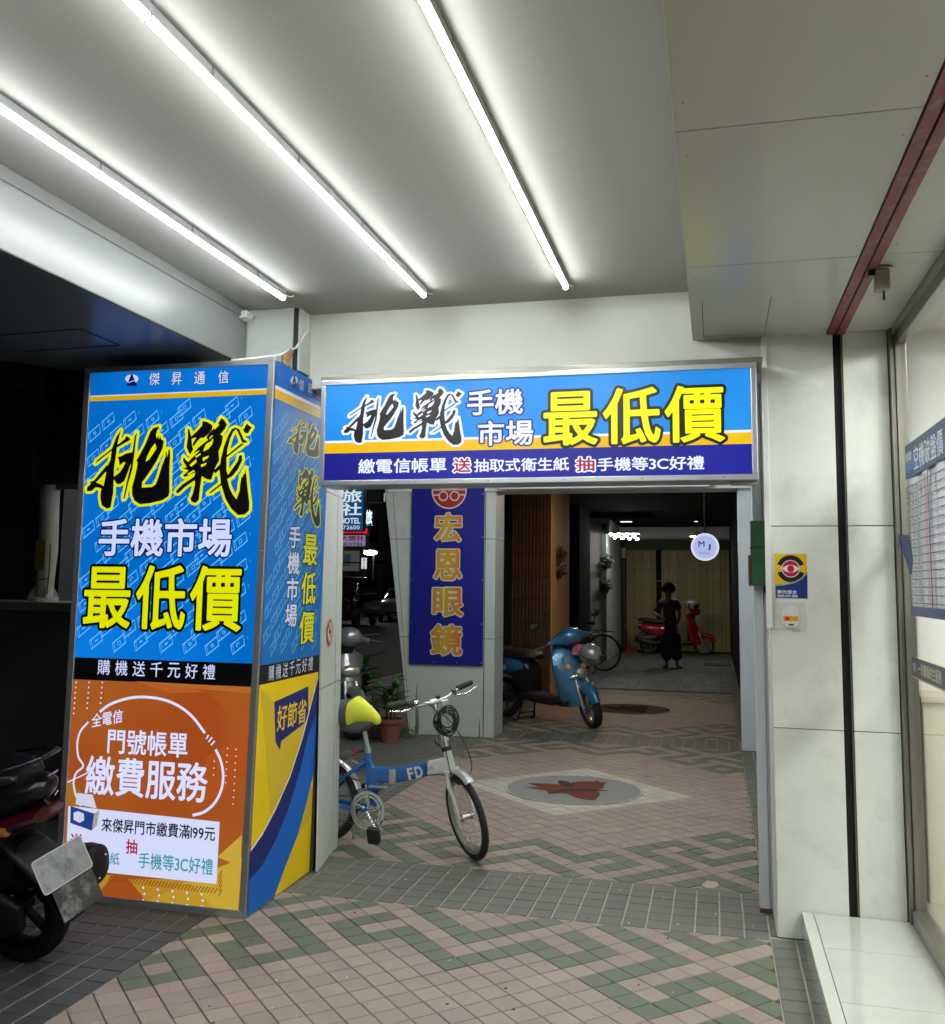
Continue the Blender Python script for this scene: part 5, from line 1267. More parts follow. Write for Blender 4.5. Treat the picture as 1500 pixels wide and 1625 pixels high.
# red scooter far back
REDP=mat('glossy red paint',(.30,.008,.02),.2,coat=.9)
rs,S,bs=scooter('red_scooter','glossy red scooter with a silver helmet on its mirror, parked by the yellow shutter',REDP,tuple(at(1072,1037,Y=22.95).xy)+(0,),R(-3),steer=R(-8),style=1)
for s in (-1,1): MB().ell((-.80,s*.11,.66),.035,.04,.035,12,8).build('indicator',mat('clear lens',(.6,.55,.5),.1,.4,coat=1),rs,local=True,smooth=60)
MB().tube([(-.86,-.1,.80),(-.98,-.09,.84),(-.98,.09,.84),(-.86,.1,.80)],.011,7).build('grab_rail',CHROME,rs,local=True,smooth=60)
MB().loft([(-.42,.0,.40,.16,.055,4),(-.65,.0,.37,.165,.06,4),(-.84,.0,.35,.14,.05,3)],18).build('side_cover',mat('grey side cover',(.08,.1,.1),.4),rs,local=True,smooth=50)
p=at(1098,958,Y=22.75)
hm=thing('silver_helmet','silver helmet perched on the mirror of the red scooter','helmet',tuple(p)); ORG[hm.name]=Vector((0,0,0))
helmet(hm,(0,0,0),mat('helmet pearl',(.42,.4,.36),.25,.3,coat=.6),BLACKPL,.145)
# silver scooter by the kerb: mostly hidden, nose towards the passage
SILV=mat('silver grey paint',(.26,.26,.27),.28,.5,coat=.6)
sc,S,bs=scooter('silver_scooter','dusty silver scooter parked at the kerb behind the potted plants',SILV,(-3.99,9.62,0),R(-47),steer=R(4),mirrors=False)
MB().ell((.52,0,.66),.06,.12,.06,18,10).build('headlight',mat('headlight lens',(.55,.52,.42),.08,.6,coat=1),sc,local=True,smooth=60)
MB().loft([(.46,0,.50,.16,.03,2.4),(.54,0,.52,.10,.04,2.4)],18).build('nose_panel',mat('bronze panel',(.2,.12,.07),.3,.4),sc,local=True,smooth=60)
# black scooter, near left
BKP=mat('glossy black paint',(.0035,.004,.0045),.28,coat=.1,spec=.35); DKS=mat('dark scooter plastic',(.004,.004,.004),.5,spec=.3)
hd=R(173)
lo=Vector((-3.53,3.62,-.0))
ks,S,bs=scooter('black_scooter','glossy black scooter seen from behind in the lower left corner',BKP,tuple(lo),hd,lean=R(-11),seatm=BKP,dark=DKS,mirrors=False,rearx=-.76)
MB().loft([(-.74,0,.60,.17,.035,2.6),(-.86,0,.615,.13,.04,2.4),(-.955,0,.64,.08,.03,2.3)],22).build('tail_light',mat('red lens',(.03,.002,.004),.2,coat=.3),ks,local=True,smooth=60)
for s in (-1,1): 
    mb=MB(); mb.loft([(-.66,s*.165,.58,.03,.03,2.2),(-.76,s*.15,.59,.035,.03,2.2),(-.86,s*.12,.60,.02,.02,2.2)],14); mb.build('indicator',mat('amber rear lens',(.22,.075,.008),.12,coat=1,emit=.02,ecol=(1,.4,.05)),ks,local=True,smooth=60)
MB().tube([(-.62,-.17,.80),(-.80,-.165,.835),(-.93,-.09,.86),(-.955,0,.865),(-.93,.09,.86),(-.80,.165,.835),(-.62,.17,.80)],[.012,.016,.018,.018,.018,.016,.012],10,flat=.6).build('grab_rail',BKP,ks,local=True,smooth=60)
MB().tube([(-.60,-.178,.70),(-.78,-.162,.735),(-.93,-.085,.775),(-.965,0,.785)],.0035,6).build('chrome_trim',CHROME,ks,local=True)
MB().tube([(-.56,-.165,.60),(-.70,-.172,.645),(-.88,-.125,.67),(-.97,-.02,.70)],.003,6).build('chrome_trim',CHROME,ks,local=True)
MB().loft([(-.78,0,.50,.09,.03,3),(-.92,0,.42,.10,.03,3),(-1.0,0,.32,.085,.02,3),(-1.04,0,.22,.06,.015,3)],16).build('plate_carrier',DKS,ks,local=True,smooth=50)
PLM=mat('licence plate',(.2,.21,.21),.4,var=.3,scale=30,dirt=1.,dscale=13,dcol=(.02,.02,.04))
pc=Vector((-1.0,0,.425)); up=Vector((.42,0,.91)).normalized(); nn=Vector((-.91,0,.42))
def pr(y,z): return pc+Vector((0,y,0))+up*z
P=[]
for cx_,cz_,a0 in ((.115,.055,0),(-.115,.055,90),(-.115,-.055,180),(.115,-.055,270)):
    for k in range(4): t_=R(a0+k*30); P.append((cx_+.015*math.cos(t_),cz_+.015*math.sin(t_)))
mb=MB(); mb.hexa([pr(y,z) for y,z in P],[pr(y,z)+nn*.003 for y,z in P]); pl_=mb.build('licence_plate',PLM,ks,local=True)
MB().tube([pr(y*.985,z*.97)+nn*.003 for y,z in P],.0018,6,closed=True).build('plate_rim',mat('plate rim',(.5,.5,.5),.4),pl_,local=True)
mb=MB(); mb.obox(pr(-.01,-.135)+nn*.002,[(0,1,0),up,nn],[.105,.062,.002]); mb.build('splash_guard',mat('dusty guard',(.02,.02,.02),.7,var=.9,scale=30,dirt=.9,dscale=14,dcol=(.26,.26,.26)),ks,local=True)
mb=MB(); mb.loft([(-.55,-.17,.28,.06,.06,2.2),(-.72,-.185,.30,.075,.08,2.3),(-.93,-.19,.325,.085,.09,2.3),(-.985,-.19,.33,.078,.083,2.3),(-1.0,-.19,.332,.05,.055,2.2)],24); mf=mb.build('exhaust_silencer',DKS,ks,local=True,smooth=50)
for a_ in (30,150,270): MB().ell((-.996,-.19+.05*math.cos(R(a_)),.332+.055*math.sin(R(a_))),.006,.008,.008,8,6).build('exhaust_bolt',CHROME,mf,local=True)
MB().ell((-.8,-.07,.235),.03,.01,.03,10,6).build('axle_nut',CHROME,ks,local=True)
MB().loft([(-.45,.0,.36,.05,.09,3),(-.74,0,.50,.085,.05,3)],14).build('inner_fender',DKS,ks,local=True,smooth=50)

MB().loft([(-.40,.11,.30,.03,.05,3),(-.60,.12,.27,.035,.085,3),(-.80,.12,.25,.03,.09,3),(-.88,.11,.24,.02,.05,3)],18).build('transmission_case',DKS,ks,local=True,smooth=50)
MB().loft([(-.20,0,.42,.17,.16,3.2),(-.40,0,.46,.18,.17,3),(-.62,0,.50,.17,.12,3),(-.78,0,.53,.13,.08,3)],24).build('side_skirt',BKP,ks,local=True,smooth=60)
MB().loft([(-.50,0,.38,.10,.15,3),(-.70,0,.40,.10,.14,3),(-.84,0,.42,.09,.10,3)],18).build('hugger',DKS,ks,local=True,smooth=60)

# tail cowl that ties the rear of the black scooter together
MB().loft([(-.40,0,.66,.165,.10,2.6),(-.62,0,.68,.168,.10,2.5),(-.80,0,.70,.14,.085,2.4),(-.93,0,.735,.085,.05,2.2),(-.975,0,.75,.04,.025,2.)],28).build('tail_cowl',BKP,ks,local=True,smooth=70)
# small screws on the soffit, stains on the columns
mb=MB()
for y in (.3,1.45,2.3,2.6,3.45,3.7):
    for x in (-.06,.5,.63,.95): mb.ell((x,y,2.7495),.004,.004,.0015,8,4)
mb.build('soffit_screw',STEEL,sof)
ST_=mat('rain stain',(.16,.15,.11),.8,var=.5,scale=18)
for j,(x,z0_,z1_,w_) in enumerate(((-3.04,.0,.52,.018),(-3.02,.02,.28,.012),(-2.36,.0,.2,.010))):
    P=[(x+rng.uniform(-w_,w_)*.4,z0_+(z1_-z0_)*k/8) for k in range(9)]
    mb=MB(); mb.add([(px_-w_*(1-k/9.5),9.6385,z) for k,(px_,z) in enumerate(P)]+[(px_+w_*(1-k/9.5),9.6385,z) for k,(px_,z) in enumerate(P)],[(k,k+1,9+k+1,9+k) for k in range(8)]); mb.build('rain_stain',ST_,mc)
# ------------------------------------------------------------------ folding bicycle
BA=R(-7); bk=thing('folding_bicycle','blue and white small wheeled folding bicycle leaning at the passage with a coiled black lock','bicycle',(-1.375,5.41,0),rot=(0,0,BA))
ORG[bk.name]=Vector((0,0,0))
BB_=mat('bike blue enamel',(.008,.10,.36),.28,coat=.6,dirt=.15,dscale=20); BW_=mat('bike white enamel',(.6,.6,.58),.28,coat=.5,dirt=.15,dscale=14)
BSI=mat('bike silver',(.55,.55,.55),.28,.9); BKM=mat('bike black',(.015,.015,.015),.45); SPK=mat('spoke steel',(.5,.5,.5),.3,.9)
def spl(P,n=6):
    P=[Vector(p) for p in P]; Q=[P[0]*2-P[1]]+P+[P[-1]*2-P[-2]]; out=[]
    for i in range(1,len(Q)-2):
        for k in range(n):
            t=k/n; a,b,c,d=Q[i-1],Q[i],Q[i+1],Q[i+2]
            out.append(.5*((2*b)+(c-a)*t+(2*a-5*b+4*c-d)*t*t+(3*b-a-3*c+d)*t**3))
    return out+[P[-1]]
wr=.243; ST=R(-44)
A0=Vector((-.122,0,.512)); AX=(Vector((-.238,0,.873))-A0).normalized()
SM=Matrix.Translation(A0)@Matrix.Rotation(ST,4,AX)@Matrix.Translation(-A0)
def bl(mb,name,m,steer=False,parent=bk,smooth=50,**k):
    if steer: mb.v=[tuple(SM@Vector(v)) for v in mb.v]
    return mb.build(name,m,parent,local=True,smooth=smooth,**k)
def bwheel(c,steer):
    c=Vector(c); n=56
    def ring(prof):
        vs=[];fs=[];N=len(prof)
        for k in range(n):
            t=2*math.pi*k/n; d=Vector((math.cos(t),0,math.sin(t)))
            vs+=[c+d*q+Vector((0,h,0)) for q,h in prof]
        for k in range(n):
            for j in range(N): fs.append((k*N+j,k*N+(j+1)%N,((k+1)%n)*N+(j+1)%N,((k+1)%n)*N+j))
        return vs,fs
    a=MB(); a.add(*ring([(wr-.026+.023*math.cos(t)+.003,.0195*math.sin(t)) for t in [2*math.pi*k/12 for k in range(12)]]))
    w=bl(a,'wheel',RUBBER,steer)
    b=MB(); b.add(*ring([(wr-.048,-.012),(wr-.036,-.014),(wr-.036,.014),(wr-.048,.012),(wr-.056,0)])); bl(b,'rim',BSI,steer,w)
    h=MB(); h.cyl(c+Vector((0,-.038,0)),c+Vector((0,.038,0)),.014,n=12)
    for s in (-1,1): h.cyl(c+Vector((0,s*.028,0)),c+Vector((0,s*.031,0)),.024,n=16)
    h.cyl(c+Vector((0,-.055,0)),c+Vector((0,.055,0)),.006,n=8); bl(h,'hub',BSI,steer,w)
    sp=MB()
    for k in range(28):
        t=2*math.pi*k/28; s=1 if k%2 else -1; t2=t+(.9 if (k//2)%2 else -.9)
        p=c+Vector((math.cos(t)*(wr-.05),0,math.sin(t)*(wr-.05))); q=c+Vector((math.cos(t2)*.022,s*.028,math.sin(t2)*.022)); sp.tube([p,q],.0011,4,caps=False)
    bl(sp,'spokes',SPK,steer,w)
    return w
hubF=Vector((-.005,0,wr)); hubR=Vector((-.955,0,wr))
fwh=bwheel(hubF,True); rwh=bwheel(hubR,False)
# fork, crown, steering parts
for s in (-1,1):
    bl(MB().tube([A0+AX*(-.035)+Vector((0,s*.036,0)),A0+AX*(-.10)+Vector((.004,s*.046,0)),hubF+Vector((-.03,s*.048,.10)),hubF+Vector((0,s*.048,.005))],[.016,.016,.012,.010],10),'fork_blade',BW_,True)
bl(MB().obox(A0+AX*(-.036),[(1,0,0),(0,1,0),AX],[.022,.05,.018]),'fork_crown',BW_,True,bevel=.006)
bl(MB().tube([A0+AX*(-.03),A0+AX*.085],.026,14),'head_tube',BW_)
bl(MB().tube([A0+AX*.085,A0+AX*.11],.030,14),'headset',BKM)
bl(MB().tube([A0+AX*.11,A0+AX*.15],.022,14),'stem_base',BSI,True)
bl(MB().obox(A0+AX*.165+Vector((0,0,0)),[(1,0,0),(0,1,0),AX],[.028,.022,.022]),'stem_hinge',BSI,True,bevel=.005)
bl(MB().tube([A0+AX*.17,A0+AX*.36],[.017,.0155],12),'stem_tube',BSI,True)
bl(MB().tube([A0+AX*.12+Vector((-.02,-.03,0)),A0+AX*.12+Vector((-.05,-.035,.01)),A0+AX*.13+Vector((-.075,-.02,.01))],.006,6),'stem_lever',BKM,True)
T0=A0+AX*.37
bar=[T0+Vector((-.03,-.265,.045)),T0+Vector((-.015,-.18,.035)),T0+Vector((0,-.09,.005)),T0,T0+Vector((0,.09,.005)),T0+Vector((-.015,.18,.035)),T0+Vector((-.03,.265,.045))]
bl(MB().tube(bar,.0115,12),'handlebar',BSI,True)
bl(MB().cyl(T0+Vector((0,-.025,0)),T0+Vector((0,.025,0)),.02,n=14),'bar_clamp',BSI,True)
for s in (-1,1):
    e=T0+Vector((-.03,s*.265,.045)); d=Vector((-.015,s*.1,.008)).normalized()
    bl(MB().tube([e-d*.10,e-d*.095,e+d*.005,e+d*.012],[.0150,.017,.0165,.013],12),'grip',mat('dark grip',(.03,.03,.03),.8,bump=.6,bscale=180),True)
    bl(MB().tube([e-d*.145+Vector((.01,0,-.004)),e-d*.12+Vector((.02,0,-.01))],.017,10),'lever_clamp',BKM,True)
    bl(MB().tube([e-d*.13+Vector((.02,0,-.014)),e-d*.11+Vector((.045,0,-.028)),e-d*.05+Vector((.052,0,-.034)),e+d*.0+Vector((.042,0,-.026)),e+d*.02+Vector((.05,0,-.02))],[.006,.007,.006,.005,.0055],8),'brake_lever',CHROME,True)
    # cables
    o=T0+Vector((.03,s*.11,.0))
    cab=[e-d*.13+Vector((.02,0,-.01)),T0+Vector((.09,s*.06,.02)),T0+Vector((.11,s*.02,-.08)),A0+AX*.2+Vector((.08,s*.03,0)),A0+AX*.05+Vector((.07,s*.035,-.02)),A0+Vector((.035,s*.02,-.10))]
    bl(MB().tube(spl(cab),.003,6),'brake_cable',BKM if s<0 else mat('grey cable',(.2,.2,.2),.5),True)
bl(MB().tube(spl([T0+Vector((.02,-.14,.01)),A0+AX*.25+Vector((.11,-.05,0)),A0+AX*.02+Vector((.14,-.01,0)),A0+Vector((.06,0,-.10)),A0+Vector((-.02,-.035,-.05)),A0+Vector((-.15,-.035,-.06))]),.003,6),'gear_cable',BKM,False)
bl(MB().obox(T0+Vector((.01,-.15,.03)),[(1,0,0),(0,1,0),(0,0,1)],[.02,.022,.014]),'gear_shifter',BKM,True,bevel=.005)
bl(MB().ell(T0+Vector((.005,-.12,.025)),.022,.024,.018,12,8),'bell',CHROME,True)
bl(MB().ell(T0+Vector((.0,.03,.024)),.014,.016,.012,10,6),'light_clip',BKM,True)
bl(MB().obox(T0+Vector((.03,.055,-.012)),[(1,0,0),(0,1,0),(0,0,1)],[.008,.024,.018]),'front_reflector',mat('clear reflector',(.55,.6,.62),.15,coat=1,var=.4,scale=200),True,bevel=.003)
# main beam: blue behind the hinge, white towards the head tube
def beamsec(p,h,w): return (p,w,h)
def beam_(pts,m,name):
    rg=[]
    for (x,z,h,w) in pts:
        rg.append([Vector((x,w*math.copysign(abs(math.cos(t))**.5,math.cos(t)),z+h*math.copysign(abs(math.sin(t))**.5,math.sin(t)))) for t in [2*math.pi*(k+.5)/16 for k in range(16)]])
    return bl(MB().rings(rg),name,m)
bp=[(-.60,.425,.047,.018),(-.485,.424,.043,.020),(-.38,.452,.042,.020),(-.262,.486,.043,.0205)]
beam_(bp[:2],BB_,'main_beam_rear'); beam_([(-.481,.425,.043,.020)]+bp[2:],BB_,'main_beam_mid'); beam_([(-.2605,.4865,.0435,.0207),(-.22,.496,.045,.021),(-.135,.516,.05,.024)],BW_,'main_beam_front')
bl(MB().obox(Vector((-.483,-.021,.424)),[(1,0,.0),(0,1,0),(0,0,1)],[.022,.006,.040]),'beam_hinge',BSI,bevel=.003)
bl(MB().tube([(-.476,-.030,.46),(-.466,-.034,.45),(-.466,-.034,.40),(-.478,-.032,.385)],.005,7),'hinge_clasp',BSI)
beam_([(-.60,.425,.047,.018),(-.63,.40,.052,.018)],BB_,'beam_root')
# seat tube: slanted blue web down to the bottom bracket
rg=[]
for (x,z,lx,w) in ((-.662,.56,.016,.016),(-.655,.50,.02,.017),(-.640,.44,.04,.018),(-.618,.37,.052,.018),(-.618,.30,.034,.018),(-.622,.225,.026,.024)):
    rg.append([Vector((x+lx*math.cos(t),w*math.sin(t),z)) for t in [2*math.pi*k/16 for k in range(16)]])
bl(MB().rings(rg),'seat_tube',BB_)
bl(MB().tube([(-.658,0,.545),(-.662,0,.575)],.021,12),'seat_clamp',BSI)
bl(MB().tube([(-.662,0,.57),(-.70,0,.72)],.0145,12),'seat_post',BSI)
for s in (-1,1):
    bl(MB().tube([(-.66,s*.02,.50),(-.80,s*.045,.395),(-.955,s*.058,wr+.01)],[.013,.012,.010],10),'seat_stay',BB_)
    bl(MB().tube([(-.62,s*.025,.222),(-.75,s*.045,.228),(-.955,s*.058,wr-.004)],[.016,.014,.011],10),'chain_stay',BB_)
bl(MB().cyl((-.622,-.04,.225),(-.622,.04,.225),.024,n=14),'bottom_bracket',BSI)
FBK=Face((-.622,-.062,.225),(1,0,0),(0,0,1),(0,-1,0))
def fk(name,mb): return mb
cr=MB()
for k,(r0,r1) in enumerate(((.112,.094),(.088,.078))):
    n=44; vs=[];fs=[]
    for i in range(n):
        t=2*math.pi*i/n
        for q,y in ((r0,-.062),(r1,-.062),(r1,-.056),(r0,-.056)): vs.append((-.622+q*math.cos(t),y-.004*k,.225+q*math.sin(t)))
    for i in range(n):
        for j in range(4): a_,b_=i*4+j,i*4+(j+1)%4; c_,d_=((i+1)%n)*4+(j+1)%4,((i+1)%n)*4+j; fs.append((a_,b_,c_,d_))
    cr.add(vs,fs)
for i in range(5):
    t=2*math.pi*i/5+.3; d=Vector((math.cos(t),0,math.sin(t))); e=Vector((-math.sin(t),0,math.cos(t)))
    cr.tube([Vector((-.622,-.064,.225))+d*.02-e*.006,Vector((-.622,-.066,.225))+d*.055-e*.010,Vector((-.622,-.062,.225))+d*.092+e*.0],[.010,.009,.007],8)
    cr.tube([Vector((-.622,-.064,.225))+d*.05+e*.004,Vector((-.622,-.062,.225))+d*.090+e*.018],[.006,.005],6)
bl(cr,'chainring',CHROME)
cd_=Vector((.085,0,-.115)).normalized()
ck=bl(MB().tube([(-.622,-.072,.225),Vector((-.622,-.080,.225))+cd_*.07,Vector((-.622,-.086,.225))+cd_*.142],[.014,.010,.010],10),'crank_arm',CHROME)
pc_=Vector((-.622,-.14,.225))+cd_*.142
pd=bl(MB().obox(pc_,[(1,0,.0),(0,1,.3),(0,-.3,1)],[.034,.020,.046]),'pedal',BKM,bevel=.004)
bl(MB().obox(pc_+Vector((0,0,.0)),[(1,0,0),(0,1,.3),(0,-.3,1)],[.040,.012,.036]),'pedal_cage',BKM,parent=pd,bevel=.003)
bl(MB().tube([(-.622,.05,.225),Vector((-.622,.07,.225))-cd_*.142],[.012,.009],8),'crank_arm',CHROME)
bl(MB().obox(Vector((-.622,.12,.225))-cd_*.142,[(1,0,.4),(0,1,0),(-.4,0,1)],[.04,.042,.013]),'pedal',BKM,bevel=.004)
bl(MB().tube([(-.58,-.055,.31),(-.955,-.05,wr+.035)],.0035,5),'chain_upper',mat('chain steel',(.12,.11,.1),.5,.8)); bl(MB().tube([(-.60,-.055,.135),(-.90,-.05,wr-.09)],.0035,5),'chain_lower',MATS['chain steel'])
bl(MB().cyl((-.955,-.05,wr),(-.955,-.044,wr),.04,n=22),'sprocket',BSI)
bl(MB().obox((-.90,-.055,wr-.075),[(.3,0,1),(0,1,0),(1,0,-.3)],[.05,.006,.014]),'derailleur',BKM,bevel=.003)
# mudguards
def guard(c,a0,a1,steer,name,m):
    rg=[]
    for k in range(15):
        t=R(a0+(a1-a0)*k/14); d=Vector((math.cos(t),0,math.sin(t))); ring=[]
        for q in range(7): w=-1+q/3; ring.append(Vector(c)+d*(wr+.016+.012*(1-w*w))+Vector((0,w*.03,0)))
        for q in range(6,-1,-1): w=-1+q/3; ring.append(Vector(c)+d*(wr+.013+.012*(1-w*w))+Vector((0,w*.03,0)))
        rg.append(ring)
    bl(MB().rings(rg),name,m,steer)
guard(hubF,62,112,True,'front_mudguard',mat('mudguard grey',(.30,.30,.30),.35,.3)); guard(hubR,20,165,False,'rear_mudguard',BSI)
for s in (-1,1): bl(MB().tube([A0+AX*(-.06)+Vector((.045,s*.03,.0)),hubF+Vector((.03,s*.022,wr-.03))],[.009,.012],8),'front_brake_arm',BKM,True)
bl(MB().tube([(-.70,-.015,.38),(-.74,-.05,.40),(-.82,-.055,.42)],.004,6),'rear_brake_cable',BKM)
bl(MB().tube([(-.55,-.02,.385),(-.52,-.05,.36),(-.60,-.05,.33),(-.62,-.05,.26)],.003,6),'frame_cable',BKM)
bl(MB().obox((-.56,-.05,.365),[(1,0,.02),(0,1,0),(0,0,1)],[.055,.02,.004]),'carry_plate',BSI,bevel=.002)
bl(MB().tube([(-.78,.04,.26),(-.80,.10,.10),(-.81,.13,.004)],[.008,.007,.009],7),'kickstand',BSI)
bl(MB().tube([(-.955,.0,.43),(-.90,.0,.50),(-.78,.02,.49),(-.70,.0,.47)],.006,7),'rack_stay',BSI)
# rear reflector and cable spring at the post
bl(MB().cyl((-.735,-.02,.545),(-.75,-.02,.54),.018,n=14),'rear_reflector',mat('red reflector',(.3,.01,.03),.15,coat=1)); bl(MB().tube([(-.67,0,.555),(-.735,-.02,.543)],.006,7),'reflector_arm',BKM)
# saddle with its grey and yellow cover
SG=mat('grey saddle cloth',(.07,.075,.08),.85,bump=.6,bscale=150); SY=mat('yellow saddle cloth',(.66,.68,.05),.8,bump=.6,bscale=150)
def sad(secs,m,name): return bl(MB().loft(secs,24),name,m,smooth=70)
sad([(-.93,0,.735,.085,.045,2.2),(-.90,0,.755,.115,.075,2.3),(-.85,0,.765,.115,.082,2.4),(-.80,0,.768,.098,.085,2.4),(-.772,0,.770,.088,.085,2.4)],SG,'saddle_cover_rear')
sad([(-.7715,0,.772,.086,.084,2.3),(-.735,0,.792,.074,.082,2.2),(-.70,0,.788,.060,.068,2.1),(-.65,0,.770,.045,.050,2.1),(-.60,0,.745,.034,.032,2.0),(-.585,0,.735,.02,.015,2.)],SY,'saddle_cover_nose')
sad([(-.80,0,.695,.065,.04,2.4),(-.70,0,.69,.045,.035,2.4),(-.62,0,.725,.03,.015,2.2)],SG,'saddle_skirt')
# beam lettering
FL=Face((-.29,-.0235,.4744),(.96,0,.262),(-.262,0,.96),(0,-1,0))
for nm,b0,b1 in (('F',(-.098,.030),(-.060,-.036)),('D',(-.050,.030),(.0,-.036))):
    FL.text(nm,[b0,b1],BW_,bk,.0012,weight=.03,px=False)
FL.text('8ω6',[(.022,.02),(.072,-.006)],BKM,bk,.0035,weight=-.01,px=False)
FL2=Face((-.86,-.066,.24),(1,0,-.07),(.07,0,1),(0,-1,0)); FL2.text('GIANT',[(-.03,.008),(.06,-.008)],BW_,bk,.001,weight=.01,px=False)
# coiled cable lock
lk=thing('coiled_cable_lock','black coiled cable lock looped round the bicycle stem','cable lock',(0,0,0)); lk.location=bk.matrix_basis@(SM@(A0+AX*.28+Vector((.05,0,-.0)))) if False else Matrix.Translation(bk.location)@Matrix.Rotation(BA,4,'Z')@(SM@(A0+AX*.27+Vector((.045,.03,0))))
ORG[lk.name]=Vector((0,0,0)); r_=random.Random(4)
for k in range(7):
    rr_=.048+.022*r_.random(); tl_=R(r_.uniform(-35,35)); c_=Vector((r_.uniform(-.016,.016),r_.uniform(-.014,.014),r_.uniform(-.022,.022)))
    pts=[c_+Matrix.Rotation(R(20)+tl_,3,'Z')@Vector((rr_*math.cos(t),.008*math.sin(3*t+k),rr_*1.15*math.sin(t))) for t in [2*math.pi*i/26 for i in range(26)]]
    MB().tube(pts,.0052,7,closed=True).build('cable_loop',BKM,lk,local=True,smooth=60)
MB().cyl((-.05,-.02,-.02),(-.07,0,-.02),.012,n=10).build('lock_barrel',BKM,lk,local=True)
# ------------------------------------------------------------------ old bicycle at the far white column: its front wheel and rack show
ob=thing('old_bicycle','large black roadster bicycle parked against the far columns, rear wheel towards the passage','bicycle',(-2.05,17.9,0),rot=(0,0,R(172)))
def big(c,r):
    a=MB(); n=48; prof=[(r-.018+.018*math.cos(t),.017*math.sin(t)) for t in [2*math.pi*k/8 for k in range(8)]]; vs=[];fs=[];N=8
    for k in range(n):
        t=2*math.pi*k/n; d=Vector((math.cos(t),0,math.sin(t))); vs+=[Vector(c)+d*q+Vector((0,h,0)) for q,h in prof]
    for k in range(n):
        for j in range(N): fs.append((k*N+j,k*N+(j+1)%N,((k+1)%n)*N+(j+1)%N,((k+1)%n)*N+j))
    a.add(vs,fs); w=a.build('wheel',RUBBER,ob,local=True,smooth=60)
    s=MB()
    for k in range(28):
        t=2*math.pi*k/28; s.tube([Vector(c)+Vector((math.cos(t)*(r-.03),0,math.sin(t)*(r-.03))),Vector(c)+Vector((math.cos(t+.6)*.02,.02 if k%2 else -.02,math.sin(t+.6)*.02))],.0016,4,caps=False)
    s.build('spokes',SPK,w,local=True); MB().cyl(Vector(c)-Vector((0,.04,0)),Vector(c)+Vector((0,.04,0)),.03,n=12).build('hub',BKM,w,local=True)
rW=.335; big((-.02,0,rW),rW); big((1.05,0,rW),rW)
MB().tube([(-.02,.04,rW),(.42,.03,.30),(.30,0,.82)],.012,8).build('rear_frame',BKM,ob,local=True,smooth=50); MB().tube([(-.02,.04,rW),(.30,0,.78)],.010,8).build('seat_stay',BKM,ob,local=True)
MB().tube([(.42,0,.30),(.86,0,.80),(.34,0,.72)],.014,8).build('main_frame',BKM,ob,local=True); MB().tube([(.82,0,.92),(.88,0,.72),(1.05,.04,rW)],.012,8).build('fork',BKM,ob,local=True)
MB().tube([(.70,-.28,.98),(.78,-.2,1.0),(.84,0,.95),(.78,.2,1.0),(.70,.28,.98)],.011,8).build('handlebar',CHROME,ob,local=True,smooth=60)
MB().loft([(.16,0,.87,.09,.03,2.3),(.28,0,.88,.07,.03,2.3),(.42,0,.87,.025,.02,2)],16).build('saddle',BKM,ob,local=True,smooth=60); MB().tube([(.30,0,.70),(.28,0,.86)],.012,8).build('seat_post',CHROME,ob,local=True)
MB().tube([(-.22,-.06,.72),(.22,-.06,.74),(.22,.06,.74),(-.22,.06,.72)],.006,6,closed=True).build('rack',CHROME,ob,local=True); MB().tube([(-.02,-.06,rW),(-.05,-.06,.72)],.005,6).build('rack_stay',CHROME,ob,local=True)
rg=[]
for k in range(14):
    t=R(8+k*13.); d=Vector((math.cos(t),0,math.sin(t))); rg.append([Vector((-.02,0,rW))+d*(rW+.016+.008*(1-(q/2)**2))+Vector((0,q*.016,0)) for q in (-2,-1,0,1,2)]+[Vector((-.02,0,rW))+d*(rW+.012+.008*(1-(q/2)**2))+Vector((0,q*.016,0)) for q in (2,1,0,-1,-2)])
MB().rings(rg).build('mudguard',BKM,ob,local=True,smooth=50)
MB().box(-.06,.06,-.05,-.04,.27,.36).build('chain_case_sticker',mat('yellow sticker',(.5,.45,.03),.5),ob,local=True)
# ------------------------------------------------------------------ person
YP=19.1
def P_(px,py,dy=0): 
    q=at(px,py,Y=YP); return (q.x,YP+dy,q.z)
def skinmesh(name,chains,m,parent,sub=2,root=0):
    vs=[];es=[];rs=[];idx={}
    for ch in chains:
        prev=None
        for (key,co,r) in ch:
            if key not in idx: idx[key]=len(vs); vs.append(co); rs.append(r)
            i=idx[key]
            if prev is not None: es.append((prev,i))
            prev=i
    o0=ORG[parent.name] if parent else Vector((0,0,0))
    me=bpy.data.meshes.new(name); me.from_pydata([tuple(Vector(v)-o0) for v in vs],es,[]); me.materials.append(m)
    o=link(name,me,parent); ORG[o.name]=o0
    md=o.modifiers.new('skin','SKIN'); md.use_smooth_shade=True
    sl=me.skin_vertices
    if not sl: me.attributes.new('skin','FLOAT',"POINT") if False else None
    if len(me.skin_vertices)==0:
        bpy.context.view_layer.objects.active=o
        bpy.ops.object.modifier_remove(modifier='skin') if False else None
    lay=me.skin_vertices[0] if len(me.skin_vertices) else None
    if lay:
        for i,r in enumerate(rs):
            rr_=r if isinstance(r,tuple) else (r,r); lay.data[i].radius=rr_; lay.data[i].use_root=(i==root)
    md2=o.modifiers.new('smooth','SUBSURF'); md2.levels=sub; md2.render_levels=sub
    return o
pe=thing('person','person with curly hair, short sleeved dark shirt and cropped trousers standing in the far bay','person',P_(1064,1060))
hips=P_(1065,996); 
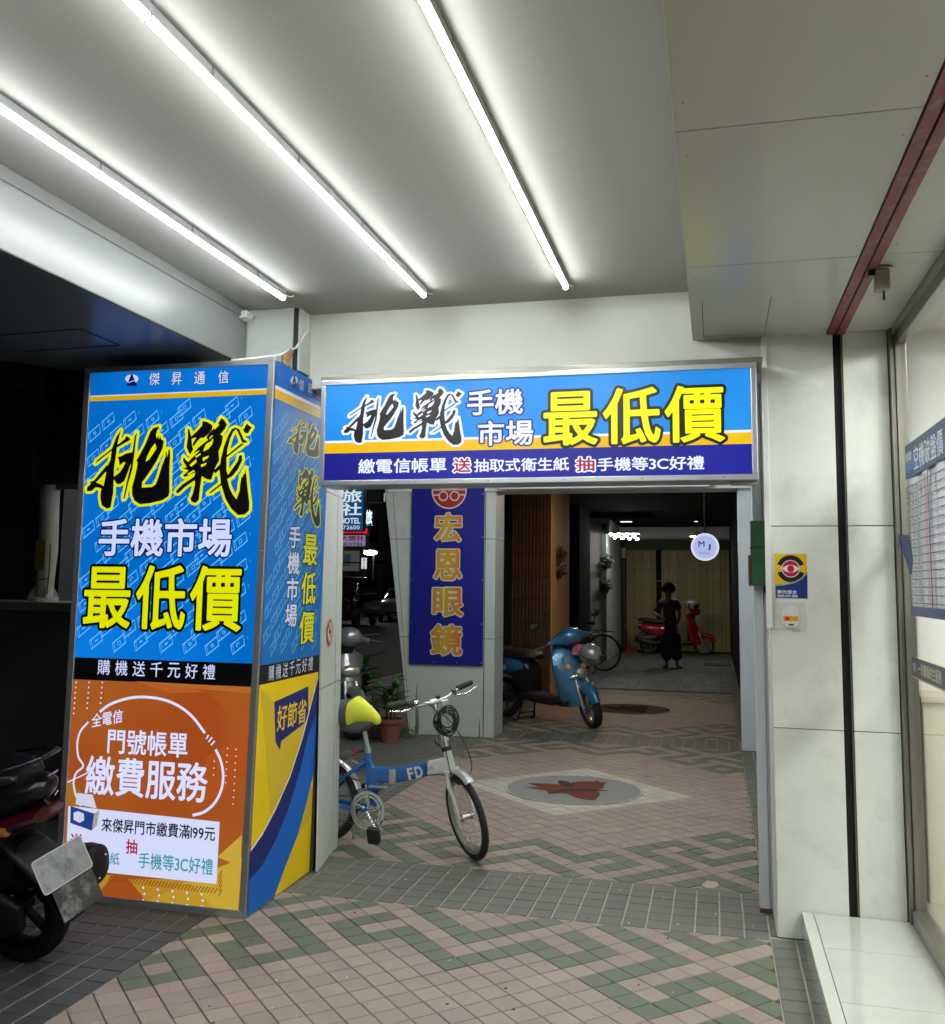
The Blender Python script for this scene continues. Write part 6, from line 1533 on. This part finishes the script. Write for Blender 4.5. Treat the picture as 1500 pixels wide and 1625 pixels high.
SKN=mat('skin',(.22,.13,.09),.55); SHT=mat('dark shirt',(.05,.047,.038),.85,bump=.4,bscale=30); TRS=mat('dark trousers',(.016,.016,.022),.85,bump=.4,bscale=25); HAIR=mat('dark hair',(.008,.007,.006),.8,bump=1,bscale=60)
zz=lambda px,py,dy=0:P_(px,py,dy)
body=[[('pel',zz(1065,998),.10),('waist',zz(1064,985),.095),('chest',zz(1062,966),(.13,.10)),('nb',zz(1061.5,953),.07),('nk',zz(1061.3,947.5,-.01),.045),('h0',zz(1061,943,-.02),.07),('h1',zz(1061,936,-.02),.085),('h2',zz(1061,931.5,-.01),.06)],
 [('nb',0,0),('sl',zz(1049.5,954.5),.055),('ul',zz(1044,963.5,.03),.043),('el',zz(1037.5,972,.05),.036),('fl',zz(1043,976,-.10),.031),('wl',zz(1048.5,978,-.2),.024),('hl',zz(1052,979,-.24),(.034,.02))],
 [('nb',0,0),('sr',zz(1073.5,954.5),.055),('ur',zz(1077,966),.043),('er',zz(1078.5,976),.036),('fr',zz(1077,985,-.06),.031),('wr',zz(1074,992,-.1),.024),('hr',zz(1073,996,-.11),(.034,.02))],
 [('pel',0,0),('tl',zz(1058.5,1003),.085),('kl',zz(1058,1026,-.02),.055),('cl',zz(1057.5,1040),.05),('al',zz(1058,1054.5,.02),.033),('fo',zz(1057.5,1057.8,-.03),.032),('to',zz(1056.5,1058.8,-.16),.03)],
 [('pel',0,0),('tr',zz(1072,1003),.085),('kr',zz(1073,1026,-.02),.055),('cr',zz(1074,1040),.05),('ar',zz(1074.5,1054.5,.02),.033),('fr2',zz(1076,1058,-.02),.032),('tr2',zz(1082,1060,-.09),.03)]]
# resolve repeats
seen={}
for ch in body:
    for i,(k,c_,r) in enumerate(ch):
        if k in seen: ch[i]=(k,)+seen[k]
        else: seen[k]=(c_,r)
def skin_object(name,chains,m,parent,sub=2):
    """continuous body grown from joints (metaball-free: skin modifier, baked to a mesh)"""
    vs=[];es=[];rs=[];idx={}
    for ch in chains:
        prev=None
        for k,c_,r in ch:
            if k not in idx: idx[k]=len(vs); vs.append(tuple(c_)); rs.append(r)
            if prev is not None: es.append((prev,idx[k]))
            prev=idx[k]
    o0=ORG[parent.name]
    import bmesh
    me=bpy.data.meshes.new(name); bm=bmesh.new(); lay=bm.verts.layers.skin.verify()
    bv=[bm.verts.new(tuple(Vector(v)-o0)) for v in vs]
    for i,b in enumerate(bv):
        r=rs[i]; b[lay].radius=r if isinstance(r,tuple) else (r,r); b[lay].use_root=(i==0)
    for a,b in es: bm.edges.new((bv[a],bv[b]))
    bm.to_mesh(me); bm.free(); me.materials.append(m)
    o=link(name,me,parent); ORG[o.name]=o0
    s=o.modifiers.new('skin','SKIN'); s.use_smooth_shade=True; s.branch_smoothing=.4
    q=o.modifiers.new('sub','SUBSURF'); q.levels=sub; q.render_levels=sub
    return o
bo=skin_object('body',body,SKN,pe)
sh=[[('a',zz(1065,1009),(.185,.14)),('a2',zz(1065,996),(.19,.14)),('b',zz(1064,985),(.185,.14)),('c',zz(1062,966),(.20,.14)),('d',zz(1061.5,955),(.12,.10))],[('d',0,0),('e',zz(1050,956),.085),('f',zz(1044,966,.03),.078)],[('d',0,0),('g',zz(1073,956),.085),('h',zz(1077.5,969),.080)]]
tr=[[('a',zz(1065.5,1001),(.11,.09)),('b',zz(1059,1008),.13),('c',zz(1058,1026,-.02),.112),('d',zz(1057.5,1049),.105)],[('a',0,0),('e',zz(1072,1008),.13),('f',zz(1073,1026,-.02),.115),('g',zz(1075.5,1049),.112)]]
for grp in (sh,tr):
    sn={}
    for ch in grp:
        for i,(k,c_,r) in enumerate(ch):
            if k in sn: ch[i]=(k,)+sn[k]
            else: sn[k]=(c_,r)
skin_object('shirt',sh,SHT,pe); skin_object('trousers',tr,TRS,pe)
h=Vector(zz(1061,936,.0)); r_=random.Random(2); mb=MB(); mb.ell(h+Vector((0,.015,.02)),.115,.115,.11,16,12)
for i in range(150):
    d=Vector((r_.gauss(0,1),r_.gauss(0,1),r_.gauss(.5,.8))).normalized()
    if d.z<-.35 or (d.y<-.6 and d.z<.35): continue
    mb.ell(h+Vector((0,.015,.02))+d*.118,.024,.024,.022,7,5)
mb.build('hair',HAIR,pe,smooth=80)
fc_=MB(); fc_.ell(h+Vector((0,-.105,-.03)),.014,.02,.022,8,6); fc_.build('nose',SKN,pe,smooth=80)
for s in (-1,1): MB().ell(h+Vector((s*.033,-.095,.0)),.013,.008,.009,8,6).build('eye',mat('eye',(.1,.09,.08),.3),pe,smooth=80)
MB().ell(h+Vector((0,-.092,-.062)),.026,.01,.008,8,6).build('mouth',mat('lips',(.2,.08,.07),.5),pe,smooth=80)
for s,(a_,r0) in enumerate(((zz(1052,979,-.24),0),(zz(1073,996,-.11),1))):
    c_=Vector(a_)
    for k in range(4): 
        d=Vector((.6 if s==0 else .05,-.25,-.35 if s==0 else -1)).normalized(); sd=Vector((.1,.6,.5)).normalized() if s==0 else Vector((.2,1,0)).normalized()
        p0=c_+sd*(k-1.5)*.016+d*.02; MB().tube([p0,p0+d*.035,p0+d*.06+Vector((0,-.02,0))],[.009,.008,.006],6).build('finger',SKN,pe,smooth=60)
    MB().tube([c_+Vector((.01,-.02,.01)),c_+Vector((.03,-.05,.0)),c_+Vector((.04,-.06,-.02))],[.010,.009,.007],6).build('thumb',SKN,pe,smooth=60)
for px,py,dx in ((1056.5,1059.4,-.02),(1080,1060.6,.07)):
    a_=Vector(zz(px,py)); a_.z=.0; MB().loft([(a_.y-.17,a_.x,.022,.045,.02,2.3),(a_.y-.1,a_.x,.022,.05,.02,2.5),(a_.y+.06,a_.x-dx*.4,.025,.038,.022,2.5)],16,'y').build('sandal',BKM,pe,smooth=60)
# ------------------------------------------------------------------ dark street furniture on the far left
gw=MB(); a_=at(0,958,Y=5.5)
gw.box(-6.5,-3.28,5.5,5.95,0,1.34); gwo=gw.build('granite_wall',GRANITE); tag(gwo,'dark speckled granite wall with a flat ledge left of the light box','wall')
MB().box(-6.52,-3.26,5.46,5.99,1.34,1.40).build('ledge',mat('ledge stone',(.10,.10,.085),.5,var=.3,scale=40),gwo,bevel=.006)
cc=thing('concrete_post','weathered concrete post with a flanged foot standing on the granite ledge','post',(-4.4,5.7,1.4))
pb0,pb1=at(55,950,Y=5.7),at(82,950,Y=5.7); pt0,pt1=at(64,760,Y=5.7),at(95,760,Y=5.7)
ctr=lambda a,b:Vector(((a.x+b.x)/2,5.7,0))
cb0=ctr(pb0,pb1); ct0=ctr(pt0,pt1)
MB().tube([(cb0.x,5.7,1.40),(cb0.x+.02,5.7,1.75),(ct0.x,5.7,2.3),(ct0.x+.02,5.7,3.4)],[.058,.062,.066,.066],20).build('shaft',CONC,cc,smooth=60)
MB().lathe([(.10,1.40),(.10,1.425),(.07,1.43)],(cb0.x,5.7,0),n=20).build('foot_flange',CONC,cc)
for k in range(4): 
    t=R(45+90*k); MB().hexa([(cb0.x+.05*math.cos(t)-.006,5.7+.05*math.sin(t),1.425),(cb0.x+.05*math.cos(t)+.006,5.7+.05*math.sin(t),1.425),(cb0.x+.1*math.cos(t)+.006,5.7+.1*math.sin(t),1.425),(cb0.x+.1*math.cos(t)-.006,5.7+.1*math.sin(t),1.425)],[(cb0.x+.05*math.cos(t)-.006,5.7+.05*math.sin(t),1.5),(cb0.x+.05*math.cos(t)+.006,5.7+.05*math.sin(t),1.5),(cb0.x+.06*math.cos(t)+.006,5.7+.06*math.sin(t),1.5),(cb0.x+.06*math.cos(t)-.006,5.7+.06*math.sin(t),1.5)]).build('foot_rib',CONC,cc)
MB().tube([(cb0.x+.06,5.66,1.45),(cb0.x+.075,5.65,1.6),(cb0.x+.08,5.64,1.8)],.005,6).build('wire',BKM,cc)
MB().tube([(cb0.x-.066,5.66,1.56),(cb0.x,5.632,1.55),(cb0.x+.066,5.66,1.56)],.004,6).build('wire_band',BKM,cc)
MB().box(cb0.x-.028,cb0.x+.05,5.628,5.634,1.62,1.82).build('yellow_stain_tape',mat('old yellow tape',(.14,.11,.02),.8,dirt=.7,dscale=20),cc)
MB().box(ct0.x+.05,ct0.x+.5,5.68,5.72,2.18,2.26).build('side_arm',CONC,cc)
pfp=thing('perforated_box','dark perforated metal housing fixed round the top of the concrete post','metal housing',(-4.3,5.4,2.3))
q0,q1=at(50,605,Y=5.5),at(130,605,Y=5.5); qb=at(60,765,Y=5.5)
def perf(O,U,V,nu,nv,s,par):
    mb=MB(); O,U,V=Vector(O),Vector(U).normalized(),Vector(V).normalized(); h=s/2
    for i in range(nu):
        for j in range(nv):
            c_=O+U*(i+.5+(.0))*s+V*(j+.5)*s; sq=[c_+U*a+V*b for a,b in ((-h,-h),(0,-h),(h,-h),(h,0),(h,h),(0,h),(-h,h),(-h,0))]
            ci=[c_+(U*math.cos(R(-135+45*k))+V*math.sin(R(-135+45*k)))*s*.36 for k in range(8)]
            mb.add(sq+ci,[(k,(k+1)%8,8+(k+1)%8,8+k) for k in range(8)])
    return mb.build('perforated_sheet',DKMETAL,par)
perf((q0.x+.06,5.5,qb.z),(1,0,0),(0,0,1),9,18,.045,pfp)
perf((q0.x+.06,5.5,qb.z),(-.35,1,0),(0,0,1),7,18,.045,pfp)
MB().box(q0.x+.07,q0.x+.46,5.53,5.6,qb.z+.01,qb.z+.8).build('dark_backing',mat('dark backing',(.01,.011,.012),.8),pfp)  # added dark backing that keeps light behind from showing through the holes
MB().box(q0.x+.045,q0.x+.06,5.49,5.5,qb.z,qb.z+.81).build('edge_strip',DKMETAL,pfp)
MB().box(q0.x+.05,q0.x+.48,5.495,5.502,qb.z-.02,qb.z).build('edge_strip',DKMETAL,pfp)
cr_=MB().box(-6.4,-4.95,6.4,6.6,0,3.6); cro=cr_.build('dark_cabin_wall',mat('cabin dark',(.012,.013,.014),.5)); tag(cro,'nearly black cabin wall behind the granite ledge','wall')
for k in range(10): MB().box(-5.2,-4.98,6.37,6.399,1.5+k*.08,1.54+k*.08).build('louvre',mat('louvre',(.02,.022,.024),.4,.5),cro)
# ------------------------------------------------------------------ plants by the kerb
PL=[mat(f'plant green {i}',c_,.45) for i,c_ in enumerate(((.03,.09,.02),(.045,.12,.03),(.02,.06,.018)))]
TERC=mat('terracotta pot',(.20,.065,.04),.7,dirt=.3,dscale=12)
def pot(par,c,r,h,m): MB().lathe([(r*.68,0),(r*.95,h*.85),(r*1.08,h*.86),(r*1.1,h),(r*.96,h),(r*.9,h*.88),(.02,h*.86)],c,n=26).build('pot',m,par,smooth=35)
def longleaf(base,dirn,L_,w,m,par,droop=.6):
    base=Vector(base); d=Vector(dirn).normalized(); sd=d.cross(Vector((0,0,1))).normalized(); n=7; a=[];b=[];c_=[]
    for i in range(n):
        t=i/(n-1); p=base+d*L_*t+Vector((0,0,-droop*L_*t*t*.6)); ww=w*math.sin(math.pi*min(1,t*.92+.08))**.8
        a.append(p-sd*ww); b.append(p+Vector((0,0,-ww*.35))); c_.append(p+sd*ww)
    vs=a+b+c_; fs=[(i,i+1,n+i+1,n+i) for i in range(n-1)]+[(n+i,n+i+1,2*n+i+1,2*n+i) for i in range(n-1)]
    MB().add(vs,fs).build('leaf',m,par,smooth=80)
def bush(name,label,c,pr_,ph,stems,hgt,ll,potm,seed,grp=None):
    t=thing(name,label,'potted plant',c,group=grp); r_=random.Random(seed); pot(t,c,pr_,ph,potm)
    for s in range(stems):
        a=2*math.pi*s/stems+r_.random(); top=Vector(c)+Vector((math.cos(a)*.08,math.sin(a)*.08,ph+hgt*r_.uniform(.55,1)))
        b0=Vector(c)+Vector((math.cos(a)*.03,math.sin(a)*.03,ph*.85)); MB().tube([b0,(b0+top)/2+Vector((.01,0,0)),top],[.009,.007,.004],6).build('stem',PL[2],t)
        for k in range(7):
            f=.35+.65*k/6; p=b0.lerp(top,f); aa=r_.uniform(0,6.28); longleaf(p,(math.cos(aa),math.sin(aa),r_.uniform(.5,1.2)),ll*r_.uniform(.7,1.15),ll*.10,PL[r_.randrange(3)],t,r_.uniform(.4,1.))
bush('potted_plant','bushy long leaved plant in a terracotta pot left of the banner column',tuple(at(618,1178,Z=0)),.13,.23,5,.36,.28,TERC,1)
bush('potted_plant','taller leafy plant in a dark red pot behind the scooter by the kerb',(-3.62,9.55,0),.18,.28,6,.50,.36,mat('dark red pot',(.10,.025,.02),.6),2)
bush('potted_plant','low plant in shade between the kerb and the near column',(-3.9,8.9,0),.16,.22,5,.25,.3,mat('brown pot',(.08,.05,.035),.7),3)
wd=thing('weed_tuft','small green weed growing at the foot of the banner column','weed',tuple(at(640,1172,Z=0))); r_=random.Random(9)
c0=at(642,1171,Z=0)
for k in range(46):
    a=r_.uniform(0,6.28); p=c0+Vector((r_.uniform(-.11,.09),r_.uniform(-.06,.06),r_.uniform(.0,.10)))
    longleaf(p,(math.cos(a),math.sin(a),r_.uniform(.3,1)),r_.uniform(.05,.085),.017,PL[r_.randrange(2)],wd,.8)
sp_=MB().tube([(c0.x+.28,9.632,.0),(c0.x+.31,9.632,.25),(c0.x+.33,9.63,.5)],[.02,.012,.006],7).build('rust_streak',mat('moss stain',(.12,.11,.06),.9),mc) if False else None
gp=thing('grey_drainpipe','short grey pipe stump standing in the terracotta pot plant','pipe',(-3.42,9.35,0)); MB().tube([(-3.36,9.3,0),(-3.36,9.3,.5)],.05,14).build('pipe_body',mat('grey pipe',(.12,.125,.13),.6),gp,smooth=60); MB().lathe([(.056,.44),(.056,.5),(.0,.5)],(-3.36,9.3,0),n=14).build('collar',MATS['grey pipe'],gp)
# ------------------------------------------------------------------ street beyond: facades, signs, lamps, cars
def facade(name,label,x,y0,y1,h,col,seed,lit=(),fl=3.3):
    t=MB().box(x-8,x,y0,y1,-.14,h).build(name,mat(name+str(seed),col,.7,var=.15,scale=2,dirt=.3)); tag(t,label,'building'); r_=random.Random(seed)
    WM=mat('street window dark',(.02,.025,.03),.15); n_=int((y1-y0)/2.6)
    for f in range(int(h//fl)):
        for i in range(n_):
            y=y0+(i+.5)*(y1-y0)/n_; z=.6+f*fl
            if f==0:
                MB().box(x-.0,x+.06,y-1.05,y+1.05,-.1,2.5).build('shutter',mat('street shutter',(.06,.065,.06),.5,.3),t)
            else: MB().box(x,x+.05,y-.8,y+.8,z,z+1.4).build('window',WM,t)
        MB().box(x,x+.35,y0+.02,y1-.02,fl*(f+1)-.45,fl*(f+1)-.3).build('ledge',mat('street ledge',(.08,.085,.08),.7),t)
    return t
facade('street_building','dark shuttered building across the street nearest the viewer',-19,6,24,13,(.05,.055,.05),1)
facade('street_building','greenish dark building across the street behind the hotel signs',-19,24.2,39,16,(.045,.07,.055),2)
facade('street_building','grey fronted building farther down the street with a small lit sign',-19,39.2,58,11,(.10,.10,.09),3)
facade('street_building','tall dark building far down the street',-19,58.2,110,18,(.03,.035,.04),4)
def psign(name,label,px0,px1,py0,py1,Y,m,th=.25,cat='sign'):
    a,b=at(px0,py0,Y=Y),at(px1,py1,Y=Y); t=thing(name,label,cat,((a.x+b.x)/2,Y,b.z))
    MB().box(a.x,b.x,Y,Y+th,b.z,a.z).build('sign_case',BLACKPL,t); F=Face((0,Y-.01,0),(1,0,0),(0,0,1),(0,-1,0)); F.rect('sign_face',a.x+.03,b.x-.03,b.z+.03,a.z-.03,m,t,0)
    MB().box(a.x-1.5,a.x,Y+.1,Y+.16,(a.z+b.z)/2,(a.z+b.z)/2+.06).build('bracket',BLACKPL,t)
    return t,F
HB=glow('hotel blue','#124a7a',.8); HW=glow('hotel white','#cfe0ea',1.); HR=glow('hotel red','#e01828',1.3); HL=glow('hotel lilac','#8a80a4',.8); HD=glow('hotel dark red','#7a1430',.5)
t,F=psign('hotel_sign','tall blue lit hotel sign with white characters seen between the columns',500,577,700,843,34,HB)
F.text('大旅社',[(556-12,757),(574,818)],HW,t,.02,weight=.02,vertical=True)
F.text('HOTEL',[(541,822),(572,831)],HW,t,.02,weight=.02); F.text('72600',[(545,834),(571,840)],HW,t,.02,weight=.0)
t,F=psign('led_strip_sign','thin red running LED strip sign below the blue hotel sign',500,584,841,847,35,glow('led black','#1a0205',.3)); F.text('●■■●■■●■■●',[(540,842.5),(582,846)],HR,t,.02,weight=0) if False else [F.rect('led_block',*sorted((at(p,843,Y=35).x,at(p+3.4,843,Y=35).x)),at(560,846.2,Y=35).z,at(560,842.6,Y=35).z,HR,t,.02) for p in range(540,580,5)]
t,F=psign('red_square_sign','small bright red square sign beside the LED strip',577,584,837,848,34.5,HR)
t,F=psign('pale_hotel_sign','pale lilac lit hotel sign with dark red characters below the LED strip',500,581,848,868,34,HL); F.text('大旅社',[(541,850),(578,858)],HD,t,.02,weight=.03); F.text('HOTEL',[(541,861),(578,866)],glow('hotel navy','#1c2050',.6),t,.02,weight=.02)
t,F=psign('neon_character_sign','white neon character glowing on a green dark wall',579,592,808,833,38,glow('neon back','#0c1c18',.3)); F.text('旅',[(581,809),(591,832)],glow('neon white','#dff0ff',1.4),t,.03,weight=.02)
t,F=psign('small_white_sign','small white upright lit shop sign near the lilac hotel sign',573,583,884,904,40,glow('shop white','#d2dcd6',1.)); F.text('茶行店',[(576,886),(580,903)],glow('shop ink','#5a6464',.5),t,.03,vertical=True)
t,F=psign('pale_shop_front','dim grey lit shop front poster down the street',543,571,873,907,46,glow('grey front','#4a4c44',.7)); F.rect('poster_patch',at(546,880,Y=46).x,at(557,880,Y=46).x,at(546,898,Y=46).z,at(546,879,Y=46).z,glow('teal patch','#243c40',.6),t,.03)
t,F=psign('grey_green_hoarding','faint grey green hoarding high beside the dark building',584,606,770,797,42,glow('hoarding','#16221e',.4))
t,F=psign('white_edge_sign','narrow pale lit sign edge high between the columns',609,612.5,765,797,44,glow('edge pale','#8fb0a0',.8))
for i,(px,py,Y,r_0,lab) in enumerate(((588,877,44,.16,'flat white street lamp glowing beside the small white sign'),(577,873,50,.06,'tiny blue white lamp down the street'),(567,884,52,.07,'tiny warm lamp on the far shop front'),(800,882,40,.16,'tiny white light in the gap right of the banner column, upper'),(806,891,45,.3,'small bright window light in the gap right of the banner column'),(803,935,42,.08,'tiny light in the gap right of the banner column, lower'),(104,915,30,.1,'tiny white light between the concrete post and the light box'),(104,829,24,.12,'short white light streak left of the light box'))):
    p=at(px,py,Y=Y); t=thing('street_lamp',lab,'lamp',tuple(p)); MB().ell(p,r_0*(2.2 if i in (0,7) else 1),r_0,r_0*.7,12,8).build('lamp_bowl',mat('far lamp glow',(.8,.8,.8),.5,emit=3.5,ecol=(.9,.96,1)) if i else mat('street lamp glow',(.8,.8,.8),.5,emit=60,ecol=(.9,.96,1)),t); MB().box(p.x-.03,p.x+.03,p.y+r_0,p.y+r_0+.3,p.z-.02,p.z+.03).build('lamp_arm',BLACKPL,t)
    MB().tube([(p.x,p.y+r_0+.3,-.13),(p.x,p.y+r_0+.3,p.z+.02)],.05,8).build('lamp_pole',BLACKPL,t)
def car(name,label,loc,rotz,m,h=1.45,van=False,w=.87,lights=True):
    t=thing(name,label,'van' if van else 'car',loc,rotz); GL=mat('car glass',(.015,.018,.02),.08,coat=1); zr=h
    L2=2.2
    if van: secs=[(2.2,0,.62,w*.9,.30,4),(2.0,0,.70,w,.42,5),(1.6,0,.78,w,.50,5),(-2.1,0,.80,w,.52,6),(-2.2,0,.8,w*.96,.48,5)]
    else: secs=[(2.2,0,.52,w*.82,.22,3),(2.05,0,.58,w*.95,.32,4),(1.1,0,.66,w,.36,5),(-1.2,0,.68,w,.38,5),(-2.0,0,.70,w*.97,.34,4),(-2.2,0,.68,w*.9,.26,3)]
    MB().loft(secs,28).build('body',m,t,local=True,smooth=50)
    if van: cs=[(1.55,0,1.2,w*.92,.15,4),(1.15,0,1.42,w*.9,.36,4),(.8,0,1.50,w*.88,.42,5),(-2.0,0,1.5,w*.88,.42,5),(-2.15,0,1.42,w*.86,.34,4)]
    else: cs=[(1.0,0,1.0,w*.86,.06,4),(.45,0,1.16,w*.82,.22,4),(.15,0,1.2,w*.80,.26,4),(-1.1,0,1.2,w*.8,.26,4),(-1.75,0,1.05,w*.82,.12,4)]
    MB().loft(cs,28).build('greenhouse',GL,t,local=True,smooth=50)
    top=cs[2]; MB().loft([(top[0]+.05,0,top[2]+top[4]-.03,w*.72,.035,4),((cs[2][0]+cs[3][0])/2,0,top[2]+top[4]-.01,w*.76,.045,4),(cs[3][0],0,cs[3][2]+cs[3][4]-.03,w*.72,.035,4)],24).build('roof',m,t,local=True,smooth=50)
    for x in (1.35,-1.3):
        for s in (-1,1):
            a,b=MB(),MB(); wheel(a,b,(x,s*(w-.09),.31),.31,.10,spokes=6); q=a.build('wheel',RUBBER,t,local=True,smooth=40); b.build('rim',CHROME,q,local=True,smooth=40)
    MB().loft([(2.19,0,.40,w*.55,.07,4),(2.235,0,.40,w*.5,.06,4)],20).build('grille',BLACKPL,t,local=True)
    for s in (-1,1):
        MB().ell((2.08,s*(w*.68),.66 if not van else .7),.09,.16,.075,14,8).build('headlight',mat('car lamp on' if lights else 'car lamp off',(.8,.8,.7),.1,emit=6 if lights else 0,ecol=(1,.9,.65)),t,local=True,smooth=60)
        MB().ell((.95,s*(w+.09),1.05),.06,.09,.07,10,6).build('mirror',m,t,local=True,smooth=60)
    MB().box(2.20,2.225,-.2,.2,.30,.42).build('number_plate',WHITEPL,t,local=True)
    return t
road=-.135
c_=at(622,986,Z=road); car('silver_car','pale silver van facing the viewer down the dark street',(c_.x,c_.y+1.5,road),R(-80),mat('pale car paint',(.28,.29,.24),.3,.3,coat=.8),van=False,w=.9)
c_=at(556,996,Z=road); car('dark_van','dark maroon van parked at the far side of the road',(c_.x-.6,c_.y+1,road),R(-84),mat('maroon van paint',(.03,.006,.01),.2,coat=1),van=True,lights=False)
# ------------------------------------------------------------------ litter, leaf, marks on the floor
lf=at(1128,1408,Z=.0); t=thing('paper_scrap','small torn beige cardboard scrap lying on the grey paving band','litter',(lf.x,lf.y,.002)); ORG[t.name]=Vector((0,0,0))
mb=MB(); mb.add([(-.045,.01,.004),(-.02,-.025,.001),(.015,-.03,.002),(.045,.0,.012),(.03,.02,.02),(-.02,.025,.022),(-.045,.01,.006),(-.02,-.025,.003),(.015,-.03,.004),(.045,0,.014),(.03,.02,.022),(-.02,.025,.024)],[(0,1,2,3,4,5),(11,10,9,8,7,6)]); mb.build('scrap_sheet',mat('cardboard',(.42,.36,.27),.8,var=.2,scale=60),t,local=True)
r_=random.Random(12); mb=MB()
for i in range(150):
    x,y=r_.uniform(-2.2,.3),r_.uniform(2.8,9.4); s=r_.uniform(.002,.0055); a=r_.uniform(0,6)
    mb.hexa([(x+s*math.cos(a+k*1.57),y+s*1.4*math.sin(a+k*1.57),.001) for k in range(4)],[(x+s*.8*math.cos(a+k*1.57),y+s*math.sin(a+k*1.57),.003) for k in range(4)])
tag(mb.build('floor_specks',mat('pale speck',(.6,.6,.56),.8)),kind='stuff')
mb=MB()
for i in range(90):
    x,y=r_.uniform(-2.2,.3),r_.uniform(2.8,9.4); s=r_.uniform(.003,.008); a=r_.uniform(0,6)
    mb.hexa([(x+s*math.cos(a+k*1.05),y+s*1.4*math.sin(a+k*1.05),.0008) for k in range(6)],[(x+s*.8*math.cos(a+k*1.05),y+s*math.sin(a+k*1.05),.0018) for k in range(6)])
tag(mb.build('dark_specks',mat('dark speck',(.03,.028,.025),.8)),kind='stuff')

# street lights added to brighten the road (heads above the view), and one warm lamp inside the third bay
for i,(x,y) in enumerate(((-6.2,27),(-6.2,12),(-6.2,44))):
    t=thing('added_street_light',['added street light on a tall pole by the kerb, middle one','added street light on a tall pole by the kerb, nearest one','added street light on a tall pole by the kerb, farthest one'][i],'street light',(x,y,-.13),group='added tall street lights along the kerb')
    MB().tube([(x,y,-.13),(x,y,6.6),(x-.3,y,7.0),(x-1.4,y,7.1)],[.07,.05,.04,.03],10).build('pole',mat('pole grey',(.15,.15,.15),.5,.5),t,smooth=50)
    MB().box(x-2.0,x-1.3,y-.14,y+.14,7.06,7.16).build('lamp_head',mat('pole grey',(.15,.15,.15)),t,bevel=.02); MB().box(x-1.95,x-1.35,y-.11,y+.11,7.045,7.059).build('lamp_lens',mat('added street light lens',(.8,.8,.8),.4,emit=230,ecol=(1,.93,.8)),t)
t=thing('warm_ceiling_lamp','round warm ceiling lamp of the third bay above the blue scooter','ceiling lamp',(-1.2,12.6,2.95))
MB().lathe([(.16,2.93),(.17,2.98),(.17,3.02),(0,3.02)],(-1.2,12.6,0),n=24).build('lamp_base',WHITEPL,t,smooth=40); MB().lathe([(.02,2.885),(.10,2.895),(.145,2.929),(0,2.929)],(-1.2,12.6,0),n=24).build('lamp_bowl',mat('warm bowl',(.9,.85,.7),.4,emit=120,ecol=(1,.72,.42)),t,smooth=40)
